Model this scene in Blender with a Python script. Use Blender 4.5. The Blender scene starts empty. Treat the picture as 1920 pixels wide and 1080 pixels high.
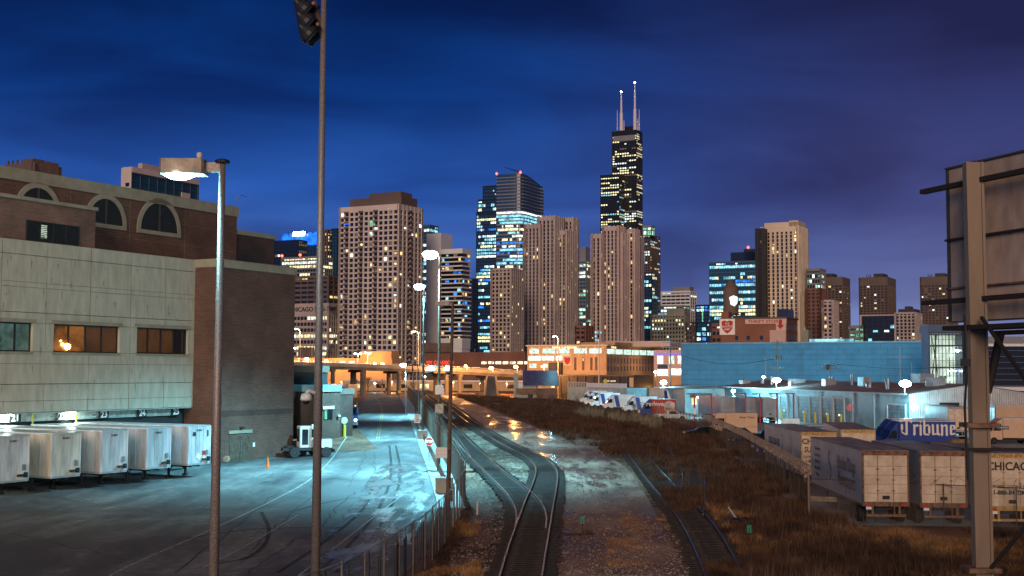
import bpy, math, random
from mathutils import Vector, Matrix
import numpy as np
R_ = random.Random(7)
S = bpy.context.scene
# ---------------------------------------------------------------- camera
F, H = 2350.0, 8.6
PITCH, ROLL = math.atan(153/F), 0.004
cd = bpy.data.cameras.new('camera'); cam = bpy.data.objects.new('camera', cd); S.collection.objects.link(cam)
cd.sensor_width = 36; cd.lens = 36*F/1920; cd.clip_end = 9000; cd.clip_start = .3
CR = Matrix.Rotation(math.pi/2+PITCH, 4, 'X') @ Matrix.Rotation(ROLL, 4, 'Z')
cam.matrix_world = Matrix.Translation((0, 0, H)) @ CR
S.camera = cam
# ---------------------------------------------------------------- world: dusk sky
W = bpy.data.worlds.new('World'); S.world = W; W.use_nodes = True
def build_world():
    nt = W.node_tree; N = nt.nodes; L = nt.links; N.clear()
    def n(t, **k):
        x = N.new(t)
        for a, b in k.items(): setattr(x, a, b)
        return x
    out = n('ShaderNodeOutputWorld'); bg = n('ShaderNodeBackground'); L.new(bg.outputs[0], out.inputs[0])
    tc = n('ShaderNodeTexCoord'); sp = n('ShaderNodeSeparateXYZ'); L.new(tc.outputs['Generated'], sp.inputs[0])
    ramp = n('ShaderNodeValToRGB'); L.new(sp.outputs[2], ramp.inputs[0])
    e = ramp.color_ramp.elements
    cols = [(0.0, (.17, .30, .66)), (.035, (.13, .26, .64)), (.08, (.065, .175, .57)), (.14, (.022, .092, .40)), (.21, (.005, .044, .235)), (.29, (.002, .021, .125)), (.6, (.002, .014, .075)), (1, (.003, .010, .045))]
    e[0].position, e[0].color = cols[0][0], (*cols[0][1], 1); e[1].position, e[1].color = cols[-1][0], (*cols[-1][1], 1)
    for p, c in cols[1:-1]:
        q = e.new(p); q.color = (*c, 1)
    # purple cloud glow on the right
    ramp2 = n('ShaderNodeValToRGB'); L.new(sp.outputs[2], ramp2.inputs[0]); e = ramp2.color_ramp.elements
    cols = [(0, (.19, .24, .47)), (.045, (.15, .185, .41)), (.085, (.085, .095, .25)), (.13, (.050, .056, .185)), (.22, (.024, .028, .11)), (.3, (.014, .018, .075)), (1, (.006, .008, .035))]
    e[0].position, e[0].color = cols[0][0], (*cols[0][1], 1); e[1].position, e[1].color = cols[-1][0], (*cols[-1][1], 1)
    for p, c in cols[1:-1]:
        q = e.new(p); q.color = (*c, 1)
    mr = n('ShaderNodeMapRange'); L.new(sp.outputs[0], mr.inputs[0]); mr.inputs[1].default_value = -.10; mr.inputs[2].default_value = .34; mr.interpolation_type = 'SMOOTHSTEP'
    mp = n('ShaderNodeMapping'); L.new(tc.outputs['Generated'], mp.inputs[0]); mp.inputs['Scale'].default_value = (2.2, 1.0, 8.5); mp.inputs['Rotation'].default_value = (0, .22, 0)
    nz = n('ShaderNodeTexNoise'); L.new(mp.outputs[0], nz.inputs[0]); nz.inputs['Scale'].default_value = 1.6; nz.inputs['Detail'].default_value = 4; nz.inputs['Roughness'].default_value = .45; nz.inputs['Distortion'].default_value = .5
    a = n('ShaderNodeMath', operation='MULTIPLY_ADD'); L.new(nz.outputs[0], a.inputs[0]); a.inputs[1].default_value = .5; a.inputs[2].default_value = -.25
    b = n('ShaderNodeMath', operation='ADD', use_clamp=True); L.new(a.outputs[0], b.inputs[0]); L.new(mr.outputs[0], b.inputs[1])
    mx = n('ShaderNodeMix', data_type='RGBA'); L.new(b.outputs[0], mx.inputs[0]); L.new(ramp.outputs[0], mx.inputs[6]); L.new(ramp2.outputs[0], mx.inputs[7])
    # dark cloud streaks
    cr = n('ShaderNodeValToRGB'); L.new(nz.outputs[0], cr.inputs[0]); e = cr.color_ramp.elements
    e[0].position, e[0].color = .36, (1.25, 1.22, 1.15, 1); e[1].position, e[1].color = .64, (.52, .47, .54, 1)
    mu = n('ShaderNodeMix', data_type='RGBA', blend_type='MULTIPLY'); mu.inputs[0].default_value = .85
    L.new(mx.outputs[2], mu.inputs[6]); L.new(cr.outputs[0], mu.inputs[7])
    L.new(mu.outputs[2], bg.inputs[0]); bg.inputs[1].default_value = 1.0
build_world()
# ---------------------------------------------------------------- the warm glow of the city behind the camera (one low, soft sun)
sd = bpy.data.lights.new('sun', 'SUN'); sd.energy = 1.75; sd.angle = math.radians(24); sd.color = (1.0, .72, .52)
so = bpy.data.objects.new('sun', sd); S.collection.objects.link(so)
so.rotation_euler = Vector((-.16, -1, .32)).to_track_quat('Z', 'Y').to_euler()
S.view_settings.view_transform = 'Standard'; S.view_settings.look = 'None'; S.view_settings.exposure = 0; S.view_settings.gamma = 1
S.cycles.max_bounces = 5; S.cycles.transparent_max_bounces = 16; S.cycles.sample_clamp_indirect = 3
# ---------------------------------------------------------------- picture <-> place
R3 = CR.to_3x3()
def ray(px, py): return R3 @ Vector(((px-960)/F, (540-py)/F, -1))
def P(px, py, Y):
    v = ray(px, py); v *= Y/v.y; return Vector((v.x, v.y, v.z+H))
def PZ(px, py, z=0):
    v = ray(px, py); v *= (z-H)/v.z; return Vector((v.x, v.y, z))
def ss(a, b, x):
    t = min(1, max(0, (x-a)/(b-a))); return t*t*(3-2*t)
def gz(x, y): return 1.2*ss(110, 250, y)*(1-ss(-20, 45, x))
def G(px, py, dz=0):
    z = 0
    for _ in range(12):
        p = PZ(px, py, z); z = z*.5+gz(p.x, p.y)*.5
    p.z = gz(p.x, p.y)+dz; return p
def on(x, y, dz=0): return Vector((x, y, gz(x, y)+dz))
GA = math.radians(27.8)                                # the street grid
U = Vector((math.cos(GA), -math.sin(GA), 0)); V = Vector((math.sin(GA), math.cos(GA), 0))
# ---------------------------------------------------------------- materials
M = {}
def _nt(name):
    m = bpy.data.materials.new(name); m.use_nodes = True; nt = m.node_tree
    return m, nt, nt.nodes['Principled BSDF']
def mat(name, col, rough=.6, metal=0, ns=0, na=.25, bump=0, col2=None, stretch=(1, 1, 1), spec=None, rvar=0):
    m, nt, b = _nt(name); N, L = nt.nodes, nt.links
    b.inputs['Roughness'].default_value = rough; b.inputs['Metallic'].default_value = metal
    b.inputs['Base Color'].default_value = (*col, 1)
    if spec is not None: b.inputs['Specular IOR Level'].default_value = spec
    if ns:
        tc = N.new('ShaderNodeTexCoord'); mp = N.new('ShaderNodeMapping'); mp.inputs['Scale'].default_value = stretch
        nz = N.new('ShaderNodeTexNoise'); nz.inputs['Scale'].default_value = ns; nz.inputs['Detail'].default_value = 8; nz.inputs['Roughness'].default_value = .62
        L.new(tc.outputs['Object'], mp.inputs[0]); L.new(mp.outputs[0], nz.inputs[0])
        cr = N.new('ShaderNodeValToRGB'); L.new(nz.outputs[0], cr.inputs[0])
        c2 = col2 or tuple(c*(1-na*1.6) for c in col); c1 = tuple(min(1, c*(1+na)) for c in col)
        cr.color_ramp.elements[0].position = .36; cr.color_ramp.elements[1].position = .64
        cr.color_ramp.elements[0].color = (*c2, 1); cr.color_ramp.elements[1].color = (*c1, 1)
        L.new(cr.outputs[0], b.inputs['Base Color'])
        if rvar:
            mr = N.new('ShaderNodeMapRange'); L.new(nz.outputs[0], mr.inputs[0]); mr.inputs[1].default_value = .4; mr.inputs[2].default_value = .6
            mr.inputs[3].default_value = rough-rvar; mr.inputs[4].default_value = rough; L.new(mr.outputs[0], b.inputs['Roughness'])
        if bump:
            bp = N.new('ShaderNodeBump'); bp.inputs['Strength'].default_value = bump; bp.inputs['Distance'].default_value = .05
            L.new(nz.outputs[0], bp.inputs['Height']); L.new(bp.outputs[0], b.inputs['Normal'])
    M[name] = m; return m
def emi(name, col, st, ns=0, samp=False, lo=.25):
    m, nt, b = _nt(name); N, L = nt.nodes, nt.links
    b.inputs['Base Color'].default_value = (*[c*.1 for c in col], 1); b.inputs['Emission Color'].default_value = (*col, 1); b.inputs['Emission Strength'].default_value = st
    b.inputs['Roughness'].default_value = .4
    if ns:
        tc = N.new('ShaderNodeTexCoord'); nz = N.new('ShaderNodeTexNoise'); nz.inputs['Scale'].default_value = ns; nz.inputs['Detail'].default_value = 3; nz.inputs['Roughness'].default_value = .7
        gm = N.new('ShaderNodeNewGeometry')
        L.new(gm.outputs['Position'], nz.inputs[0]); mr = N.new('ShaderNodeMapRange'); L.new(nz.outputs[0], mr.inputs[0])
        mr.inputs[1].default_value = .35; mr.inputs[2].default_value = .65; mr.inputs[3].default_value = st*lo; mr.inputs[4].default_value = st*1.25
        L.new(mr.outputs[0], b.inputs['Emission Strength'])
    if not samp: m.cycles.emission_sampling = 'NONE'
    M[name] = m; return m
def brickmat(name, c1, c2, mortar, sc=1.0, bw=.6, bh=.16, ms=.018, nv=.27):
    m, nt, b = _nt(name); N, L = nt.nodes, nt.links; b.inputs['Roughness'].default_value = .85
    tc = N.new('ShaderNodeTexCoord'); sp = N.new('ShaderNodeSeparateXYZ'); L.new(tc.outputs['Object'], sp.inputs[0])
    ad = N.new('ShaderNodeMath'); ad.operation = 'ADD'; L.new(sp.outputs[0], ad.inputs[0]); L.new(sp.outputs[1], ad.inputs[1])
    cb = N.new('ShaderNodeCombineXYZ'); L.new(ad.outputs[0], cb.inputs[0]); L.new(sp.outputs[2], cb.inputs[1])
    bt = N.new('ShaderNodeTexBrick'); L.new(cb.outputs[0], bt.inputs[0]); bt.inputs['Scale'].default_value = sc
    bt.inputs['Brick Width'].default_value = bw; bt.inputs['Row Height'].default_value = bh; bt.inputs['Mortar Size'].default_value = ms
    bt.inputs['Color1'].default_value = (*c1, 1); bt.inputs['Color2'].default_value = (*c2, 1); bt.inputs['Mortar'].default_value = (*mortar, 1)
    nz = N.new('ShaderNodeTexNoise'); L.new(tc.outputs['Object'], nz.inputs[0]); nz.inputs['Scale'].default_value = .35; nz.inputs['Detail'].default_value = 6
    mr = N.new('ShaderNodeMapRange'); L.new(nz.outputs[0], mr.inputs[0]); mr.inputs[1].default_value = .3; mr.inputs[2].default_value = .7; mr.inputs[3].default_value = 1-nv; mr.inputs[4].default_value = 1+nv
    mu = N.new('ShaderNodeVectorMath'); mu.operation = 'SCALE'; L.new(bt.outputs[0], mu.inputs[0]); L.new(mr.outputs[0], mu.inputs['Scale'])
    L.new(mu.outputs[0], b.inputs['Base Color']); bp = N.new('ShaderNodeBump'); bp.inputs['Strength'].default_value = .4; bp.inputs['Distance'].default_value = .02
    L.new(bt.outputs['Fac'], bp.inputs['Height']); bp.invert = True; L.new(bp.outputs[0], b.inputs['Normal'])
    M[name] = m; return m
def meshwire(name, col, sp=.12, th=.16, metal=.6):
    m, nt, b = _nt(name); N, L = nt.nodes, nt.links; b.inputs['Base Color'].default_value = (*col, 1); b.inputs['Metallic'].default_value = metal; b.inputs['Roughness'].default_value = .5
    uv = N.new('ShaderNodeUVMap'); sx = N.new('ShaderNodeSeparateXYZ'); L.new(uv.outputs[0], sx.inputs[0])
    res = []
    for op in ('ADD', 'SUBTRACT'):
        a = N.new('ShaderNodeMath'); a.operation = op; L.new(sx.outputs[0], a.inputs[0]); L.new(sx.outputs[1], a.inputs[1])
        d = N.new('ShaderNodeMath'); d.operation = 'DIVIDE'; L.new(a.outputs[0], d.inputs[0]); d.inputs[1].default_value = sp
        f = N.new('ShaderNodeMath'); f.operation = 'FRACT'; L.new(d.outputs[0], f.inputs[0])
        c = N.new('ShaderNodeMath'); c.operation = 'LESS_THAN'; L.new(f.outputs[0], c.inputs[0]); c.inputs[1].default_value = th; res.append(c)
    mx = N.new('ShaderNodeMath'); mx.operation = 'MAXIMUM'; L.new(res[0].outputs[0], mx.inputs[0]); L.new(res[1].outputs[0], mx.inputs[1])
    L.new(mx.outputs[0], b.inputs['Alpha']); M[name] = m; return m
def glass(name, col, rough=.08):
    m, nt, b = _nt(name); b.inputs['Base Color'].default_value = (*col, 1); b.inputs['Roughness'].default_value = rough
    b.inputs['Specular IOR Level'].default_value = .8; M[name] = m; return m
def corrmat(name, col, period=.3, axis=0, na=.15):
    m = mat(name, col, .5, .2, ns=.6, na=na); nt = m.node_tree; N, L = nt.nodes, nt.links; b = N['Principled BSDF']
    tc = N.new('ShaderNodeTexCoord'); wv = N.new('ShaderNodeTexWave'); wv.bands_direction = 'XYZ'[axis]; wv.inputs['Scale'].default_value = .314/period
    L.new(tc.outputs['Object'], wv.inputs[0]); bp = N.new('ShaderNodeBump'); bp.inputs['Strength'].default_value = .7; bp.inputs['Distance'].default_value = .06
    L.new(wv.outputs[0], bp.inputs['Height']); L.new(bp.outputs[0], b.inputs['Normal']); return m
def groundmat(name, cols, rough, spec, big, fine, streak, rlow=None, bump=.3, alpha=None):
    """three scales of noise: broad patches, streaks along the way and grit; alpha=(lo,hi) keeps only the ragged wet areas"""
    m, nt, b = _nt(name); N, L = nt.nodes, nt.links; tc = N.new('ShaderNodeTexCoord'); b.inputs['Specular IOR Level'].default_value = spec
    def nz(sc, st, det=6, dist=0):
        mp = N.new('ShaderNodeMapping'); mp.inputs['Scale'].default_value = st; mp.inputs['Rotation'].default_value = (0, 0, .12); L.new(tc.outputs['Object'], mp.inputs[0])
        n = N.new('ShaderNodeTexNoise'); n.inputs['Scale'].default_value = sc; n.inputs['Detail'].default_value = det; n.inputs['Roughness'].default_value = .65; n.inputs['Distortion'].default_value = dist; L.new(mp.outputs[0], n.inputs[0]); return n
    def ma(op, a, c):
        q = N.new('ShaderNodeMath'); q.operation = op
        for i, v in enumerate((a, c)):
            if isinstance(v, (int, float)): q.inputs[i].default_value = v
            else: L.new(v, q.inputs[i])
        return q.outputs[0]
    A, C, D = nz(big, (1, .6, 1), 8, .6), nz(fine, (1, 1, 1), 10), nz(streak, (1, .10, 1), 6, .4)
    mix = ma('ADD', ma('MULTIPLY', A.outputs[0], .5), ma('ADD', ma('MULTIPLY', C.outputs[0], .25), ma('MULTIPLY', D.outputs[0], .25)))
    cr = N.new('ShaderNodeValToRGB'); L.new(mix, cr.inputs[0]); e = cr.color_ramp.elements
    ps = [.40, .47, .53, .60]; e[0].position, e[0].color = ps[0], (*cols[0], 1); e[1].position, e[1].color = ps[3], (*cols[3], 1)
    for k in (1, 2): q = e.new(ps[k]); q.color = (*cols[k], 1)
    L.new(cr.outputs[0], b.inputs['Base Color']); mr = N.new('ShaderNodeMapRange'); L.new(mix, mr.inputs[0]); mr.inputs[1].default_value = .43; mr.inputs[2].default_value = .52; mr.inputs[3].default_value = rough if rlow is None else rlow; mr.inputs[4].default_value = rough; L.new(mr.outputs[0], b.inputs['Roughness'])
    bp = N.new('ShaderNodeBump'); bp.inputs['Strength'].default_value = bump; bp.inputs['Distance'].default_value = .04; L.new(ma('ADD', C.outputs[0], D.outputs[0]), bp.inputs['Height']); L.new(bp.outputs[0], b.inputs['Normal'])
    if alpha:
        sx = N.new('ShaderNodeUVMap'); sp = N.new('ShaderNodeSeparateXYZ'); L.new(sx.outputs[0], sp.inputs[0])
        ed = ma('MULTIPLY', ma('MULTIPLY', sp.outputs[0], ma('SUBTRACT', 1.0, sp.outputs[0])), ma('MULTIPLY', sp.outputs[1], ma('SUBTRACT', 1.0, sp.outputs[1])))
        ed = ma('MINIMUM', ma('MULTIPLY', ed, 40.0), 1.0)
        v = ma('ADD', ma('ADD', ma('MULTIPLY', A.outputs[0], .45), ma('MULTIPLY', D.outputs[0], .55)), ma('MULTIPLY', ma('SUBTRACT', ed, 1.0), .2))
        mr = N.new('ShaderNodeMapRange'); L.new(v, mr.inputs[0]); mr.inputs[1].default_value = alpha[0]; mr.inputs[2].default_value = alpha[1]; L.new(mr.outputs[0], b.inputs['Alpha'])
    M[name] = m; return m
# ---------------------------------------------------------------- meshes
class MB:
    def __init__(s): s.v = []; s.f = []; s.uv = {}; s.mi = []; s.m = 0
    def add(s, vs, fs):
        o = len(s.v); s.v += [tuple(v) for v in vs]
        for f in fs: s.f.append(tuple(i+o for i in f)); s.mi.append(s.m)
        return s
    def box(s, x0, x1, y0, y1, z0, z1, T=None, bev=0):
        if bev:
            b = min(bev, abs(x1-x0)*.45, abs(y1-y0)*.45)
            pts = [(x0+b, y0), (x1-b, y0), (x1, y0+b), (x1, y1-b), (x1-b, y1), (x0+b, y1), (x0, y1-b), (x0, y0+b)]
            return s.prism(pts, z0, z1, T)
        vs = [Vector(p) for p in ((x0, y0, z0), (x1, y0, z0), (x1, y1, z0), (x0, y1, z0), (x0, y0, z1), (x1, y0, z1), (x1, y1, z1), (x0, y1, z1))]
        if T: vs = [T @ v for v in vs]
        return s.add(vs, [(0, 3, 2, 1), (4, 5, 6, 7), (0, 1, 5, 4), (1, 2, 6, 5), (2, 3, 7, 6), (3, 0, 4, 7)])
    def prism(s, pts, z0, z1, T=None):
        n = len(pts); vs = [Vector((p[0], p[1], z0)) for p in pts]+[Vector((p[0], p[1], z1)) for p in pts]
        if T: vs = [T @ v for v in vs]
        return s.add(vs, [tuple(range(n-1, -1, -1)), tuple(range(n, 2*n))]+[(i, (i+1) % n, (i+1) % n+n, i+n) for i in range(n)])
    def prof(s, pts, x0, x1):                       # (y,z) profile extruded along x
        n = len(pts); vs = [(x0, p[0], p[1]) for p in pts]+[(x1, p[0], p[1]) for p in pts]
        return s.add(vs, [tuple(range(n)), tuple(range(2*n-1, n-1, -1))]+[(i+n, (i+1) % n+n, (i+1) % n, i) for i in range(n)])
    def tube(s, a, b, r0, r1=None, n=8, cap=True):
        a, b = Vector(a), Vector(b); r1 = r0 if r1 is None else r1; d = (b-a)
        if d.length < 1e-6: return s
        q = d.to_track_quat('Z', 'Y'); vs = []
        for c, r in ((a, r0), (b, r1)):
            for i in range(n):
                t = 2*math.pi*i/n; vs.append(c+q @ Vector((r*math.cos(t), r*math.sin(t), 0)))
        fs = [(i, (i+1) % n, (i+1) % n+n, i+n) for i in range(n)]
        if cap: fs += [tuple(range(n-1, -1, -1)), tuple(range(n, 2*n))]
        return s.add(vs, fs)
    def path(s, pts, r, n=6):
        for a, b in zip(pts, pts[1:]): s.tube(a, b, r, r, n)
        return s
    def lathe(s, prof, c=(0, 0, 0), n=16, T=None):
        vs = []; k = len(prof)
        for r, z in prof:
            for i in range(n):
                t = 2*math.pi*i/n; p = Vector((c[0]+r*math.cos(t), c[1]+r*math.sin(t), c[2]+z)); vs.append(T @ p if T else p)
        fs = [(j*n+i, j*n+(i+1) % n, (j+1)*n+(i+1) % n, (j+1)*n+i) for j in range(k-1) for i in range(n)]
        fs += [tuple(range(n-1, -1, -1)), tuple(range((k-1)*n, k*n))]
        return s.add(vs, fs)
    def quad(s, a, b, c, d, uv=None):
        s.add([a, b, c, d], [(0, 1, 2, 3)])
        if uv: s.uv[len(s.f)-1] = uv
        return s
    def mesh(s, name, mats):
        me = bpy.data.meshes.new(name); me.from_pydata(s.v, [], s.f)
        for m in (mats if isinstance(mats, (list, tuple)) else [mats]): me.materials.append(M[m] if isinstance(m, str) else m)
        if any(s.mi): me.polygons.foreach_set('material_index', s.mi)
        if s.uv:
            ul = me.uv_layers.new(name='UVMap')
            for p in me.polygons:
                u = s.uv.get(p.index)
                if u:
                    for k, li in enumerate(p.loop_indices): ul.data[li].uv = u[k]
        me.update(); return me
    def build(s, name, mats, parent=None, loc=(0, 0, 0), smooth=False, **k):
        o = bpy.data.objects.new(name, s.mesh(name, mats)); S.collection.objects.link(o); o.location = loc
        if parent: o.parent = parent
        if smooth: o.data.polygons.foreach_set('use_smooth', [True]*len(o.data.polygons))
        for a, b in k.items(): o[a] = b
        return o
def B(*a, **k): return MB().box(*a, **k)
def root(name, label, cat, loc, rz=0, group=None):
    o = bpy.data.objects.new(name, None); S.collection.objects.link(o); o.empty_display_size = .5
    o.location = loc; o.rotation_euler = (0, 0, rz); tag(o, label, cat, group); return o
def tag(o, label, cat, group=None):
    o['label'] = label; o['category'] = cat
    if group: o['group'] = group
    return o
def copy_tree(o, parent=None):
    c = o.copy(); S.collection.objects.link(c)
    if parent: c.parent = parent
    for ch in list(o.children): copy_tree(ch, c)
    return c
def dup(o, loc, rz, label, group=None):
    c = copy_tree(o); c.location = loc; c.rotation_euler = (0, 0, rz); c['label'] = label
    if group: c['group'] = group
    return c
FACE = {'-y': (math.pi/2, 0, 0), '+x': (math.pi/2, 0, math.pi/2), '-x': (math.pi/2, 0, -math.pi/2), '+y': (math.pi/2, 0, math.pi)}
def text(body, size, parent, loc, face, m, ext=.01, al='CENTER', sx=1, name='lettering', shear=0, bold=0, sp=1):
    c = bpy.data.curves.new(name, 'FONT'); c.body = body; c.size = size; c.extrude = ext; c.align_x = al; c.align_y = 'CENTER'; c.shear = shear; c.offset = bold
    c.space_character = sp; c.resolution_u = 3
    t_ = bpy.data.objects.new(name, c); S.collection.objects.link(t_); bpy.context.view_layer.update()
    me = bpy.data.meshes.new_from_object(t_.evaluated_get(bpy.context.evaluated_depsgraph_get())); bpy.data.objects.remove(t_); me.materials.clear(); me.materials.append(M[m])
    o = bpy.data.objects.new(name, me); S.collection.objects.link(o); o.parent = parent
    o.location = loc; o.rotation_euler = FACE[face]; o.scale = (sx, 1, 1); return o
def lamp(loc, power, col, parent=None, r=.15, kind='POINT', spot=None, rot=None, name='lamp_light'):
    l = bpy.data.lights.new(name, kind); l.energy = power; l.color = col; l.shadow_soft_size = r
    if kind == 'SPOT': l.spot_size = math.radians(spot or 150); l.spot_blend = .6
    o = bpy.data.objects.new(name, l); S.collection.objects.link(o); o.location = loc
    if rot: o.rotation_euler = rot
    if parent: o.parent = parent
    return o
def tx(px, wl, d, C):                               # distance s along direction d from C whose picture x is px
    k = (px-960)/F; return (k*C.y-C.x)/(d.x-k*d.y)
# ---------------------------------------------------------------- the ground, road and tracks
groundmat('dirt', [(.05, .024, .015), (.13, .065, .038), (.20, .105, .065), (.27, .15, .10)], .9, .3, .25, 3.0, .5)
groundmat('asphalt', [(.04, .04, .045), (.095, .095, .098), (.16, .16, .155), (.26, .26, .25)], .85, .3, .10, 1.6, .5, .5, .2)
groundmat('wet_mud', [(.09, .045, .032), (.22, .115, .08), (.34, .19, .135), (.43, .28, .22)], .9, .35, .22, 2.0, .6, .35, .5)
groundmat('ballast', [(.03, .02, .015), (.08, .052, .038), (.16, .11, .08), (.30, .23, .18)], .95, .2, .9, 3.0, 1.2, None, 1.0)
groundmat('wet_asphalt', [(.06, .064, .07)]*2+[(.10, .104, .11)]*2, .36, .9, .35, 2.5, .8, .26, .25, (.47, .55))
groundmat('wet_gravel', [(.03, .024, .022)]*2+[(.06, .045, .04)]*2, .2, .5, .4, 2.5, .7, .12, .08, (.50, .57))
mat('pavement', (.30, .31, .30), .6, ns=.5, na=.2, bump=.1, rvar=.15)
mat('concrete', (.34, .35, .31), .8, ns=.7, na=.12, bump=.08)
mat('tie', (.035, .028, .024), .85, ns=4, na=.5, bump=.6)
mat('rail_steel', (.20, .17, .16), .32, .8)
mat('rail_rust', (.07, .035, .022), .8)
mat('line_white', (.42, .42, .38), .7, ns=3, col2=(.16, .17, .16))
mat('line_yellow', (.40, .30, .07), .7, ns=3, col2=(.16, .14, .10))
mat('patch_dark', (.06, .06, .062), .9, spec=.2, ns=.8, na=.3)
mat('crack', (.02, .021, .024), .8)
mat('galv', (.34, .36, .37), .4, .7, ns=5, na=.15)
mat('galv_dark', (.10, .085, .075), .5, .5)
mat('pole_brown', (.13, .085, .06), .55, .2, ns=3, na=.2)
mat('pole_steel', (.36, .31, .27), .42, .35, ns=30, na=.3, bump=.3)
mat('black', (.012, .012, .014), .6)
mat('dark_metal', (.03, .03, .032), .5, .4)
mat('white_paint', (.62, .62, .60), .45, ns=1.2, na=.1)
mat('cream_plastic', (.75, .68, .6), .4)
mat('tan_metal', (.35, .29, .22), .5, .2, ns=3)
mat('red_paint', (.5, .02, .02), .4)
mat('yellow_paint', (.62, .5, .06), .5)
mat('orange_paint', (.75, .16, .03), .5)
mat('sign_white', (.8, .8, .78), .4)
mat('ink', (.015, .015, .02), .5)
mat('green_paint', (.0, .22, .12), .5)
mat('rubber', (.015, .015, .016), .8)
mat('rim', (.4, .4, .4), .4, .6)
mat('wood', (.14, .085, .05), .8, ns=3, na=.3, stretch=(4, 4, .5))
glass('car_glass', (.012, .018, .022), .06)
glass('dark_glass', (.01, .014, .02), .08)
meshwire('chain_link', (.26, .21, .17), .14, .085)
meshwire('chain_far', (.2, .22, .22), .3, .13)
emi('bulb_cool', (.62, .95, 1.0), 60); emi('bulb_na', (1, .5, .12), 50); emi('bulb_green', (.4, 1, .75), 40); emi('bulb_red', (1, .05, .03), 12)
emi('bulb_white', (.85, .95, 1), 40); emi('bulb_pink', (1, .62, .4), 25)
COOL, NA = (.24, .78, 1.0), (1.0, .40, .10)

def structure(o): o['kind'] = 'structure'; return o
def build_ground():
    xs = [-4500, -1500, -500]+[x*4-200 for x in range(101)]+[500, 1500, 4500]
    ys = [-60]+[y*4-20 for y in range(126)]+[700, 1200, 2500, 6000]
    nx = len(xs); vs = [(x, y, gz(x, y)) for y in ys for x in xs]
    mb = MB(); mb.v = vs; mb.f = [(j*nx+i, j*nx+i+1, (j+1)*nx+i+1, (j+1)*nx+i) for j in range(len(ys)-1) for i in range(nx-1)]; mb.mi = [0]*len(mb.f)
    structure(mb.build('ground', 'dirt', smooth=True))
def resamp(pts, n):
    pts = [Vector(p) for p in pts]; L = [0]
    for a, b in zip(pts, pts[1:]): L.append(L[-1]+(b-a).length)
    out = []
    for i in range(n):
        t = L[-1]*i/(n-1); k = 0
        while k < len(L)-2 and L[k+1] < t: k += 1
        out.append(pts[k].lerp(pts[k+1], (t-L[k])/max(1e-9, L[k+1]-L[k])))
    return out
def smooth(pts, it=2):
    for _ in range(it):
        q = [pts[0]]
        for a, b in zip(pts, pts[1:]): q += [a.lerp(b, .25), a.lerp(b, .75)]
        pts = q+[pts[-1]]
    return pts
def sheet(name, left, right, n, m, dz, mt, uv=False):
    A, Bp = resamp(left, n), resamp(right, n); vs = []
    for a, b in zip(A, Bp):
        for j in range(m+1):
            p = a.lerp(b, j/m); vs.append((p.x, p.y, gz(p.x, p.y)+dz))
    mb = MB(); mb.v = vs; mb.f = [(i*(m+1)+j, i*(m+1)+j+1, (i+1)*(m+1)+j+1, (i+1)*(m+1)+j) for i in range(n-1) for j in range(m)]; mb.mi = [0]*len(mb.f)
    if uv:
        k = 0
        for i in range(n-1):
            for j in range(m): mb.uv[k] = [(j/m, i/(n-1)), ((j+1)/m, i/(n-1)), ((j+1)/m, (i+1)/(n-1)), (j/m, (i+1)/(n-1))]; k += 1
    return mb.build(name, mt)
def ribbon(mb, pts, w, dz, h=0.0):
    """a flat or raised strip of width w along ground points"""
    pts = [Vector((p.x, p.y, 0)) for p in pts]; L, Rr = [], []
    for i, p in enumerate(pts):
        d = (pts[min(i+1, len(pts)-1)]-pts[max(i-1, 0)]).normalized(); nrm = Vector((d.y, -d.x, 0))
        for lst, s in ((L, -1), (Rr, 1)):
            q = p+nrm*s*w/2; lst.append(Vector((q.x, q.y, gz(p.x, p.y)+dz)))
    for i in range(len(pts)-1):
        if not h: mb.quad(L[i], Rr[i], Rr[i+1], L[i+1])
        else:
            u = Vector((0, 0, h)); a, b, c, d = L[i], Rr[i], Rr[i+1], L[i+1]
            mb.add([a, b, c, d, a+u, b+u, c+u, d+u], [(4, 5, 6, 7), (0, 1, 5, 4), (1, 2, 6, 5), (2, 3, 7, 6), (3, 0, 4, 7)])
def gp(*pts): return [G(x, y) for x, y in pts]

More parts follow.
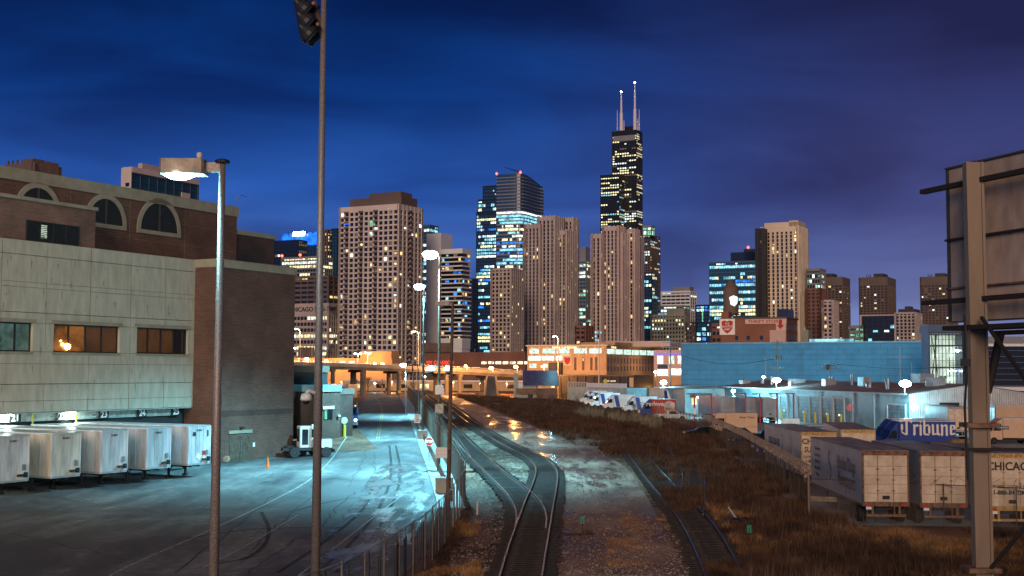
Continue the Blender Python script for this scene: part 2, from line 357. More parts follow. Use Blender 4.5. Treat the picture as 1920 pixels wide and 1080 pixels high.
K = Vector((-29.4, 116, 0))                            # foot of the printing works' concrete corner
EDGE = gp((741, 733), (750, 745), (757, 760), (765, 778), (774, 803), (787, 842), (800, 880), (812, 918), (820, 950), (818, 985), (800, 1030), (768, 1070), (700, 1120))
EDGE = [Vector((-34.5, 420, 0))]+EDGE+[Vector((-7.5, 35, 0)), Vector((-9, 20, 0)), Vector((-10, 5, 0))]
EDGE = smooth(EDGE)
def build_roads():
    left = [Vector((-47, 420, 0))]+gp((697, 735), (683, 748), (672, 765), (655, 790))+[K+V*22+U*6, K+V*12+U*2.6, K+V*0, K-V*50, K-V*110-U*5]
    structure(sheet('road', left, EDGE, 110, 12, .012, 'asphalt'))
    mb = MB(); ribbon(mb, [p+Vector((.1, 0, 0)) for p in EDGE if 72 < p.y < 330], .18, .0, .14); structure(mb.build('kerb', 'pavement'))
    e2 = [p+Vector((.2, 0, 0)) for p in EDGE if 78 < p.y < 330]; e3 = [p+Vector((1.9 if p.y > 45 else 1.9, 0, 0)) for p in EDGE if 78 < p.y < 330]
    structure(sheet('pavement', e2, e3, 60, 2, .07, 'pavement'))
    # painted lines
    mb = MB()
    ribbon(mb, smooth(gp((60, 1180), (200, 1080), (290, 1040), (360, 1010), (430, 978), (500, 945), (582, 902), (622, 862), (641, 832), (655, 812), (668, 790))), .12, .020)
    ribbon(mb, smooth(gp((560, 1080), (640, 1018), (700, 970), (760, 925), (785, 905))), .10, .020)
    ribbon(mb, smooth(gp((700, 868), (742, 869), (790, 870))), .12, .020)
    ribbon(mb, smooth(gp((380, 1065), (470, 1020), (560, 965))), .08, .020)
    structure(mb.build('white_road_line', 'line_white'))
    mb = MB()
    for s in (-.14, .14):
        ribbon(mb, [p+Vector((s, 0, 0)) for p in smooth(gp((708, 825), (712, 800), (716, 782), (717, 768), (712, 755), (703, 745)))], .11, .020)
    structure(mb.build('yellow_road_line', 'line_yellow'))
    # cracks and sealed seams
    mb = MB(); r = random.Random(3)
    def crack(a, b, w, wob=6, n=14):
        pts = []
        for i in range(n):
            t = i/(n-1); pts.append(G(a[0]+(b[0]-a[0])*t+r.uniform(-wob, wob), a[1]+(b[1]-a[1])*t+r.uniform(-wob, wob)*.4))
        ribbon(mb, pts, w, .018)
    for a, b, w in [((330, 1075), (520, 925), .07), ((470, 1030), (600, 915), .07), ((600, 985), (665, 920), .10), ((655, 915), (690, 840), .05), ((700, 900), (704, 850), .05),
                    ((230, 1000), (420, 940), .05), ((120, 900), (330, 905), .05), ((60, 930), (300, 960), .05), ((430, 1060), (700, 960), .05), ((640, 880), (780, 885), .05),
                    ((560, 1000), (760, 1010), .05), ((420, 905), (560, 880), .04), ((300, 880), (450, 900), .04), ((600, 960), (740, 940), .05), ((660, 830), (760, 838), .05), ((20, 1000), (240, 1050), .05), ((460, 1076), (560, 1010), .05)]:
        crack(a, b, w)
    structure(mb.build('road_crack', 'crack'))
    mb = MB()
    for c, rx, ry, n in [] and [((250, 1030), 150, 26, 26), ((170, 905), 150, 9, 22), ((60, 935), 90, 10, 20), ((330, 930), 80, 8, 18)]:
        pts = [G(c[0]+rx*math.cos(2*math.pi*i/n)*r.uniform(.75, 1.15), c[1]+ry*math.sin(2*math.pi*i/n)*r.uniform(.75, 1.15), .015) for i in range(n)]
        mb.add(pts, [tuple(range(n))])
    # tyre marks
    mb = MB()
    for pts in [((600, 1070), (680, 1000), (725, 930), (735, 880), (730, 835)), ((630, 1075), (705, 1000), (745, 930), (752, 880), (742, 835)), ((520, 1075), (620, 1010), (690, 950), (700, 900)),
                ((395, 1060), (480, 1045), (510, 1000), (490, 960)), ((545, 960), (640, 935), (720, 930)), ((350, 1010), (480, 990), (640, 990))]:
        ribbon(mb, smooth(gp(*pts)), .22, .016)
    structure(mb.build('tyre_mark', 'patch_dark'))
    a = gp((800, 733), (850, 765), (900, 800), (960, 850), (1010, 880), (1030, 920), (1025, 980), (1010, 1080))+[Vector((1.5, 25, 0))]
    b = gp((835, 733), (905, 765), (985, 793), (1090, 835), (1170, 870), (1200, 910), (1240, 980), (1290, 1080))+[Vector((7.5, 25, 0))]
    structure(sheet('mud_track', smooth(a, 1), smooth(b, 1), 90, 8, .03, 'wet_mud'))
    a = gp((790, 738), (815, 790), (858, 850), (900, 900), (925, 945), (925, 990), (905, 1080))+[Vector((-3.2, 25, 0))]
    b = gp((822, 738), (880, 780), (960, 830), (1035, 870), (1062, 910), (1050, 960), (1035, 1080))+[Vector((3, 25, 0))]
    structure(sheet('ballast', smooth(a, 1), smooth(b, 1), 90, 6, .045, 'ballast'))
    structure(sheet('puddle_water', gp((700, 860), (660, 930), (600, 1000), (520, 1075), (430, 1140)), gp((797, 860), (815, 930), (806, 1010), (755, 1072), (640, 1150)), 40, 8, .024, 'wet_asphalt', True))
    structure(sheet('puddle_water', gp((860, 770), (930, 810), (1000, 860), (1045, 900), (1050, 940), (1050, 965)), gp((950, 775), (1060, 815), (1180, 870), (1215, 910), (1215, 940), (1215, 965)), 50, 8, .055, 'wet_gravel', True))
    structure(sheet('puddle_water', gp((1290, 885), (1290, 950)), gp((1325, 885), (1325, 950)), 12, 4, .05, 'wet_gravel', True))
    # depot yard
    a = [Vector((7, 330, 0)), Vector((11, 250, 0)), Vector((18, 190, 0)), Vector((22.5, 130, 0)), Vector((17.6, 75, 0)), Vector((18.5, 70.5, 0))]
    b = [Vector((60, 330, 0)), Vector((62, 250, 0)), Vector((75, 200, 0)), Vector((90, 130, 0)), Vector((90, 75, 0)), Vector((90, 66, 0))]
    structure(sheet('depot_yard', a, b, 60, 10, .03, 'pavement'))
def rails_tracks():
    tie = B(-1.3, 1.3, -.11, .11, 0, .16).mesh('tie', 'tie')
    def track(a, b, label, z=.02, far=0):
        a, b = smooth(gp(*a)), smooth(gp(*b)); n = 90
        A, Bq = resamp(a, n), resamp(b, 400); mid, half = [], []
        for p in A:
            q = min(Bq, key=lambda v: (v.xy-p.xy).length)
            if .8 < (q.xy-p.xy).length < 2.6: mid.append(p.lerp(q, .5)); half.append((q.xy-p.xy).length)
        Bq = resamp(b, n)
        c = mid[len(mid)//2]; o = root('railway_track', label, 'railway track', on(c.x, c.y), 0, 'railway tracks through the yard'); O = Vector(o.location)
        for pts in (A, Bq):
            for nm, w, dz, h in (('rail', .075, .17+z, .14),):
                mb = MB(); ribbon(mb, pts, .075, z+.28, .035); r1 = MB(); ribbon(r1, pts, .05, z+.17, .11); ribbon(r1, pts, .15, z+.16, .03)
                mb.v = [tuple(Vector(v)-O) for v in mb.v]; r1.v = [tuple(Vector(v)-O) for v in r1.v]
                rl = r1.build('rail', 'rail_rust', o); mb.build('rail_head', 'rail_steel', rl)
        tot = sum((q-p).length for p, q in zip(mid, mid[1:])); k = int(tot/.58); mm = resamp(mid, k)
        rest = MB(); order = sorted(range(k), key=lambda i: mm[i].y); near = set(order[:88])
        for i in range(k):
            d = (mm[min(i+1, k-1)]-mm[max(i-1, 0)]); ang = math.atan2(-d.x, d.y)+R_.uniform(-.04, .04); p = mm[i]; g = gz(p.x, p.y)
            wd = 1.0+.12*(half[int(i*(len(half)-1)/k)]>1.7)
            if i in near:
                t = bpy.data.objects.new('tie', tie); S.collection.objects.link(t); t.parent = o
                t.location = Vector((p.x+R_.uniform(-.1, .1), p.y, g+z+R_.uniform(-.015, .01)))-O; t.rotation_euler = (0, 0, ang); t.scale = (wd*R_.uniform(.95, 1.06), 1, 1)
            else:
                T = Matrix.Translation(Vector((p.x, p.y, g+z))-O) @ Matrix.Rotation(ang, 4, 'Z'); rest.box(-1.3*wd, 1.3*wd, -.11, .11, 0, .16, T)
        if rest.v: rest.build('tie', 'tie', o, kind='stuff')
    L1 = [(776, 730), (785, 742), (797, 758), (835, 809), (876, 858), (911, 894), (943, 925), (962, 951), (970, 975), (966, 1003), (957, 1035), (943, 1082), (926, 1150), (905, 1290)]
    L2 = [(781, 730), (790, 741), (804, 756), (851, 802), (897, 848), (939, 887), (975, 915), (1000, 935), (1017, 953), (1026, 978), (1023, 1003)]
    # left track: its left rail is the stock rail; its right rail ends at the switch point
    track(L1[:10], L2[:11], 'curving track nearest the road fence, ending in the switch', .06)
    track([(806-14, 728), (797, 735), (806, 743), (848, 774), (894, 809), (946, 841), (982, 860), (999, 872), (1007, 888), (1000, 915), (985, 948), (971, 989), (953, 1038), (940, 1085), (920, 1160), (900, 1290)],
          [(797, 728), (803, 734), (815, 741), (869, 781), (918, 813), (967, 841), (1010, 858), (1033, 873), (1046, 890), (1046, 912), (1039, 948), (1032, 992), (1024, 1045), (1017, 1085), (1010, 1160), (1005, 1290)],
          'through track with the sharp bend, running under the camera beside the mud track', .07)
    track([(1150, 822), (1186, 867), (1216, 910), (1245, 945), (1273, 982), (1292, 1017), (1308, 1055), (1322, 1090), (1345, 1160), (1372, 1260)],
          [(1182, 822), (1212, 858), (1238, 888), (1268, 920), (1302, 955), (1333, 985), (1358, 1023), (1384, 1072), (1418, 1140), (1460, 1240)], 'rusty track overgrown with dry grass right of the mud track', .02)
    track([(1120, 775), (1160, 797), (1185, 811), (1216, 825), (1254, 850), (1273, 875), (1281, 894), (1279, 920), (1268, 950)],
          [(1150, 778), (1186, 795), (1216, 810), (1260, 832), (1292, 855), (1314, 882), (1322, 910), (1322, 945), (1318, 975)], 'curved siding half buried in weeds beside the depot fence', .02)
def stones():
    mb = MB(); r = random.Random(77)
    for k in range(9000):
        px, py = r.uniform(845, 1330), 1085-r.random()**1.6*260; p = G(px, py, .05); s = r.uniform(.02, .065)*(1+max(0, p.y-60)/90); n = 5; a0 = r.random()*6
        mb.add([p+Vector((math.cos(a0+i*1.257)*s*r.uniform(.7, 1.2), math.sin(a0+i*1.257)*s*r.uniform(.7, 1.2), 0)) for i in range(5)]+[p+Vector((r.uniform(-.4, .4)*s, r.uniform(-.4, .4)*s, s*r.uniform(.5, 1.0)))], [(i, (i+1) % 5, 5) for i in range(5)])
    o = mb.build('loose_gravel', mat('stone', (.30, .24, .19), .9, ns=2, na=.5, col2=(.07, .05, .04))); o['kind'] = 'stuff'; o['label'] = 'loose stones on the mud and ballast'
build_ground(); build_roads(); stones(); rails_tracks()
# ---------------------------------------------------------------- printing works on the left
brickmat('brick_dark', (.13, .060, .042), (.082, .040, .029), (.15, .09, .068), 1, .6, .17)
brickmat('brick_deep', (.085, .036, .028), (.055, .025, .02), (.08, .045, .036), 1, .6, .17)
brickmat('brick_light', (.20, .105, .078), (.14, .075, .056), (.21, .14, .11), 1, .6, .17)
mat('panel_concrete', (.48, .45, .36), .85, ns=1.6, na=.05, bump=.12, col2=(.38, .355, .28), stretch=(1, 1, .28))
mat('coping', (.30, .27, .20), .8, ns=1, na=.1)
mat('stain', (.13, .115, .085), .9)
mat('louvre', (.035, .04, .04), .5, .3)
mat('trailer_white', (.52, .52, .55), .45, ns=1.3, na=.12, col2=(.28, .275, .285), stretch=(1, 1, .22))
mat('trailer_roof', (.55, .58, .6), .35, .4, ns=.5, na=.2)
mat('trailer_grey', (.30, .31, .33), .5, .2, ns=.6, na=.15)
mat('dock_steel', (.42, .46, .40), .4, .3, ns=2)
emi('glow_warm', (1, .36, .06), .2, ns=.8, lo=.1); emi('glow_room', (.75, .9, .7), .9, ns=1.5)  # the orange one: a lamp's reflection in the glass, painted as emission
emi('pane_green', (.35, .6, .5), .16, ns=1.2)
emi('pane_dim', (.9, .35, .1), .05, ns=.8)  # fainter orange reflection, put into the dark panes as emission

def local(o, p): return o.matrix_world.inverted() @ p
WR = None
def lw(px, py, x=0.0):                                # picture point on the plane local x = const of the works
    v = ray(px, py); n = U; C = K+U*x; s = (C-Vector((0, 0, H))).dot(Vector((n.x, n.y, 0)))/v.dot(Vector((n.x, n.y, 0)))
    p = Vector((0, 0, H))+v*s; r = p-K; return r.dot(V), p.z
def works():
    o = root('printing_works', 'long printing works of pale concrete panels and brown brick with arched openings and truck docks', 'factory', K, -GA)
    t0 = -75
    zb = lw(364, 762.5)[1]; zt = lw(369, 487.5)[1]
    # concrete upper wall, panel by panel over a dark core
    core = MB().box(-20, -.56, t0, -.06, zb+.03, zt-.08); core.box(-20, -1.0, t0, 0, 0, zb+.02); core.build('core_wall', 'crack', o)
    wins = [(0-62, 62, 612, 653), (101, 225, 616, 655), (257, 353, 622, 657)]
    ts = [lw(px, 620)[0] for px in (369.5, 309, 244, 168, 85.5, 0)]
    while ts[-1] > t0: ts.append(ts[-1]-6.3)
    zs = [zt, lw(364, 563)[1], lw(364, 618)[1]+.55]
    zl = [zt, zt-1.15, zt-3.3, lw(300, 557)[1], lw(300, 557)[1]-2.0, lw(300, 617)[1]+.3, lw(300, 663)[1], lw(300, 684)[1], lw(300, 718)[1], zb+.9, zb]
    wl = []
    for a, b, c, d in wins:
        ta, tb = lw(a, c)[0], lw(b, c)[0]; wl.append((ta, tb, lw((a+b)/2, (c+d)/2)[1]-1.12, lw((a+b)/2, (c+d)/2)[1]+1.12))
    wl[0] = (wl[0][1]-6.0, wl[0][1], wl[1][2], wl[1][3])
    for k in range(5): wl.append((wl[0][0]-9*(k+1), wl[0][1]-9*(k+1), wl[0][2], wl[0][3]))
    zl[5] = wl[1][3]+.02; zl[6] = wl[1][2]-.02
    mb = MB(); g = .035
    for i in range(len(ts)-1):
        y1, y0 = ts[i], ts[i+1]
        for j in range(len(zl)-1):
            z1, z0 = zl[j], zl[j+1]; gg = g if j in (0, 3, 7) else .015
            if j == 5:
                segs = [(y0, y1)]
                for (a, b, c, d) in wl:
                    ns = []
                    for (s0, s1) in segs:
                        if b <= s0 or a >= s1: ns.append((s0, s1)); continue
                        if a > s0: ns.append((s0, a))
                        if b < s1: ns.append((b, s1))
                    segs = ns
            else: segs = [(y0, y1)]
            for s0, s1 in segs:
                mb.box(-.35, R_.uniform(-.006, .006), s0+(g if s0 == y0 else 0), s1-(g if s1 == y1 else 0), z0+gg, z1-.012)
    mb.box(-.35, .0, -.05, -.02, zb, zt)
    mb.build('concrete_panel', 'panel_concrete', o)
    # rust weeps on panels
    mb = MB(); r = random.Random(5)
    for k in range(150):
        t = r.uniform(-40, -1); z = r.uniform(zb+.5, zt-.6); h = r.uniform(.15, .9)
        if any(a-.2 < t < b+.2 and c-1 < z < d+.2 for a, b, c, d in wl): continue
        w = r.uniform(.015, .045); mb.add([(.012, t-w, z), (.012, t+w, z), (.012, t+w*.3, z-h), (.012, t-w*.3, z-h)], [(0, 3, 2, 1)])
    mb.build('rust_streak', 'stain', o)
    for k, (a, b, c, d) in enumerate(wl[:6]):
        f = MB(); w = (b-a)/4
        for i in range(5): y = a+i*w; f.box(-.5, -.25, y-.05 if i else a, y+.05 if i < 4 else b, c, d)
        f.box(-.5, -.24, a, b, c-.0, c+.08); f.box(-.5, -.24, a, b, d-.1, d)
        wd = f.build('window', 'dark_metal', o); wd['label'] = ['window with cool green panes', 'window with the reflection of an orange lamp painted in', 'window with dim orange glow painted on its panes'][k] if k < 3 else 'window in the concrete wall'
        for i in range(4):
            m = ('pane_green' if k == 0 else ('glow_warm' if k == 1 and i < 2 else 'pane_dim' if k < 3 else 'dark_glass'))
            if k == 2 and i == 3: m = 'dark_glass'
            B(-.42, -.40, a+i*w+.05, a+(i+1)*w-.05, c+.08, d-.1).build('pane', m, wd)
        B(.0, .09, a-.25, b+.25, d+.02, d+.32).build('lintel', 'coping', o); B(.0, .06, a-.1, b+.1, c-.25, c-.03).build('sill', 'coping', o)
        if k == 1:
            mm = MB(); 
            for (yy, zz, rr) in ((a+w*.98, c+.45, .28), (a+w*.70, c+.62, .12), (a+.12, c+.85, .07), (a+w*.6, c+.9, .06)): mm.lathe([(.01, -rr), (rr*.8, -rr*.5), (rr, 0), (rr*.8, rr*.5), (.01, rr)], (-.36, yy, zz), 10)
            mm.build('glowing_lamp', 'bulb_na', wd)  # bright blobs painting the lamp's reflection; no lamp hangs in this window
    # docks under the overhang
    d = MB(); d.box(-1.0, -.75, t0, -.8, zb-.75, zb-.12); d.build('dock_header', 'dock_steel', o)
    for i in range(14):
        y = -11.2-4.5*i+.0
        dr = MB().box(-1.06, -.94, y-1.5, y+1.5, 1.0, 3.9)
        for q in range(6): dr.box(-.94, -.91, y-1.5, y+1.5, 1.05+q*.48, 1.48+q*.48)
        dr.build('dock_door', 'louvre', o)
        for s in (-1, 1): B(-.98, -.45, y+s*1.75-.22, y+s*1.75+.22, .9, 4.0).build('dock_seal', 'dock_steel', o)
        B(-.98, -.5, y-1.97, y+1.97, 3.6, 4.02).build('dock_canopy', 'louvre', o)
        B(-.74, -.70, y-2.05, y-1.9, 3.8, zb-.15).build('hazard_stripe', 'yellow_paint', o)
        dm = MB().add([(-.735, y-.55, zb-.43), (-.735, y, zb-.6), (-.735, y+.55, zb-.43), (-.735, y, zb-.26)], [(0, 1, 2, 3)]); dm.build('diamond_mark', 'sign_white', o)
        dm = MB().add([(-.73, y-.42, zb-.43), (-.73, y, zb-.56), (-.73, y+.42, zb-.43), (-.73, y, zb-.3)], [(0, 1, 2, 3)]); dm.build('diamond_centre', 'dock_steel', o)
    B(-1.0, .02, t0, -.02, zb-.11, zb-.02).build('soffit', 'dock_steel', o)
    for px, py, s in ((29, 779.5, '21'), (116, 776, '22'), (195, 773, '23'), (266.5, 771, '24'), (330, 768.5, '25')):
        t, z = lw(px, py, -.6); z = zb-.43
        pl = B(-.66, -.60, t-.55, t+.55, z-.36, z+.36).build('dock_number_sign', 'black', o); text(s, .78, pl, (-.58, t, z), '+x', 'sign_white', bold=.02)
    for k in range(6):
        t = -14-k*6.5; lf = B(-.9, -.4, t-.5, t+.5, zb-.2, zb-.115).build('dock_light', 'bulb_cool', o); lamp((-.3, t, zb-.45), 260, (.75, 1, .9), lf, .15)
    # brick stair block projecting in front
    zt2 = lw(553, 502, 2.66)[1]; t1 = lw(551, 690, 2.66)[0]
    B(-12, 2.66, .0, t1, 0, zt2-.75).build('brick_block_wall', 'brick_dark', o)
    B(-12.1, 2.78, -.1, t1+.12, zt2-.75, zt2).build('block_coping', 'coping', o)
    B(2.6, 2.70, .0, t1, 4.2, 4.7).build('brick_band', 'brick_deep', o)
    ta, z1 = lw(430, 811, 2.66); tb, _ = lw(468, 808, 2.66)
    dr = B(2.66, 2.72, ta, tb, 0, 2.35).build('double_door', 'pole_brown', o)
    B(2.72, 2.74, (ta+tb)/2-.02, (ta+tb)/2+.02, 0, 2.3).build('door_gap', 'black', dr)
    for s in (-1, 1): B(2.72, 2.80, (ta+tb)/2+s*.14-.03, (ta+tb)/2+s*.14+.03, .85, 1.9).build('handle', 'galv', dr)
    B(2.66, 2.80, ta-.15, tb+.25, 2.55, 2.85).build('door_lintel', 'coping', o)
    wl2 = B(2.66, 2.95, (ta+tb)/2-.05, (ta+tb)/2+.4, 3.0, 3.15).build('wall_light', 'dark_metal', o)
    B(2.66, 2.72, tb+.5, tb+.75, 1.2, 1.6).build('notice_plate', 'sign_white', o)
    # brown upper building with the arches
    bx = -3.0; zt3 = lw(443, 388, bx)[1]; t3 = lw(444, 430, bx)[0]
    B(-40, bx, t0, t3, zt-1, zt3-1.0).build('upper_wall', 'brick_dark', o); B(-40.1, bx+.12, t0, t3+.12, zt3-1.0, zt3).build('upper_coping', 'coping', o)
    for pxl, pxr, pyb in ((256, 338, 434), (157, 236, 425), (25, 114, 405)):
        tl, tr = lw(pxl, pyb, bx)[0], lw(pxr, pyb, bx)[0]; z0 = lw((pxl+pxr)/2, pyb, bx)[1]; c = (tl+tr)/2; rad = (tr-tl)/2; hh = rad*1.03
        if pxl == 157: z0 = za; 
        if pxl == 25: z0 = za
        za = z0
        n = 24; ring = MB(); ri = rad-.42
        for i in range(n):
            a0, a1 = math.pi*i/n, math.pi*(i+1)/n; q = []
            for xx in (bx, bx+.12):
                for (rr, aa) in ((rad, a0), (rad, a1), (ri, a1), (ri, a0)): q.append((xx, c-rr*math.cos(aa), z0+rr*1.1*math.sin(aa)))
            ring.add(q, [(4, 5, 6, 7), (0, 4, 5, 1)[::-1], (3, 2, 6, 7)[::-1]])
        ring.box(bx, bx+.12, c-rad, c+rad, z0-.35, z0); ar = ring.build('arch_surround', 'coping', o)
        disc = MB().add([(bx+.03, c, z0)]+[(bx+.03, c-ri*math.cos(math.pi*i/n), z0+ri*1.1*math.sin(math.pi*i/n)) for i in range(n+1)], [(0, i+2, i+1) for i in range(n)])
        disc.build('arch_louvre', 'louvre', ar)
        sl = MB()
        for k in range(1, 14):
            z = k*ri*1.1/14.5; hw = ri*math.sqrt(max(0, 1-(z/(ri*1.1))**2))
            sl.box(bx+.03, bx+.08, c-hw*.98, c+hw*.98, z0+z, z0+z+.05)
        sl.build('louvre_slat', 'dark_metal', ar); B(bx+.05, bx+.10, c-.10, c+.10, z0, z0+ri*1.1).build('mullion', 'galv_dark', ar)
    # control joints
    mb = MB()
    for px in (347, 243, 131): t = lw(px, 430, bx)[0]; mb.box(bx, bx+.02, t-.03, t+.03, zt, zt3-1)
    for z in (zt+1.6, zt+3.6): mb.box(bx, bx+.025, t0, t3, z, z+.06)
    mb.build('control_joint', 'brick_light', o)
    # rear lower block
    bx2 = -9; t4 = lw(514, 460, bx2)[0]; zt4 = lw(515, 441, bx2)[1]
    B(-40, bx2, t3-2, t4, 10, zt4-.5).build('rear_wall', 'brick_deep', o); B(-40.1, bx2+.1, t3-2, t4+.1, zt4-.5, zt4).build('rear_coping', 'coping', o)
    # plant room with the louvre, flush with the concrete
    bx3 = -.4; tc = lw(179, 415, bx3)[0]; zc = lw(179, 389, bx3)[1]
    B(-2.99, bx3, t0, tc, zt-.08, zc-.28).build('plant_room_wall', 'brick_light', o); B(-2.98, bx3+.15, t0, tc+.15, zc-.28, zc).build('plant_room_coping', 'coping', o)
    ta, tb = lw(49, 430, bx3)[0], lw(147, 430, bx3)[0]; z0, z1 = lw(100, 456, bx3)[1], lw(100, 418.5, bx3)[1]
    lv = B(bx3, bx3+.03, ta, tb, z0, z1).build('vent_louvre', 'black', o); sl = MB()
    for i in range(11): z = z0+(z1-z0)*i/11; sl.box(bx3+.03, bx3+.10, ta, tb, z+.02, z+.09)
    for i in range(5): y = ta+(tb-ta)*i/4; sl.box(bx3+.03, bx3+.12, y-.05, y+.05, z0, z1)
    sl.build('louvre_blade', 'louvre', lv); B(bx3+.035, bx3+.06, ta+(tb-ta)*.27, ta+(tb-ta)*.38, z0+.3, z0+1.4).build('lit_gap', 'glow_room', lv)
    # little roof lamp at the corner
    px_t, z = lw(441, 386, bx); pb = Vector((bx+.0, t3-.3, zt3))
    gn = MB().path([pb, pb+Vector((0, 0, .7)), pb+Vector((.25, .35, 1.15)), pb+Vector((.45, .9, 1.2)), pb+Vector((.5, 1.15, 1.05))], .05, 6); gn.build('roof_lamp_arm', 'galv', o)
works()
# trailers backed on to the docks: origin at the nose, ground level, +x local = outwards
def dock_trailer():
    o = root('semi_trailer', '', 'trailer', (0, 0, 0), 0); L = 12.4; w = 1.3
    MB().box(-L, -.02, -w, w, 1.12, 4.02, bev=.06).build('trailer_box', 'trailer_white', o)
    MB().box(-L, .0, -w-.02, w+.02, 4.02, 4.1, bev=.06).build('roof', 'trailer_roof', o)
    MB().box(-L, .01, -w-.015, w+.015, 1.0, 1.14, bev=.06).build('bottom_rail', 'trailer_grey', o)
    rb = MB()
    for i in range(int(L/.6)):
        for s in (-1, 1): rb.box(-.5-i*.6-.03, -.5-i*.6+.03, s*w, s*(w+.018), 1.15, 4.0)
    rb.build('side_rib', 'trailer_white', o)
    nb = MB()
    for y in (-.86, -.43, 0, .43, .86): nb.box(-.03, .0, y-.02, y+.02, 1.2, 3.95)
    for s in (-1, 1): nb.box(-.12, .015, s*1.24-.05, s*1.24+.05, 1.12, 4.05)
    nb.build('nose_rib', 'trailer_white', o)
    B(0, .05, .72, 1.0, 1.75, 2.15).build('document_box', 'galv', o)
    hs = MB().box(0, .14, .3, .95, 1.35, 1.5); hs.box(0, .2, .85, 1.05, 1.28, 1.62); hs.build('air_hose_socket', 'black', o)
    B(0, .02, .3, .5, 1.45, 1.56).build('warning_label', 'yellow_paint', o)
    text('53 0417', .2, o, (.02, -.05, 3.72), '+x', 'ink'); 
    for s in (-1, 1):
        g = MB().box(-2.35, -2.2, s*.95-.07, s*.95+.07, .18, 1.05); g.box(-2.45, -2.1, s*.95-.17, s*.95+.17, .02, .18); g.tube((-2.27, s*.95, .5), (-2.27, s*.3, 1.02), .035); g.tube((-2.27, s*.95, .45), (-3.1, s*.95, 1.02), .035)
        g.build('landing_leg', 'dark_metal', o)
    bm = MB(); bm.box(-L, -.4, -.5, -.4, .82, 1.0); bm.box(-L, -.4, .4, .5, .82, 1.0); bm.tube((-2.27, -.9, .55), (-2.27, .9, .55), .04); bm.build('chassis_beam', 'dark_metal', o)
    for x in (-L+1.2, -L+2.5):
        for s in (-1, 1):
            t = MB().lathe([(.2, 0), (.5, 0), (.5, .5), (.2, .5)], (0, 0, 0), 16, Matrix.Translation((x, s*1.2 if s < 0 else .7, .5)) @ Matrix.Rotation(-math.pi/2, 4, 'X')); t.build('tyre', 'rubber', o)
    return o
proto = dock_trailer()
names = ['white trailer at the last dock beside the brick wall, a red sticker on its nose', 'white trailer second from the brick wall, a square box low on its nose', 'white trailer parked in the middle of the row at the docks',
         'white trailer fourth from the brick wall, a long stain on its nose', 'white trailer cut off by the edge of the photo at the docks', 'white trailer farthest from the brick wall, mostly out of frame']
for i in range(5):
    loc = K+U*11.8+V*(-12.2-4.5*i); loc.z = 0
    if i == 0: t = proto; t.location = loc; t.rotation_euler = (0, 0, -GA); t['label'] = names[0]; t['group'] = 'white trailers at the loading docks'
    else: t = dup(proto, loc, -GA, names[i], 'white trailers at the loading docks')
    if i == 4:
        t = proto
        mat('trailer_worn', (.40, .42, .46), .5, ns=.9, na=.15, col2=(.20, .19, .19), stretch=(1, 1, .2)); mat('trailer_cream', (.56, .52, .46), .45, ns=1.6, na=.12, col2=(.33, .29, .24), stretch=(1, 1, .2))
        for c_ in bpy.data.objects:
            if c_.name.startswith('trailer_box') and c_.parent and c_.parent.get('group') == 'white trailers at the loading docks' and c_.parent.name[-3:] in ('001', '003'):
                c_.material_slots[0].link = 'OBJECT'; c_.material_slots[0].material = M['trailer_worn' if c_.parent.name.endswith('1') else 'trailer_cream']
        B(.0, .015, .35, .62, 1.75, 2.1).build('red_sticker', 'red_paint', t); MB().add([(.012, -.4, 1.65), (.012, -.05, 1.4), (.012, .2, 1.7), (.012, -.15, 1.95)], [(0, 1, 2, 3)]).build('placard', 'sign_white', t)
        B(.0, .02, -.75, -.45, 3.3, 3.6).build('small_label', 'ink', t); B(.0, .02, .86, 1.0, 3.2, 3.7).build('small_label', 'ink', t)
# dome camera pole and the tall lamps in front
def shoebox_lamp():
    Y = 33.0; b = P(400, 1110, Y); t = P(417, 302, Y); d = (t-b).normalized(); b = b-d*(b.z/d.z)
    o = root('street_lamp', 'lit box-head lamp on a frost-speckled pole in front of the concrete wall', 'street lamp', b); O = b
    MB().tube((0, 0, 0), t-O, .145, .085, 12).build('pole', 'pole_steel', o, smooth=True); MB().lathe([(.2, 0), (.2, .06), (.11, .1)], t-O-Vector((0, 0, .05)), 12).build('pole_cap', 'dark_metal', o)
    pa = P(386, 314, Y); mb = MB(); q = t-O; a = pa-O
    mb.box(a.x, q.x-.05, -.06, .06, a.z-.13, a.z+.13); mb.build('arm', 'pole_steel', o)
    l = P(305, 300, Y)-O; rr = P(386, 331, Y)-O
    hd = MB().box(l.x, rr.x, -.33, .33, rr.z+.04, l.z-.0, bev=.05).build('lamp_head', 'tan_metal', o)
    MB().lathe([(.01, -.13), (.22, -.10), (.34, -.03), (.36, .0)], (0, 0, 0), 20, Matrix.Translation(((l.x+rr.x)/2-.12, 0, rr.z+.04)) @ Matrix.Scale(1.1, 4, (1, 0, 0))).build('lamp_lens', 'bulb_cool', hd, smooth=True)
    pc = P(374, 297, Y)-O; MB().lathe([(.05, -.03), (.05, .01), (.075, .02), (.08, .13), (.05, .16)], pc, 12).build('photocell', 'cream_plastic', hd)
    lamp(((l.x+rr.x)/2-.1, 0, rr.z-.25), 700, COOL, o, .2); aim = (K-V*14+Vector((0, 0, 12)))-(O+Vector(((l.x+rr.x)/2, 0, rr.z))); lamp(((l.x+rr.x)/2-.1, 0, rr.z-.25), 50000, (.90, 1, .80), o, .2, 'SPOT', 46, (-aim).to_track_quat('Z', 'Y').to_euler())
shoebox_lamp()
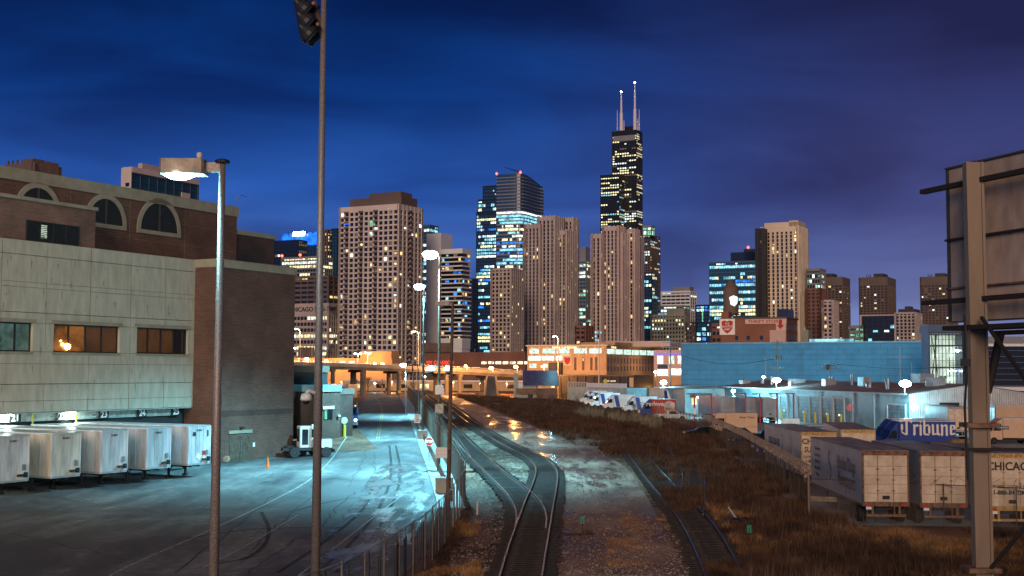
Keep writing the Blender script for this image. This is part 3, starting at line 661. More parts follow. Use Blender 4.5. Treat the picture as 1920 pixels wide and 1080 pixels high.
def flood_pole():
    Y = 41.0; b = P(591.5, 1080, Y); t = P(606, 78, Y); d = (t-b).normalized(); b = b-d*(b.z/d.z); t = t+d*3.4
    o = root('floodlight_pole', 'very tall pole with a tilted bank of unlit floodlights, dome camera halfway down', 'floodlight pole', b); O = b
    MB().tube((0, 0, 0), t-O, .16, .085, 12).build('pole', 'pole_steel', o, smooth=True)
    for k, (dx, dz) in enumerate([(-.42, 0.0), (-.50, .42), (-.58, .84), (-.66, 1.26), (-.30, .05), (-.38, .47), (-.46, .9)]):
        c = P(597, 68, Y)-O+Vector((dx+.15, -.25 if k < 4 else .35, dz)); T = Matrix.Translation(c) @ Matrix.Rotation(math.radians(-48), 4, 'Y') @ Matrix.Rotation(math.radians(20), 4, 'X')
        f = MB().lathe([(.34, -.10), (.36, 0), (.30, .12), (.16, .3), (.10, .42)], (0, 0, 0), 14, T).build('floodlight', 'dark_metal', o)
        MB().lathe([(.31, -.101), (.31, -.12)], (0, 0, 0), 14, T).build('lens', 'trailer_grey', f)
    cb = MB(); top = P(605, 75, Y)-O
    cb.tube(top+Vector((.02, 0, 0)), top+Vector((-.45, 0, 1.9)), .09, .09, 6); cb.tube(top+Vector((-.1, -.5, .4)), top+Vector((-.1, .5, .4)), .06); cb.tube(top+Vector((-.25, -.5, 1.1)), top+Vector((-.25, .5, 1.1)), .06); cb.build('crossarm', 'pole_brown', o)
    c = P(576, 746, Y)-O; pl = P(590, 737, Y)-O
    dm = MB().path([c+Vector((0, -.2, .17)), c+Vector((.1, -.2, .24)), c+Vector((.26, -.1, .16)), Vector((pl.x, -.02, pl.z))], .055, 8).build('camera_arm', 'cream_plastic', o)
    hs = MB().lathe([(.05, .17), (.15, .13), (.19, .02), (.2, -.06), (.15, -.09)], c+Vector((0, -.2, 0)), 18).build('dome_camera', 'cream_plastic', o, smooth=True)
    MB().lathe([(.12, -.08), (.11, -.14), (.06, -.2), (.01, -.21)], c+Vector((0, -.2, 0)), 14).build('camera_dome', 'car_glass', hs, smooth=True)
flood_pole()
# ---------------------------------------------------------------- the skyline
mat('t_cream', (.68, .58, .51), .8, ns=.03, na=.1); mat('t_beige', (.50, .42, .39), .8, ns=.03, na=.12); mat('t_pink', (.58, .46, .42), .8, ns=.03, na=.1)
mat('t_sand', (.75, .62, .46), .8, ns=.03, na=.1); mat('t_white', (.75, .76, .78), .7, ns=.03, na=.08); mat('t_grey', (.24, .24, .25), .7, ns=.03, na=.1)
mat('t_brown', (.15, .11, .092), .8, ns=.03, na=.12); mat('t_dark', (.03, .028, .03), .5); mat('t_black', (.010, .010, .013), .4); mat('t_stone', (.30, .31, .25), .8, ns=.03)
mat('t_steel', (.10, .16, .24), .35, .4); mat('t_navy', (.02, .035, .07), .3, .2); mat('t_redbrick', (.24, .11, .075), .85, ns=.1, na=.15)
mat('t_mast', (.75, .72, .74), .5)
glass('g_dark', (.008, .009, .013), .25); glass('g_blue', (.012, .06, .14), .35); glass('g_teal', (.01, .07, .09), .15); glass('g_black', (.004, .005, .008), .3); glass('g_brown', (.03, .02, .018), .3)
emi('lit_warm', (1, .70, .30), 1.6, ns=.35, lo=.1); emi('lit_yellow', (1, .85, .42), 2.0, ns=.35, lo=.1); emi('lit_white', (.85, 1, .92), 2.2, ns=.3, lo=.12); emi('lit_cyan', (.30, .80, 1), 1.6, ns=.25, lo=.1)
emi('lit_blue', (.03, .25, 1), 1.6, ns=.2, lo=.1); emi('lit_green', (.3, 1, .6), .9, ns=.4, lo=.1); emi('lit_dim', (.8, .55, .35), .22, ns=.4, lo=.2); emi('glow_blue', (.01, .16, 1.0), 2.0, ns=.08, lo=.4)
emi('lit_office', (1, .9, .5), 2.4, ns=.5, lo=.15); emi('neon_red', (1, .05, .04), 2.2)
RR = random.Random(21)
def corner(pxc, top, Y): p = P(pxc, top, Y); return Vector((p.x, p.y, 0)), p.z
def block(o, O, px, top, Y, wall, gl, fh=3.2, bay=3.4, pier=.4, band=.35, e=.5, lit=.05, kinds=('lit_warm',), base=0, nind=14, mode='rand', cols=None, depth=None, parapet=None, capmat=None, pe=1.6, piers=True, zlit=(0, 1), floors=None, name='wall', litB=1.0):
    l, c, r = px; C, zt = corner(c, top, Y)
    wA = tx(l, 0, -U, C) if l < c else 8; wB = tx(r, 0, V, C) if r > c else (depth or 20)
    wA, wB = abs(wA), abs(wB); D = depth or wB
    off = C-O; off.z = 0; q = Matrix.Rotation(GA, 3, 'Z') @ off
    x1, y0 = q.x, q.y; x0, y1 = x1-wA, y0+wB
    nf = floors or max(2, int((zt-base)/fh)); fh = (zt-base)/nf
    core = MB().box(x0+.05, x1-.05, y0+.05, y1-.05, base, zt-.1).build('glazing', gl, o)
    wl = MB()
    cap = parapet if parapet is not None else fh*.5
    for k in range(nf+1):
        z = base+k*fh; wl.box(x0-e, x1+e, y0-e, y1+e, z-fh*band/2, z+fh*band/2) if k < nf else wl.box(x0-e*1.2, x1+e*1.2, y0-e*1.2, y1+e*1.2, zt-cap, zt)
    ca = cols[0] if cols else max(2, round(wA/bay)); cb = cols[1] if cols else max(1, round(wB/bay))
    ba, bb = wA/ca, wB/cb; ee = e*pe
    if piers:
        for i in range(ca+1):
            x = x0+i*ba; w = pier*ba/2*(1 if 0 < i < ca else 1.3); wl.box(x-w, x+w, y0-ee, y0, base, zt-.02 if pe < 1.8 else zt+.5)
        for j in range(cb+1):
            y = y0+j*bb; w = pier*bb/2*(1 if 0 < j < cb else 1.3); wl.box(x1, x1+ee, y-w, y+w, base, zt-.02 if pe < 1.8 else zt+.5)
        for (x, y) in ((x0, y0), (x1, y0), (x1, y1)): wl.box(x-ee, x+ee, y-ee, y+ee, base, zt-.03)
    w = wl.build(name, capmat or wall, o) if False else wl.build(name, wall, o)
    # lit windows
    cells = []
    for f, n, nm in (('A', ca, ba), ('B', cb, bb)):
        for k in range(nf):
            zf = k/nf
            if not (zlit[0] <= zf <= zlit[1]): continue
            if mode == 'band':
                fr = RR.choice((0, .08, .15, .3, .55, .8, .95)) * lit*2; kd = RR.choice(kinds); on_ = RR.random() < .5
                for i in range(n):
                    if RR.random() < .35: on_ = RR.random() < fr
                    if on_: cells.append((f, i, k, kd if RR.random() < .8 else RR.choice(kinds)))
            else:
                for i in range(n):
                    if RR.random() < lit*(litB if f == 'B' else 1): cells.append((f, i, k, RR.choice(kinds)))
    RR.shuffle(cells); cache = {}; rest = {}
    g = .12+e*.25
    for idx, (f, i, k, kd) in enumerate(cells):
        hz = fh*(1-band)*.5*.9; z = base+(k+.5)*fh; ww = (ba if f == 'A' else bb)*(1-(pier if piers else .06))*.5*.95
        if f == 'A': v = [(-ww, 0, -hz), (ww, 0, -hz), (ww, 0, hz), (-ww, 0, hz)]; loc = (x0+(i+.5)*ba, y0-g, z)
        else: v = [(0, -ww, -hz), (0, ww, -hz), (0, ww, hz), (0, -ww, hz)]; loc = (x1+g, y0+(i+.5)*bb, z)
        if idx < nind:
            key = (f, kd)
            if key not in cache: m = MB(); m.add(v, [(0, 1, 2, 3)]); cache[key] = m.mesh('window', kd)
            wo = bpy.data.objects.new('window', cache[key]); S.collection.objects.link(wo); wo.parent = o; wo.location = loc; wo.scale = (1, 1, 1) if mode == 'band' else ((sx_ := RR.choice((1, 1, .55, .75))), sx_, RR.choice((1, 1, .6)))
        else: sq = (1, 1) if mode == 'band' else (RR.choice((1, 1, .55, .75)), RR.choice((1, 1, .6))); rest.setdefault(kd, MB()).add([Vector((p[0]*sq[0], p[1]*sq[0], p[2]*sq[1]))+Vector(loc) for p in v], [(0, 1, 2, 3)])
    if rest:
        mb = MB(); ks = list(rest)
        for i, kd in enumerate(ks): mb.m = i; mb.add(rest[kd].v, rest[kd].f)
        mb.build('window', ks, o, kind='stuff')
    return (x0, x1, y0, y1, zt, base)
def tower(px, top, Y, label, cat='skyscraper', name='skyscraper', **k):
    C, zt = corner(px[1], top, Y); o = root(name, label, cat, C, -GA, k.pop('group', None)); b = block(o, C, px, top, Y, **k); return o, C, b
def capbox(o, b, fx, fy, h, m, z0=None, name='penthouse'):
    x0, x1, y0, y1, zt, _ = b; w, d = x1-x0, y1-y0; z = zt-.05 if z0 is None else z0
    return B(x0+w*fx[0], x0+w*fx[1], y0+d*fy[0], y0+d*fy[1], z, z+h).build(name, m, o)
def beacon(o, p, r=.9):
    return MB().lathe([(.1, -r), (r, 0), (.1, r)], p, 8).build('red_beacon', 'bulb_red', o)
def skyline():
    # the gridded apartment tower
    o, C, b = tower((636, 748, 789), 382, 850, 'broad cream apartment tower with a dense grid of square windows and stacked balconies', wall='t_cream', gl='g_dark', cols=(12, 6), floors=34, pier=.30, band=.32, e=.5, lit=.13, kinds=('lit_warm', 'lit_yellow', 'lit_dim', 'lit_white'), nind=60, parapet=4.2)
    x0, x1, y0, y1, zt, _ = b; capbox(o, b, (.12, 1.0), (.1, .8), 6.0, 't_brown'); capbox(o, b, (.42, .95), (.2, .7), 9.5, 't_brown')
    bal = {'A': MB().box(-1.6, 1.6, -1.6, 0, -.2, .0), 'B': MB().box(0, 1.6, -1.6, 1.6, -.2, .0)}
    bal['A'].box(-1.6, 1.6, -1.62, -1.5, 0, 1.05); bal['A'].box(-1.6, -1.5, -1.5, 0, 0, 1.05); bal['A'].box(1.5, 1.6, -1.5, 0, 0, 1.05)
    bal['B'].box(1.5, 1.62, -1.6, 1.6, 0, 1.05); bal['B'].box(0, 1.5, -1.6, -1.5, 0, 1.05); bal['B'].box(0, 1.5, 1.5, 1.6, 0, 1.05)
    bm = {k: v.mesh('balcony', 't_brown') for k, v in bal.items()}; ba = (x1-x0)/12; bb = (y1-y0)/6; fh = zt/34; cnt = 0; rest = MB()
    for k in range(33, 1, -1):
        for f, i in (('A', 1), ('A', 4), ('A', 7), ('B', 2)):
            loc = (x0+(i+.5)*ba, y0-.5, k*fh-.9) if f == 'A' else (x1+.5, y0+(i+.5)*bb, k*fh-.9)
            if cnt < 96: q = bpy.data.objects.new('balcony', bm[f]); S.collection.objects.link(q); q.parent = o; q.location = loc; cnt += 1
            else: rest.add([Vector(v)+Vector(loc) for v in bal[f].v], bal[f].f)
    rest.build('balcony', 't_brown', o, kind='stuff')
    z = zt*.905; mb = MB(); mb.box(x0+ba*6.3, x0+ba*7.3, y0-.7, y0-.62, z-2.4, z+.8); mb.build('green_lit_window', 'lit_green', o); B(x0+ba*1.1, x0+ba*2.2, y0-2.2, y0-2.15, z-.9, z-.3).build('blue_light_strip', 'glow_blue', o)
    # curved glass office tower
    o, C, b = tower((893, 931, 950), 395, 1500, 'tall blue glass office tower with bright office floors, a curved roof and red beacons', wall='t_navy', gl='g_blue', fh=4.0, bay=2.6, pier=.12, band=.30, e=.3, lit=.85, mode='band', kinds=('lit_white', 'lit_cyan', 'lit_blue', 'lit_office', 'lit_cyan'), nind=30, parapet=3)
    block(o, C, (896, 931, 950), 372, 1502, 't_navy', 'g_blue', fh=4, bay=2.6, pier=.12, band=.3, e=.3, lit=.8, mode='band', kinds=('lit_office', 'lit_white', 'lit_cyan'), base=b[4]-.2, nind=12)
    block(o, C, (905, 931, 950), 347, 1504, 't_navy', 'g_blue', fh=4, bay=2.6, pier=.12, band=.3, e=.3, lit=.04, kinds=('lit_cyan',), base=b[4]+14, nind=3)
    def arc(Y, pxa, pxb, n=14):                       # bulging front between two picture columns
        a, c = P(pxa, 600, Y), P(pxb, 600, Y+6); out = []
        for i in range(n+1):
            t = i/n; bulge = 0 if t < .45 else math.sin((t-.45)/.55*math.pi/2)**2*46
            out.append(Vector((a.x+(c.x-a.x)*t, a.y-26*math.sin(t*math.pi*.5)+bulge+14*t, 0)))
        return out
    pts = arc(1488, 930, 1019); loc = [Matrix.Rotation(GA, 3, 'Z') @ (p-C) for p in pts]; back = [Matrix.Rotation(GA, 3, 'Z') @ (P(1019, 600, 1580)-C), Matrix.Rotation(GA, 3, 'Z') @ (P(930, 600, 1560)-C)]
    for q in back: q.z = 0
    ztop = [P(930+(89)*i/14, 328 if i < 8 else 328+(i-8)**1.6*.9, 1488).z for i in range(15)]
    core = MB(); n = len(loc); vs = [Vector((p.x, p.y, 0)) for p in loc+back]+[Vector((p.x, p.y, z)) for p, z in zip(loc+back, ztop+[ztop[-1], ztop[0]])]; nn = n+2
    core.add(vs, [tuple(range(nn, 2*nn))]+[(i, (i+1) % nn, (i+1) % nn+nn, i+nn) for i in range(nn)]); core.build('curved_glazing', 'g_blue', o)
    bd = MB(); lit = {}
    nf = 60; zf = ztop[0]/nf
    for k in range(1, nf+1):
        z = k*zf; zt_ = k/nf
        fr = 0 if zt_ > .80 else RR.choice((.3, .5, .8, .95, .98, .6)); kd = RR.choice(('lit_white', 'lit_cyan', 'lit_office', 'lit_blue', 'lit_cyan')); on_ = False
        if .74 < zt_ < .80: fr = .95; kd = 'lit_cyan'
        for i in range(n-1):
            if z > min(ztop[i], ztop[i+1])-1: continue
            a, c = loc[i], loc[i+1]; d = (c-a).normalized(); nrm = Vector((d.y, -d.x, 0)); 
            q = [a+nrm*.5, c+nrm*.5]
            hb = zf*.14 if k % 3 else zf*.2
            bd.add([(q[0].x, q[0].y, z-hb), (q[1].x, q[1].y, z-hb), (q[1].x, q[1].y, z+hb), (q[0].x, q[0].y, z+hb), (a.x, a.y, z+hb), (c.x, c.y, z+hb)], [(0, 1, 2, 3), (3, 2, 5, 4)])
            for s in range(3):
                if RR.random() < .4: on_ = RR.random() < fr
                if on_ and z+zf < min(ztop[i], ztop[i+1]):
                    u0, u1 = a.lerp(c, s/3+.02)+nrm*.25, a.lerp(c, (s+1)/3-.02)+nrm*.25
                    lit.setdefault(kd, MB()).add([(u0.x, u0.y, z+hb), (u1.x, u1.y, z+hb), (u1.x, u1.y, z+zf*.8), (u0.x, u0.y, z+zf*.8)], [(0, 1, 2, 3)])
    bd.build('floor_band', 't_grey', o); mb = MB(); ks = list(lit)
    for i, kd in enumerate(ks): mb.m = i; mb.add(lit[kd].v, lit[kd].f)
    mb.build('window', ks, o, kind='stuff')
    beacon(o, (loc[0].x, loc[0].y, ztop[0]+1.5), 1.6); beacon(o, (loc[7].x, loc[7].y, ztop[7]+1.5), 1.6)
    cr = MB(); c5 = Vector((loc[5].x, loc[5].y+8, ztop[5])); cr.tube(c5, c5+Vector((0, 0, 7)), .8, .5, 5); cr.tube(c5+Vector((4, 0, 3)), c5+Vector((-16, -3, 10)), .6, .3, 5); cr.build('roof_crane', 't_black', o)
    # pinkish twins and their neighbours
    def ribbed(px, top, Y, label, steps, wall='t_beige', **k):
        kk = dict(wall=wall, gl='g_dark', fh=3.1, bay=3.6, pier=.50, band=.15, e=.35, pe=2.8, lit=.14, kinds=('lit_yellow', 'lit_warm', 'lit_dim'), nind=30, parapet=3)
        kk.update(k); o, C, b = tower(px, top, Y, label, **kk)
        for (p2, t2, dy) in steps:
            block(o, C, p2, t2, Y+dy, wall, 'g_dark', fh=3.1, bay=3.6, pier=.50, band=.15, e=.35, pe=2.8, lit=.06, kinds=('lit_warm',), base=0, nind=4, parapet=3)
        return o, C, b
    ribbed((983, 1062, 1083), 432, 1000, 'tall ribbed brown stone apartment tower with a stepped crown, right of the curved glass tower', [((1010, 1040, 1056), 405, -4), ((1040, 1074, 1083), 408, 14), ((985, 1012, 1030), 420, -2)])
    o, C, b = ribbed((1111, 1166, 1206), 437, 1000, 'ribbed pinkish apartment tower standing directly in front of the black antenna skyscraper', [((1132, 1159, 1172), 424, -3), ((1172, 1189, 1199), 430, 10)], wall='t_pink')
    x0, x1, y0, y1, zt, _ = b
    B(x0+(x1-x0)*.58, x1-1.5, y0-.9, y0-.75, 10, zt-10).build('glazed_bay', 'g_blue', o)
    bl = MB()
    for k in range(60): z = RR.uniform(4, 40); x = x0+(RR.randint(0, 3)+.5)*2.2; bl.box(x-.7, x+.7, y0-1.1, y0-1.0, int(z/3.1)*3.1+.8, int(z/3.1)*3.1+2.2)
    bl.build('blue_lit_window', 'lit_cyan', o)
    tower((922, 958, 981), 502, 930, 'shorter beige apartment tower with pale bays, left of the tall ribbed brown one', wall='t_beige', gl='g_dark', fh=3.1, bay=3.2, pier=.4, band=.34, e=.4, lit=.15, kinds=('lit_yellow', 'lit_warm', 'lit_dim'), nind=40)
    # white slab hotel
    o, C, b = tower((799, 827, 847), 437, 920, 'white hotel slab with a blank end wall and long white balcony bands', wall='t_white', gl='t_white', fh=3.2, bay=40, pier=.02, band=.9, e=.12, lit=0, piers=False, nind=0, parapet=10, floors=40)
    block(o, C, (827, 866, 880), 466, 905, 't_white', 'g_dark', fh=3.1, bay=3.4, pier=.06, band=.30, e=1.1, piers=False, lit=.30, kinds=('lit_cyan', 'lit_dim', 'lit_blue', 'lit_warm'), base=30, nind=40, parapet=3.5, litB=.8)
    block(o, C, (826, 866, 881), 634, 904, 't_white', 't_white', fh=12, bay=60, pier=.02, band=.8, e=.3, lit=0, piers=False, nind=0)
    # black tower with antennas
    o, C, b = tower((1149, 1193, 1205), 243, 2250, 'black stepped skyscraper with two white antenna masts, tallest in the skyline', wall='t_black', gl='g_black', fh=4.4, bay=4.6, pier=.28, band=.42, e=.4, lit=.48, mode='band', kinds=('lit_office', 'lit_yellow', 'lit_white', 'lit_dim'), nind=60, parapet=7)
    block(o, C, (1127, 1161, 1175), 326, 2238, 't_black', 'g_black', fh=4.4, bay=4.6, pier=.28, band=.42, e=.4, lit=.4, mode='band', kinds=('lit_office', 'lit_yellow', 'lit_cyan'), nind=30, parapet=6)
    x0, x1, y0, y1, zt, _ = b
    B(x0+2, x1-2, y0-.9, y0-.6, zt-19, zt-9).build('lit_louvre_band', 't_grey', o)
    capbox(o, b, (.25, .8), (.3, .8), 9, 't_black')
    for px, ptop, r in ((1165, 172, 3.4), (1190.5, 155, 3.4)):
        q = Matrix.Rotation(GA, 3, 'Z') @ (P(px, 240, 2262)-C); zz = P(px, ptop, 2262).z; z1 = zt+(zz-zt)*.45
        m = MB(); m.tube((q.x, q.y, zt), (q.x, q.y, z1), r, r*.85, 10); m.tube((q.x, q.y, z1), (q.x, q.y, zt+(zz-zt)*.8), r*.6, r*.5, 10); m.tube((q.x, q.y, zt+(zz-zt)*.8), (q.x, q.y, zz), 1.3, .8, 8); m.build('antenna_mast', 't_mast', o, smooth=False)
        MB().lathe([(.2, -1.5), (1.8, 0), (.2, 1.5)], (q.x, q.y, zz), 8).build('mast_light', 'bulb_white', o)
    for px, ptop in ((1157.5, 207), (1198.5, 205), (1196, 222), (1170, 225)):
        q = Matrix.Rotation(GA, 3, 'Z') @ (P(px, 240, 2258)-C); MB().tube((q.x, q.y, zt), (q.x, q.y, P(px, ptop, 2258).z), 1.0, .5, 6).build('thin_mast', 't_mast', o)
    # right shoulder of the black tower
    o, C, b = tower((1206, 1219, 1238), 440, 1900, 'dark brown tower with a glowing greenish crown behind the ribbed pinkish tower', wall='t_brown', gl='g_dark', fh=4, bay=4, pier=.3, band=.4, e=.4, lit=.16, mode='band', kinds=('lit_warm', 'lit_white', 'lit_cyan'), nind=20)
    block(o, C, (1206, 1222, 1228), 422, 1890, 't_grey', 'lit_green', fh=6, bay=6, pier=.2, band=.2, e=.3, lit=.7, kinds=('lit_white', 'lit_green'), base=b[4]-2, nind=6, name='lit_crown')
    tower((1206, 1222, 1232), 510, 1200, 'dark blue glass block tucked beside the ribbed pinkish tower', wall='t_navy', gl='g_blue', fh=3.6, bay=3.5, pier=.2, band=.3, e=.3, lit=.3, mode='band', kinds=('lit_cyan', 'lit_white', 'lit_yellow'), nind=24)
    o, C, b = tower((1082, 1099, 1112), 487, 1300, 'grey office tower with rows of pale green lit floors between the two ribbed towers', wall='t_grey', gl='g_teal', fh=3.8, bay=3.2, pier=.15, band=.3, e=.4, lit=.45, mode='band', kinds=('lit_yellow', 'lit_white', 'lit_green'), nind=30)
    capbox(o, b, (.2, .8), (.2, .8), 14, 't_grey')
    tower((1080, 1098, 1113), 610, 800, 'brown stepped brick apartment block at the foot between the ribbed towers', wall='t_redbrick', gl='g_dark', fh=3, bay=4, pier=.3, band=.5, e=.4, lit=.04, kinds=('lit_warm',), nind=4, cat='building', name='apartment_block')
    # left cluster
    tower((788, 806, 820), 421, 1300, 'slim cyan glass tower half hidden behind the gridded apartment tower', wall='t_steel', gl='g_teal', fh=3.8, bay=3.5, pier=.12, band=.25, e=.3, lit=.5, mode='band', kinds=('lit_cyan', 'lit_white'), nind=20)
    tower((879, 889, 895), 522, 1250, 'narrow dark tower between the white hotel and the blue glass tower', wall='t_navy', gl='g_dark', fh=3.6, bay=3.5, pier=.2, band=.3, e=.3, lit=.05, kinds=('lit_white', 'lit_dim'), nind=8)
    o, C, b = tower((528, 600, 622), 437, 1900, 'distant tower floodlit vivid blue at its arched crown', wall='t_navy', gl='g_blue', fh=4, bay=5, pier=.25, band=.3, e=.4, lit=.3, mode='band', kinds=('lit_yellow', 'lit_cyan'), nind=16, zlit=(0, .8))
    x0, x1, y0, y1, zt, _ = b
    for i in range(6): xx = x0+(x1-x0)*(i+.5)/6; MB().lathe([(5.5, -14), (5.5, -1), (4.2, 3), (1.5, 5)], (xx, y0-1, zt-3), 12).build('lit_arch', 'glow_blue', o)
    B(x0+2, x1-2, y0-2.2, y0-1.6, zt-18, zt-14).build('lit_band', 'glow_blue', o); B(x0+(x1-x0)*.36, x0+(x1-x0)*.66, y0-7, y0-6.4, zt-3, zt+3).build('lit_sign', 'bulb_white', o)
    tower((513, 560, 573), 449, 1400, 'dark tower with faint blue bands beside the blue-crowned one', wall='t_navy', gl='g_dark', fh=3.8, bay=4, pier=.2, band=.3, e=.3, lit=.12, mode='band', kinds=('lit_white', 'lit_dim', 'lit_cyan'), nind=16)
    o, C, b = tower((527, 597, 622), 480, 1250, 'wide office block with glowing yellow floors and red roof beacons', wall='t_grey', gl='g_dark', fh=4, bay=3.2, pier=.10, band=.36, e=.4, lit=.55, mode='band', kinds=('lit_office', 'lit_yellow', 'lit_white'), nind=40)
    for i in (0, .5, 1): beacon(o, (b[0]+(b[1]-b[0])*i, b[2], b[4]+2), 1.6)
    tower((602, 614, 621), 430, 1500, 'brown tower with a lit edge just left of the dark slab', wall='t_brown', gl='g_dark', fh=3.8, bay=4, pier=.4, band=.3, e=.4, lit=.10, kinds=('lit_warm', 'lit_yellow'), nind=10, litB=6)
    tower((620, 633, 640), 428, 1350, 'narrow dark slab behind the left edge of the gridded tower', wall='t_navy', gl='g_teal', fh=3.8, bay=4, pier=.15, band=.25, e=.3, lit=.03, kinds=('lit_white',), nind=6)
    o, C, b = tower((540, 616, 633), 516, 900, 'brown striped office block above the newspaper sign', wall='t_brown', gl='g_dark', fh=3.4, bay=6, pier=.12, band=.48, e=.5, lit=.05, mode='band', kinds=('lit_warm', 'lit_dim'), nind=20, capmat=None)
    x0, x1, y0, y1, zt, _ = b
    C2, z2 = corner(616, 568, 896); b2 = block(o, C, (545, 616, 633), 568, 896, 't_beige', 'g_dark', fh=4.2, bay=3, pier=.12, band=.42, e=.5, lit=.55, mode='band', kinds=('lit_office', 'lit_yellow', 'lit_white'), nind=30, parapet=8.5, name='base_wall')
    text('CHICAGO SUN-TIMES', 4.6, o, ((b2[0]+b2[1])/2+5.0, b2[2]-.75, b2[4]-4.4), '-y', 't_black', ext=.15, bold=.05, sx=1.0)
    # far left
    o, C, b = tower((224, 247, 366), 313, 600, 'cream and glass tower rising behind the printing works roof', wall='t_steel', gl='g_teal', fh=3.2, bay=6, pier=.03, band=.07, e=.25, lit=.0, nind=0, parapet=3.0, kinds=('lit_white',))
    x0, x1, y0, y1, zt, _ = b
    B(x0-.4, x1+.6, y0-.8, y0-.5, zt-40, zt-.2).build('end_pier', 't_cream', o); B(x0, x1+.8, y0-.4, y1, zt-2.6, zt+.1).build('top_band', 't_cream', o); wm = MB()
    for k in range(8):
        for s in (.58, .8): xx = x0+(x1-x0)*s; wm.box(xx-.6, xx+.6, y0-.95, y0-.82, zt-9.5-k*3.2, zt-7.7-k*3.2)
    wm.build('window', 'g_dark', o); L2 = y1-y0
    B(x1+.3, x1+.9, y0+L2*.73, y0+L2*.86, zt-44, zt-8).build('side_pier', 't_cream', o)
    for k in range(6):
        for s in (.77, .82): B(x1+.92, x1+1.0, y0+L2*s-.5, y0+L2*s+.5, zt-13.5-k*3.2, zt-11.5-k*3.2).build('window', 'lit_white' if k in (1, 2) else 'g_dark', o)
    B(x1+.3, x1+.5, y0+L2*.46, y0+L2*.55, zt-15, zt-11).build('lit_room', 'lit_yellow', o)
    capbox(o, b, (.5, 1), (.15, .45), 3, 't_beige')
    o, C, b = tower((-60, 62, 103), 304, 420, 'dark brown brick block seen over the left end of the roof', wall='t_brown', gl='g_brown', fh=3.2, bay=4, pier=.4, band=.6, e=.2, lit=0, nind=0, kinds=('lit_dim',), parapet=6, cat='building', name='apartment_block')
    for f in (.55, .62, .7, .78): capbox(o, b, (f, f+.02), (.05, .1), 1.6, 't_brown', name='chimney')
    capbox(o, b, (.8, .97), (.05, .5), 1.6, 't_brown'); capbox(o, b, (.99, 1.0), (.45, .98), 1.2, 't_brown')
    # right cluster
    o, C, b = tower((1331, 1424, 1436), 488, 1300, 'wide teal glass office block with scattered lit floors and a dark penthouse', wall='t_steel', gl='g_teal', fh=3.8, bay=2.6, pier=.10, band=.22, e=.25, lit=.55, mode='band', kinds=('lit_cyan', 'lit_white', 'lit_yellow', 'lit_cyan', 'lit_blue'), nind=50)
    capbox(o, b, (.42, 1.0), (.1, 1), 9.5, 't_navy'); capbox(o, b, (.68, .98), (.1, 1), 12.5, 't_navy'); beacon(o, (b[0]+(b[1]-b[0])*.78, b[2], b[4]+14), 1.5)
    o, C, b = tower((1431, 1496, 1515), 424, 1000, 'tall cream apartment tower with white ribs and a chamfered crown', wall='t_sand', gl='g_dark', fh=3.1, bay=3.9, pier=.52, band=.16, e=.4, pe=2.8, lit=.06, kinds=('lit_yellow', 'lit_warm', 'lit_white'), nind=20, parapet=4)
    block(o, C, (1421, 1431, 1440), 428, 1004, 't_dark', 'g_black', fh=3.1, bay=4, pier=.1, band=.25, e=.8, lit=.04, kinds=('lit_cyan', 'lit_dim'), nind=4)
    capbox(o, b, (.05, 1.0), (.05, .9), 4, 't_sand'); capbox(o, b, (.74, .99), (.05, .95), 5, 't_sand')
    o, C, b = tower((1514, 1538, 1549), 540, 1000, 'dark brick block with green-lit top floors beside the cream tower', wall='t_redbrick', gl='g_brown', fh=3.1, bay=3.4, pier=.4, band=.4, e=.6, lit=.02, kinds=('lit_dim',), nind=4, cat='apartment block', name='apartment_block')
    block(o, C, (1514, 1538, 1549), 503, 1003, 't_grey', 'g_dark', fh=3.4, bay=2.4, pier=.2, band=.3, e=.3, lit=.5, kinds=('lit_green', 'lit_white'), base=b[4]-.5, zlit=(0, .55), nind=14)
    tower((1544, 1561, 1572), 562, 950, 'pinkish brick apartment block with columns of small balconies', wall='t_pink', gl='g_dark', fh=3, bay=3.2, pier=.4, band=.35, e=.5, lit=.05, kinds=('lit_warm',), nind=8, cat='apartment block', name='apartment_block')
    for (px, top, lab) in (((1540, 1579, 1594), 519, 'brown concrete tower with a blank top, nearest the cream ribbed tower'), ((1613, 1664, 1680), 519, 'brown concrete tower with a blank top behind the framed dark glass block'), ((1728, 1779, 1796), 518, 'brown concrete tower partly hidden by the billboard')):
        o, C, b = tower(px, top, 1500, lab, wall='t_brown', gl='g_brown', fh=3.2, bay=4.2, pier=.30, band=.38, e=.5, lit=.14, kinds=('lit_yellow', 'lit_warm', 'lit_white', 'lit_dim'), nind=30, parapet=10, group='three brown concrete towers')
        capbox(o, b, (.1, .5) if px[0] == 1540 else (.45, .8), (.2, .8), 5, 't_dark')
        for f in (.2, .27, .33): capbox(o, b, (f, f+.012), (.2, .24), 4, 't_dark', name='flue')
    o, C, b = tower((1616, 1678, 1681), 591, 900, 'short dark glass block with a pale frame, in front of the middle brown tower', wall='t_navy', gl='g_dark', fh=3.2, bay=4, pier=.1, band=.2, e=.2, lit=.14, kinds=('lit_white', 'lit_cyan'), nind=30, cat='building', name='glass_block')
    x0, x1, y0, y1, zt, _ = b; fr = MB(); fr.box(x0-1, x1+1, y0-1.6, y0-.6, zt-.4, zt+.6); fr.box(x0-1, x0+.3, y0-1.6, y0-.6, 0, zt-.4); fr.box(x1-.3, x1+1, y0-1.6, y0-.6, 0, zt-.4); fr.build('pale_frame', 't_beige', o)
    o, C, b = tower((1680, 1716, 1729), 585, 1100, 'pale apartment block with blue glass edge between two brown towers', wall='t_beige', gl='g_dark', fh=3, bay=3.6, pier=.4, band=.3, e=.5, lit=.05, kinds=('lit_warm', 'lit_white'), nind=12, cat='building', name='apartment_block', litB=5)
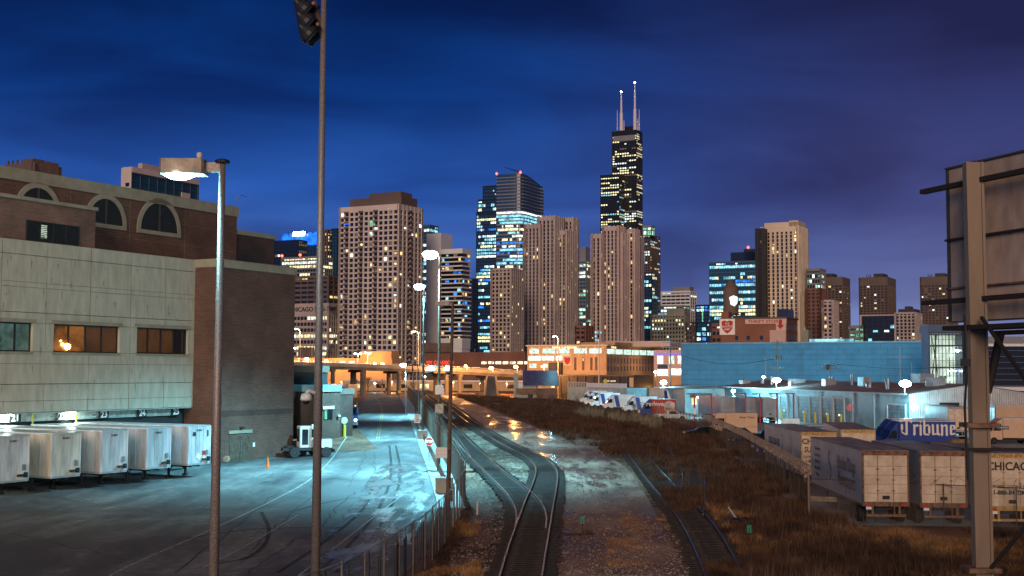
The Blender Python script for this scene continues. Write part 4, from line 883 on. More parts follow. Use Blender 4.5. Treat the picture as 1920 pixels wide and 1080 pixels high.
    capbox(o, b, (.1, .95), (.1, .9), 3, 't_dark'); capbox(o, b, (.4, .7), (.2, .6), 5.5, 't_dark')
    tower((1729, 1738, 1744), 608, 800, 'small dark stone block left of the glass office', wall='t_stone', gl='g_dark', fh=3.4, bay=3, pier=.4, band=.4, e=.4, lit=.05, kinds=('lit_white',), nind=3, cat='building', name='stone_block')
    # middle stone group
    o, C, b = tower((1241, 1294, 1306), 545, 1400, 'white banded office slab with a rooftop plant box', wall='t_white', gl='g_dark', fh=3.8, bay=6, pier=.06, band=.5, e=.4, lit=.2, mode='band', kinds=('lit_cyan', 'lit_white'), nind=20, cat='office building', name='office_building'); capbox(o, b, (.35, .95), (.2, .8), 5, 't_grey')
    tower((1228, 1280, 1293), 572, 1250, 'grey green office block with lit ribbon floors, mid height in the stone group', wall='t_grey', gl='g_teal', fh=3.6, bay=3.2, pier=.15, band=.35, e=.4, lit=.3, mode='band', kinds=('lit_white', 'lit_cyan', 'lit_green'), nind=20, cat='office building', name='office_building')
    o, C, b = tower((1222, 1283, 1292), 589, 1150, 'old stone office block with rows of small greenish lit windows', wall='t_stone', gl='g_dark', fh=3.6, bay=2.8, pier=.45, band=.45, e=.4, lit=.32, mode='band', kinds=('lit_green', 'lit_white', 'lit_yellow'), nind=40, cat='office building', name='office_building')
    capbox(o, b, (.45, .98), (.2, .8), 5, 't_stone')
    tower((1288, 1298, 1308), 603, 1000, 'small brown office block at the right end of the stone group', wall='t_brown', gl='g_dark', fh=3.6, bay=3, pier=.4, band=.4, e=.4, lit=.05, kinds=('lit_white',), nind=4, cat='office building', name='office_building')
    o, C, b = tower((1306, 1328, 1334), 571, 1350, 'small dark blue block with one bright vertical light strip', wall='t_navy', gl='g_blue', fh=3.8, bay=4, pier=.2, band=.3, e=.3, lit=.10, mode='band', kinds=('lit_blue', 'lit_white'), nind=10, cat='office building', name='office_building')
    B(b[0]+(b[1]-b[0])*.5, b[0]+(b[1]-b[0])*.58, b[2]-1, b[2]-.6, b[4]*.45, b[4]-2).build('light_strip', 'lit_green', o)
    tower((1306, 1325, 1333), 603, 1000, 'teal lit low block below the dark blue one', wall='t_navy', gl='g_teal', fh=3.8, bay=4, pier=.2, band=.3, e=.3, lit=.35, mode='band', kinds=('lit_cyan', 'lit_blue', 'lit_white'), nind=16, cat='office building', name='office_building')
    tower((1594, 1612, 1618), 610, 900, 'low block with two long green lit floors between brown towers', wall='t_grey', gl='g_teal', fh=4.5, bay=5, pier=.08, band=.4, e=.3, lit=.9, kinds=('lit_green',), nind=10, cat='office building', name='office_building')
    tower((1335, 1352, 1362), 606, 800, 'brown brick block left of the shield sign', wall='t_redbrick', gl='g_dark', fh=4, bay=4, pier=.3, band=.5, e=.3, lit=.1, kinds=('lit_white',), nind=5, cat='building', name='brick_block')
skyline()
# ---------------------------------------------------------------- middle distance: shield store, storage building, overpass
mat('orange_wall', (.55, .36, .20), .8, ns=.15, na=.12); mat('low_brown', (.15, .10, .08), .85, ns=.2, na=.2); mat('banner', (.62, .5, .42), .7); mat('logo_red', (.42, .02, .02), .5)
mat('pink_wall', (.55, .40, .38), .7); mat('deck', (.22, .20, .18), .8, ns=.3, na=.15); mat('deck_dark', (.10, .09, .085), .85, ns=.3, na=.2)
emi('shop_lit', (.70, 1, .85), 1.3, ns=1.1, lo=.35); emi('shop_white', (.9, 1, .85), 2.0, ns=.9, lo=.4); emi('small_warm', (1, .75, .45), 2.2); emi('neon_blue', (.1, .12, 1), 1.6)
def building(name, label, cat, px, top, Y, wall, base=0, lo=None):
    l, c, r = px; C, zt = corner(c, top, Y); o = root(name, label, cat, C, -GA)
    wA = abs(tx(l, 0, -U, C)) if l < c else 1; wB = abs(tx(r, 0, V, C)) if r > c else 15
    B(-wA, 0, 0, wB, base, zt).build('wall', wall, o); return o, wA, wB, zt, C
def shield(parent, cx, y, cz, s, txt=None):
    bd = B(cx-s*.62, cx+s*.62, y-.12, y, cz-s*.62, cz+s*.62).build('sign_board', 'banner' if not txt else 'sign_white', parent)
    pts = [(-.46, .42), (-.2, .50), (0, .42), (.2, .50), (.46, .42), (.42, -.1), (.25, -.36), (0, -.52), (-.25, -.36), (-.42, -.1)]
    m = MB(); n = len(pts); vs = [(cx+p[0]*s, y-.16, cz+p[1]*s) for p in pts]; m.add(vs, [tuple(range(n))]); m.build('shield_emblem', 'logo_red', bd)
    if txt:
        for k, t in enumerate(txt): text(t, s*.24, bd, (cx, y-.2, cz+s*(.24-.22*k)), '-y', 'sign_white', ext=.005, bold=.01, sx=.8)
    return bd
def middle():
    # brick store with the shield sign and the water tank
    o, wA, wB, zt, C = building('brick_store', 'brown brick store with a white sign bearing a red shield at its left corner', 'store', (1352, 1475, 1497), 597, 420, 't_redbrick')
    B(-wA-.2, .2, -.2, wB, zt, zt+.5).build('parapet', 'low_brown', o)
    win = MB().box(-.55, .55, -.08, -.02, -.9, .9).mesh('window', 'dark_glass')
    for fx, fz in ((.245, .62), (.42, .62), (.62, .62), (.86, .62), (.245, .22), (.44, .22), (.60, .22), (.76, .22)):
        w = bpy.data.objects.new('window', win); S.collection.objects.link(w); w.parent = o; w.location = (-wA+wA*fx, 0, 9.2+ (zt-9.2)*fz); w.scale = (1.05, 1, .8)
    ba = B(-wA*.62, -wA*.0, -.3, -.05, zt-1.7, zt-.1).build('painted_banner', 'banner', o); text('THRIFT STORE', 1.35, ba, (-wA*.33, -.34, zt-.95), '-y', 'logo_red', bold=.03, sx=1.3)
    ar = MB().add([(-2.6, -.36, zt-.3), (-1.5, -.36, zt-.3), (-1.5, -.36, zt-2.2), (-.8, -.36, zt-2.2), (-2.05, -.36, zt-3.6), (-3.3, -.36, zt-2.2), (-2.6, -.36, zt-2.2)], [(0, 1, 2, 3, 4, 5, 6)]); ar.build('red_arrow', 'logo_red', ba)
    B(-3.6, -.2, -.29, -.03, zt-3.9, zt-1.7).build('arrow_board', 'banner', o)
    B(-wA*.25, -.3, -.4, -.1, 6, zt-3.9).build('pale_panel', 'pink_wall', o)
    shield(o, -wA+2.4, -.3, zt-2.6, 4.4, ('THE', 'SALVATION', 'ARMY'))
    B(-wA, -wA+2.6, .6, 4, zt, zt+2.7).build('roof_hut', 't_redbrick', o); B(-3.5, 0, .6, 9, zt+.3, zt+3.2).build('roof_plant', 't_navy', o)
    for f in (.15, .4, .65, .85):
        for z in (zt-3.0, zt-6.2): B(.02, .1, wB*f-.9, wB*f+.9, z-.9, z+.9).build('window', 'g_blue', o)
    B(.1, 1.0, wB*.92, wB, 4, zt-.2).build('corner_pier', 't_sand', o); B(.1, 3.5, wB+.0, wB+5, 3, zt-3.4).build('side_annex', 't_stone', o)
    # water tank on legs
    p = P(1371, 640, 445); p.z = 0; z0, z1 = P(1371, 589, 445).z, P(1371, 524, 445).z
    t = root('water_tank', 'round water tank on dark legs with one lit emblem, above the brick store', 'water tank', p, 0)
    MB().lathe([(2.6, 0), (2.75, .3), (2.75, (z1-z0)*.75), (2.9, (z1-z0)*.76), (.2, z1-z0)], (0, 0, z0), 20).build('tank', 't_brown', t); MB().lathe([(3.1, -.3), (3.1, 0)], (0, 0, z0), 20).build('tank_floor', 't_dark', t)
    for a in range(6):
        c, s = math.cos(a*math.pi/3+.3), math.sin(a*math.pi/3+.3); MB().tube((c*3.3, s*3.3, 14), (c*2.2, s*2.2, z0-.2), .16, .16, 6).build('leg', 't_dark', t)
    br = MB(); br.tube((-3, -1.5, 14), (1.8, -1.3, z0), .06); br.tube((3, -1.5, 14), (-1.8, -1.3, z0), .06); br.build('cross_brace', 't_dark', t)
    zc = z0+(z1-z0)*.36; em = MB(); pts = [(-1.6, 1.5), (0, 2.1), (1.6, 1.5), (1.3, -.8), (.3, -1.9), (-1.1, -1.2)]
    em.add([(.45+x*.95, -2.85, zc+z*.95) for x, z in pts], [tuple(range(6))]); em.build('lit_emblem', 'shop_white', t)
    # storage building
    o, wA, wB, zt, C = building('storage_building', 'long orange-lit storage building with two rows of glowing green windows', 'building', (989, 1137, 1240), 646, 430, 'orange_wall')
    B(-wA-.3, .6, -.6, wB, zt-.5, zt).build('cornice', 't_sand', o); fl = lambda f: -wA+wA*f
    for a, b in ((.03, .15), (.20, .36), (.38, .54), (.60, .76), (.79, .94)): B(fl(a), fl(b), -.06, -.02, zt-3.0, zt-1.3).build('window', 'shop_lit', o)
    for a, b in ((.02, .18), (.19, .345), (.37, .45)): B(fl(a), fl(b), -.06, -.02, zt-5.4, zt-3.9).build('window', 'shop_white', o)
    for a, b in ((.03, .12), (.21, .27)): B(fl(a), fl(b), -.06, -.02, zt-8.0, zt-6.6).build('window', 'shop_lit', o)
    for k in range(7): B(.02, .06, wB*(k+.05)/7, wB*(k+.93)/7, zt-3.2, zt-1.5).build('window', 'shop_lit', o)
    text('Home T of Storage', 1.2, o, (fl(.48), -.1, zt-.85), '-y', 'small_warm', bold=.02); text('SALE & RENTAL', .55, o, (fl(.48), -.1, zt-3.6), '-y', 'small_warm'); text('STORAGE', 1.0, o, (.08, wB*.12, zt-.95), '+x', 'small_warm')
    shield(o, fl(.52), -.2, zt-5.6, 2.6)
    for k in range(10):
        x = fl(.06+.1*k); MB().lathe([(.02, -.1), (.14, 0), (.02, .1)], (x, -.25, zt-.9), 8).build('wall_lamp', 'small_warm', o)
        if k < 9: MB().lathe([(.02, -.1), (.14, 0), (.02, .1)], (x, -.25, zt-3.45), 8).build('wall_lamp', 'small_warm', o)
    for f in (.60, .70, .80, .86): ln = B(fl(f), fl(f+.03), -.06, -.02, zt-8.8, zt-4.4).build('tall_window', 'low_brown', o); text('S', 1.2, ln, (fl(f+.015), -.1, zt-5.2), '-y', 'small_warm') if f == .70 else None
    for k in range(18):
        y = wB*(k+.5)/18; B(.02, .08, y-.35, y+.35, zt-6.5, zt-4.5).build('tall_window', 'dark_glass', o); B(.02, .08, y-.35, y+.35, zt-9, zt-7.2).build('tall_window', 'dark_glass', o)
    B(fl(.62), fl(1.05), 4, 20, zt-.02, zt+.9).build('upper_storey', 'orange_wall', o); B(fl(1.0)-9, 16, 20, 40, zt-.3, zt+1.6).build('rear_storey', 't_pink', o)
    B(fl(.30), fl(.46), -1.5, -.1, 5.0, zt-6.3).build('dark_shed', 't_dark', o)
    for x in (.08, .30, .50, .70, .90): lamp((fl(x), -5.0, 10.0), 480, NA, o, .3)
    lamp((7, wB*.5, 10.5), 900, (1, .6, .3), o, .3)
    bw, wA2, wB2, zt2, C2 = building('black_wall_shop', 'low dark shop front below the storage building with a small lit notice', 'shop', (1040, 1188, 1225), 706, 345, 't_dark')
    B(-wA2-4, .3, -.3, wB2, zt2, zt2+.35).build('parapet', 't_brown', bw); text('SUN LIQUOR', .5, bw, (-wA2*.28, -.1, zt2-1.3), '-y', 'small_warm'); text('RENTALS', .5, bw, (-wA2*.28, -.1, zt2-2.1), '-y', 'small_warm')
    B(-1.2, .0, -.12, -.02, zt2-4, zt2-.3).build('corner_panel', 'orange_wall', bw); B(-wA2*.55, -wA2*.2, -.2, -.05, .5, 2.8).build('shutter', 'low_brown', bw)
    for k in range(9): x = -wA2*(.08+.105*k); B(x-.06, x+.06, -.2, -.02, 0, zt2).build('pilaster', 't_brown', bw)
    # pink building with bright rooms
    o, wA, wB, zt, C = building('pink_shop', 'small pink building with blue neon line and big bright windows beside the blue warehouse', 'shop', (1226, 1284, 1300), 656, 360, 'pink_wall')
    B(-wA-.1, .2, -.15, .0, zt-1.25, zt-.95).build('neon_line', 'neon_blue', o)
    for a, b, c, d, m in ((.12, .30, 1.7, 4.0, 'shop_white'), (.50, .66, 1.7, 4.0, 'shop_lit'), (.78, 1.0, 1.7, 4.0, 'shop_white'), (.12, .45, 5.6, 7.4, 'shop_white'), (.55, 1.0, 5.4, 7.2, 'shop_white')):
        B(-wA+wA*a, -wA+wA*b, -.08, -.02, zt-d, zt-c).build('window', m, o)
    B(-wA+wA*.12, -wA+wA*.45, -.07, -.02, zt-5.4, zt-4.2).build('window', 'g_blue', o); B(-wA+wA*.47, -wA+wA*.49, -.12, -.02, zt-8, zt-1.6).build('pilaster', 't_white', o)
    B(-wA, 0, -.1, 0, 0, zt-7.6).build('base_wall', 'orange_wall', o); lamp((-wA*.5, -5, 3.5), 500, NA, o, .3)
    # low buildings along the overpass
    o, wA, wB, zt, C = building('brown_block', 'low brown brick block with red neon words behind the overpass', 'building', (795, 985, 1010), 660, 520, 't_redbrick')
    text('MY CLASSICO', 2.2, o, (-wA*.83, -.2, zt-4.5), '-y', 'neon_red'); 
    for k in range(9): B(-wA*.42+k*3.4, -wA*.42+k*3.4+2.6, -.1, -.02, zt-5.0, zt-3.9).build('lit_window', 'lit_office', o)
    B(-wA, -wA*.72, -1, -.02, zt, zt+4).build('raised_wing', 'low_brown', o)
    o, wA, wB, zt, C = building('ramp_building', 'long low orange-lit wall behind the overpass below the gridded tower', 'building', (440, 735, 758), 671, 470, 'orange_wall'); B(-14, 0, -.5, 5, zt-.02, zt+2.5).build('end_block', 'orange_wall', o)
    for k in range(12): B(-wA+8+k*4.4, -wA+10.4+k*4.4, -.1, -.02, zt-2.0, zt-1.2).build('lit_window', 'lit_white', o)
    for x in (-8, -24, -40): lamp((x, -7, zt-1), 6000, NA, o, .3)
    # crane boom leaning beside the gridded tower
    cb = root('crane', 'dark lattice crane boom leaning against the lit office block', 'crane', Vector((*P(612, 672, 600).xy, 0))); a = Vector((0, 0, 0)); b2 = P(633, 625, 600)-cb.location
    m = MB(); 
    for s in (-.8, .8): m.tube(a+Vector((s, 0, P(612, 672, 600).z)), b2+Vector((s*.4, 0, 0)), .22, .15, 5)
    for k in range(12):
        t0, t1 = k/12, (k+1)/12; p0, p1 = Vector((0, 0, P(612, 672, 600).z)).lerp(b2, t0), Vector((0, 0, P(612, 672, 600).z)).lerp(b2, t1); m.tube(p0+Vector((-.7, 0, 0)), p1+Vector((.7, 0, 0)), .12, .12, 4)
    m.build('boom', 't_dark', cb); MB().tube((0, 0, 0), (0, 0, P(612, 672, 600).z), .7, .5, 8).build('mast', 't_dark', cb)
middle()
def overpass():
    A, Bq = P(480, 679, 335), P(1000, 701, 372); A.z -= 0; L = (Bq-A); n = 24
    d = Vector((L.x, L.y, 0)).normalized(); nr = Vector((d.y, -d.x, 0)); O = Vector((A.x, A.y, 0)); o = root('road_bridge', 'long concrete road bridge crossing over the road and tracks, lit orange', 'bridge', O)
    pts = []
    for i in range(n+1):
        t = i/n; p = A.lerp(Bq, t); p.z += .9*math.sin(t*math.pi)*.5; pts.append(p-O)
    def sweep(name, x0, x1, z0, z1, m, parent=o):
        mb = MB()
        for a, b in zip(pts, pts[1:]):
            vs = []
            for q in (a, b):
                for (x, z) in ((x0, z0), (x1, z0), (x1, z1), (x0, z1)): vs.append(q-nr*x*-1+Vector((0, 0, z)))
            mb.add(vs, [(0, 1, 5, 4), (1, 2, 6, 5), (2, 3, 7, 6), (3, 0, 4, 7)])
        return mb.build(name, m, parent)
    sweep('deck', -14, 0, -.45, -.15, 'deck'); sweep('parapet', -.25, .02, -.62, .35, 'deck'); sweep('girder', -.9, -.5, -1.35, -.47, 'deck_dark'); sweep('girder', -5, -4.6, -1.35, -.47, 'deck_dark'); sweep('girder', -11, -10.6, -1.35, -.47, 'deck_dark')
    sweep('road_surface', -13.6, -.4, -.149, -.10, 'asphalt'); sweep('handrail', -.16, -.10, .8, .86, 'galv'); sweep('far_parapet', -14, -13.7, -.15, .7, 'deck')
    pr = MB()
    for i in range(0, 160): t = i/160; p = (A.lerp(Bq, t)-O); p.z += .45*math.sin(t*math.pi)-.0; pr.box(p.x-.04, p.x+.04, p.y-.2, p.y-.14, p.z+.3, p.z+.85)
    pr.build('baluster', 'galv', o)
    for px in (616, 671, 738, 829, 855, 923):
        t = (px-480)/520; p = A.lerp(Bq, t); z = p.z+.45*math.sin(t*math.pi)-O.z; m = MB(); g = gz(p.x, p.y)
        for k in (-1.2, -9.5):
            c = p-O+nr*k*1.0; m.tube((c.x, c.y, g), (c.x, c.y, z-1.3), .85 if px in (671,) else .6, None, 12)
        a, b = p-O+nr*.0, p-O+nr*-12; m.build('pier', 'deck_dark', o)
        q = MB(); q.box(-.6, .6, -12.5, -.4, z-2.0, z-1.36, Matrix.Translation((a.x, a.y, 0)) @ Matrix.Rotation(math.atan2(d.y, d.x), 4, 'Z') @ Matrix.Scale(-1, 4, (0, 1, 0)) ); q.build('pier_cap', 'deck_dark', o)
    # flared pier with orange glow
    def bridge_lamp(px, py, side, label, kind='bulb_na', pw=12000, tall=False, r=.42, grp='orange lamps along the bridge'):
        Y = 352 if not tall else 345; t = min(1, max(0, (px-480)/520)); base = A.lerp(Bq, t); z = base.z+.45*math.sin(t*math.pi)
        p = P(px, py, Y if side == 0 else Y+6); zb = z-.1 if 0 < (px-480) < 520 else gz(p.x, p.y)
        if tall: arm = 9*Y/F*1.0
        else: arm = 0.5
        o = root('street_lamp', label, 'street lamp', (p.x+arm, p.y, zb), 0, grp)
        h = p.z-zb; m = MB(); m.path([Vector((0, 0, 0)), Vector((0, 0, max(.5, h-.6))), Vector((-arm*.3, 0, h+.05)), Vector((-arm*.9, 0, h+.15))], .13 if tall else .08, 6); m.build('pole', 't_sand' if tall else 'galv_dark', o)
        MB().lathe([(.02, -r*.6), (r, -.1), (r*.6, r*.5), (.02, r*.6)], (-arm, 0, h), 10).build('lamp_bulb', kind, o)
        lamp((-arm, -.3, h-.4), pw, NA if kind == 'bulb_na' else COOL, o, .3); return o
    for px, py, lab, r in ((575, 673, 'large orange lamp at the left end of the bridge, beside the red sign', .62), (612, 676, 'orange lamp on the bridge just right of the tall floodlight pole', .45), (703, 681, 'left one of the close pair of orange lamps on the bridge', .42), (717, 682, 'right one of the close pair of orange lamps on the bridge', .45),
                            (838, 687, 'orange lamp on the bridge just left of the leaning brown pole', .45), (873, 686, 'orange lamp on the bridge just right of the leaning brown pole', .40), (921, 690, 'big orange lamp above the flared bridge pier', .66), (967, 688, 'big orange lamp at the right end of the bridge, above the shed', .66), (1017, 687, 'orange lamp in front of the storage building', .42)):
        bridge_lamp(px, py, 0, lab, r=r)
    for px, py, lab in ((554, 617, 'tall curved lamp with an orange light at the edge of the brick block'), (776, 622, 'tall curved lamp with an orange light before the gridded tower'), (1038, 631, 'tall curved lamp with an orange light before the storage building')):
        bridge_lamp(px, py, 1, lab, 'bulb_pink', 1500, True, .3, 'tall curved lamps by the bridge')
    for (pxs, py, lab) in (((553, 568), 653, 'pole with a pair of cool white lamps beside the red sign'), ((666, 676), 663, 'left pole with paired cool white lamps below the gridded tower'), ((685, 694), 662, 'right pole with paired cool white lamps below the gridded tower')):
        c = P(sum(pxs)/2, py, 356); t = (sum(pxs)/2-480)/520; zb = A.lerp(Bq, t).z+.3; o = root('street_lamp', lab, 'street lamp', (c.x, c.y, zb), 0, 'paired cool lamps on the bridge'); w = (pxs[1]-pxs[0])*356/F/2
        m = MB(); m.tube((0, 0, 0), (0, 0, c.z-zb), .08); m.tube((-w, 0, c.z-zb), (w, 0, c.z-zb), .05); m.build('pole', 'galv', o)
        for s in (-w, w): MB().lathe([(.02, -.2), (.33, 0), (.02, .2)], (s, 0, c.z-zb), 10).build('lamp_bulb', 'bulb_cool', o)
        lamp((0, -.5, c.z-zb-.4), 900, COOL, o, .3)
    # red sign at the left end
    c = P(574, 662, 345); s = root('road_sign', 'back of a reddish road sign on the bridge beside the brick block', 'sign', (c.x, c.y, 9.6)); B(-2.2, 2.2, -.05, .05, c.z-9.6-1.2, c.z-9.6+1.6).build('panel', 'low_brown', s); MB().tube((1.6, 0, -.6), (1.6, 0, c.z-9.6+1.6), .12).tube((-1.6, 0, -.6), (-1.6, 0, c.z-9.6+1.6), .12).build('post', 'orange_wall', s)
    # lamps below the bridge
    for px, py, kind, lab, pw in ((877, 705, 'bulb_green', 'right of two greenish lamps below the bridge', 1200), (797, 706, 'bulb_green', 'left of two greenish lamps below the bridge', 1200), (1001-100, 719, 'bulb_cool', 'small pale lamp below the bridge beside the flared pier', 500), (703, 719, 'bulb_cool', 'low pale lamp beside the road far under the bridge', 1200), (760, 710, 'bulb_pink', 'small pinkish lamp below the bridge by the fence', 600)):
        p = P(px if px != 877 else 816, py, 400); p2 = on(p.x, p.y); o = root('street_lamp', lab, 'street lamp', p2, 0, 'lamps below the bridge'); h = p.z-p2.z
        MB().tube((0, 0, 0), (0, 0, max(.5, h-.2)), .07).build('pole', 'galv_dark', o); MB().lathe([(.02, -.2), (.33, 0), (.02, .2)], (0, 0, h), 10).build('lamp_bulb', kind, o); lamp((0, -.6, h-.2), pw, COOL if kind != 'bulb_pink' else NA, o, .3)
    for px, Y in ((640, 395), (735, 400), (850, 400), (905, 395), (950, 390)):
        p = on(P(px, 730, Y).x, Y); o = root('street_lamp', {640: 'sodium lamp under the bridge left of the truck', 735: 'sodium lamp under the bridge over the road', 850: 'sodium lamp under the bridge behind the tracks', 905: 'sodium lamp beneath the bridge by the flared pier', 950: 'sodium lamp beneath the right end of the bridge'}[px], 'street lamp', p, 0, 'sodium lamps under the bridge')
        MB().tube((0, 0, 0), (0, 0, 3.2), .07).build('pole', 'galv_dark', o); MB().lathe([(.02, -.15), (.16, 0), (.02, .15)], (0, 0, 3.3), 8).build('lamp_bulb', 'bulb_na', o); lamp((0, -.5, 3.2), 5200, NA, o, .2)
    bk = root('underpass_building', 'low pale building glimpsed under the bridge, glowing orange', 'building', on(-48, 432)); B(-10, 70, 0, 8, 0, 3.2).build('wall', 'orange_wall', bk); B(-10.2, 70.2, -.3, 8.2, 3.2, 3.6).build('roof', 't_white', bk)
    for k in range(10): B(-6+k*7.5, -3+k*7.5, -.06, -.02, .9, 2.3).build('window', 'lit_yellow' if k % 3 == 0 else 'dark_glass', bk)
overpass()
# ---------------------------------------------------------------- depot on the right
corrmat('metal_siding', (.26, .42, .46), .35, 1); corrmat('metal_gable', (.50, .46, .44), .35, 0)
mat('roof_brown', (.26, .16, .135), .7, ns=.25, na=.25, stretch=(1, 3, 1)); mat('roll_door', (.20, .27, .30), .5, .2, ns=.8); mat('door_frame', (.42, .50, .50), .5)
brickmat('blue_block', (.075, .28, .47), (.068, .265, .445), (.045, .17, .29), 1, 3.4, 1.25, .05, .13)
mat('tribune_blue', (.02, .05, .26), .35, ns=2, na=.1); mat('tan_van', (.62, .42, .27), .4, ns=1, na=.05); mat('redeye_red', (.42, .03, .025), .4, ns=1, na=.1); mat('truck_white', (.66, .72, .76), .4, ns=1, na=.08)
mat('suv_dark', (.05, .035, .035), .25, .3); mat('car_black', (.012, .012, .016), .2, .3); mat('trailer_blue', (.30, .40, .50), .45, ns=.5, na=.12); mat('trailer_side', (.36, .40, .47), .5, ns=.5, na=.12)
mat('trailer_dirty', (.70, .58, .43), .5, ns=1.1, na=.08, col2=(.52, .40, .28)); mat('rust_frame', (.20, .11, .06), .7, ns=4, na=.4); mat('roof_dirty', (.30, .23, .19), .6, ns=.5, na=.3, stretch=(3, .5, 1)); mat('yellow_frame', (.50, .33, .10), .6, ns=5, na=.3)
mat('letter_blue', (.05, .07, .12), .5); mat('letter_white', (.75, .70, .62), .5); mat('letter_black', (.03, .02, .02), .5)
emi('room_light', (.80, 1, .82), .75, ns=.35, lo=.55); emi('head_light', (1, .9, .8), 14); emi('amber', (1, .4, .05), 10); emi('tail', (1, .05, .02), 1.2)
WM = {}
def wheel(o, x, y, r=.5, w=.28, side=1, name='wheel'):
    k = (round(r, 2), round(w, 2), side)
    if k not in WM:
        T = Matrix.Rotation(math.pi/2*side, 4, 'Y'); a = MB().lathe([(r*.58, -w/2), (r*.92, -w/2), (r, -w*.3), (r, w*.3), (r*.92, w/2), (r*.58, w/2)], (0, 0, 0), 20, T)
        b = MB().lathe([(r*.58, w*.30), (r*.35, w*.22), (r*.30, w*.42), (r*.12, w*.5)], (0, 0, 0), 16, T); WM[k] = (a.mesh('wheel', 'rubber'), b.mesh('rim', 'rim'))
    q = bpy.data.objects.new(name, WM[k][0]); S.collection.objects.link(q); q.parent = o; q.location = (x, y, r)
    z = bpy.data.objects.new('rim', WM[k][1]); S.collection.objects.link(z); z.parent = q; return q
def pane(o, pts, axis, x, m='car_glass', name='window', t=.02):
    """polygon of (a,b) on a plane: axis 'x' -> (y,z) at x ; axis 'y' -> (x,z) at y"""
    mb = MB(); n = len(pts); f = (lambda p, q: (q, p[0], p[1])) if axis == 'x' else (lambda p, q: (p[0], q, p[1]))
    vs = [f(p, x) for p in pts]+[f(p, x+t) for p in pts]; mb.add(vs, [tuple(range(n)), tuple(range(2*n-1, n-1, -1))]+[(i, (i+1) % n, (i+1) % n+n, i+n)[::-1] for i in range(n)]); return mb.build(name, m, o)
def box_truck(label, loc, rz, L, box, cab, h=3.2, grp=None, w=1.2, cat='box truck'):
    o = root('box_truck', label, cat, loc, rz, grp); f = L/2
    B(-w, w, -f, f-2.0, .75, h, bev=.06).build('cargo_box', box, o); B(-w-.02, w+.02, -f-.02, f-1.98, h, h+.06).build('roof', 'truck_white', o)
    MB().prof([(f-1.95, .55), (f-.02, .55), (f, 1.0), (f-.08, 1.35), (f-.75, 1.55), (f-1.25, 2.55), (f-1.95, 2.62)], -w*.92, w*.92).build('cab', cab, o)
    MB().prof([(f-1.99, 2.6), (f-1.3, 2.6), (f-1.97, h)], -w*.9, w*.9).build('fairing', cab, o)
    for s in (-1, 1): pane(o, [(f-1.8, 1.6), (f-.85, 1.6), (f-1.27, 2.4), (f-1.8, 2.4)], 'x', s*w*.92+(0 if s > 0 else -.02))
    ws = MB().add([(-w*.85, f-.72, 1.62), (w*.85, f-.72, 1.62), (w*.85, f-1.19, 2.5), (-w*.85, f-1.19, 2.5)], [(0, 1, 2, 3)[::-1]]); ws.build('windscreen', 'car_glass', o, loc=(0, .03, 0))
    for s in (-1, 1):
        B(s*w*.7-.16, s*w*.7+.16, f-.02, f+.03, .85, 1.08).build('headlight', 'sign_white', o); wheel(o, s*(w-.18), f-.95, .42, .26, s); wheel(o, s*(w-.18), -f+1.5, .42, .3, s)
        MB().tube((s*w*.95, f-1.05, 2.1), (s*(w+.22), f-.95, 2.15), .02).box(s*(w+.22)-.06, s*(w+.22)+.06, f-1.0, f-.92, 1.8, 2.25).build('mirror', 'black', o)
    B(-w*.6, w*.6, -f+.2, f-.4, .45, .74).build('chassis', 'black', o); B(-w, w, f-.02, f+.08, .5, .78).build('bumper', 'dark_metal', o); return o
def saloon(name, label, cat, loc, rz, m, L=4.7, h=1.45, suv=False, grp=None):
    o = root(name, label, cat, loc, rz, grp); f = L/2; w = .9
    if suv: body = [(-f, .45), (f-.1, .4), (f, .85), (f-.15, 1.05), (f-1.2, 1.15), (-f+.05, 1.2)]; cabn = [(-f+.1, 1.15), (f-1.25, 1.13), (f-1.95, 1.72), (-f+.55, 1.76), (-f+.25, 1.6)]
    else: body = [(-f, .4), (f-.1, .35), (f, .65), (f-.2, .85), (f-1.3, .98), (-f+.1, 1.02)]; cabn = [(-f+.35, 1.0), (f-1.35, .97), (f-2.05, 1.42), (-f+1.2, 1.45)]
    b = MB().prof(body, -w, w).build('body', m, o); c = MB().prof(cabn, -w*.86, w*.86).build('cabin', m, o)
    cx = sum(p[0] for p in cabn)/len(cabn); cz = sum(p[1] for p in cabn)/len(cabn)+.03; gl = [(cx+(p[0]-cx)*.9, cz+(p[1]-cz)*.72) for p in cabn]
    for s in (-1, 1): pane(o, gl, 'x', s*w*.86+(0 if s > 0 else -.012), t=.012)
    a, b2 = cabn[1], cabn[2]; MB().add([(-.7, a[0]-.02, a[1]+.04), (.7, a[0]-.02, a[1]+.04), (.66, b2[0]+.06, b2[1]-.03), (-.66, b2[0]+.06, b2[1]-.03)], [(3, 2, 1, 0)]).build('windscreen', 'car_glass', o, loc=(0, .03, .02))
    a, b2 = cabn[0], cabn[-1]; MB().add([(-.7, a[0], a[1]+.05), (.7, a[0], a[1]+.05), (.66, b2[0], b2[1]-.03), (-.66, b2[0], b2[1]-.03)], [(0, 1, 2, 3)]).build('rear_window', 'car_glass', o, loc=(0, -.03, .02))
    for s in (-1, 1):
        for y in (f-.9, -f+.9): wheel(o, s*(w-.08), y, .36 if suv else .32, .22, s)
        B(s*.62-.16, s*.62+.16, f-.14, f-.0, .62, .78).build('headlight', 'sign_white', o); B(s*.66-.14, s*.66+.14, -f-.015, -f+.05, .78, .95).build('tail_light', 'red_paint', o)
    if suv:
        rr = MB()
        for s in (-1, 1): rr.box(s*.62-.02, s*.62+.02, -f+.7, f-2.1, 1.80, 1.84)
        rr.build('roof_rail', 'galv', o)
    return o
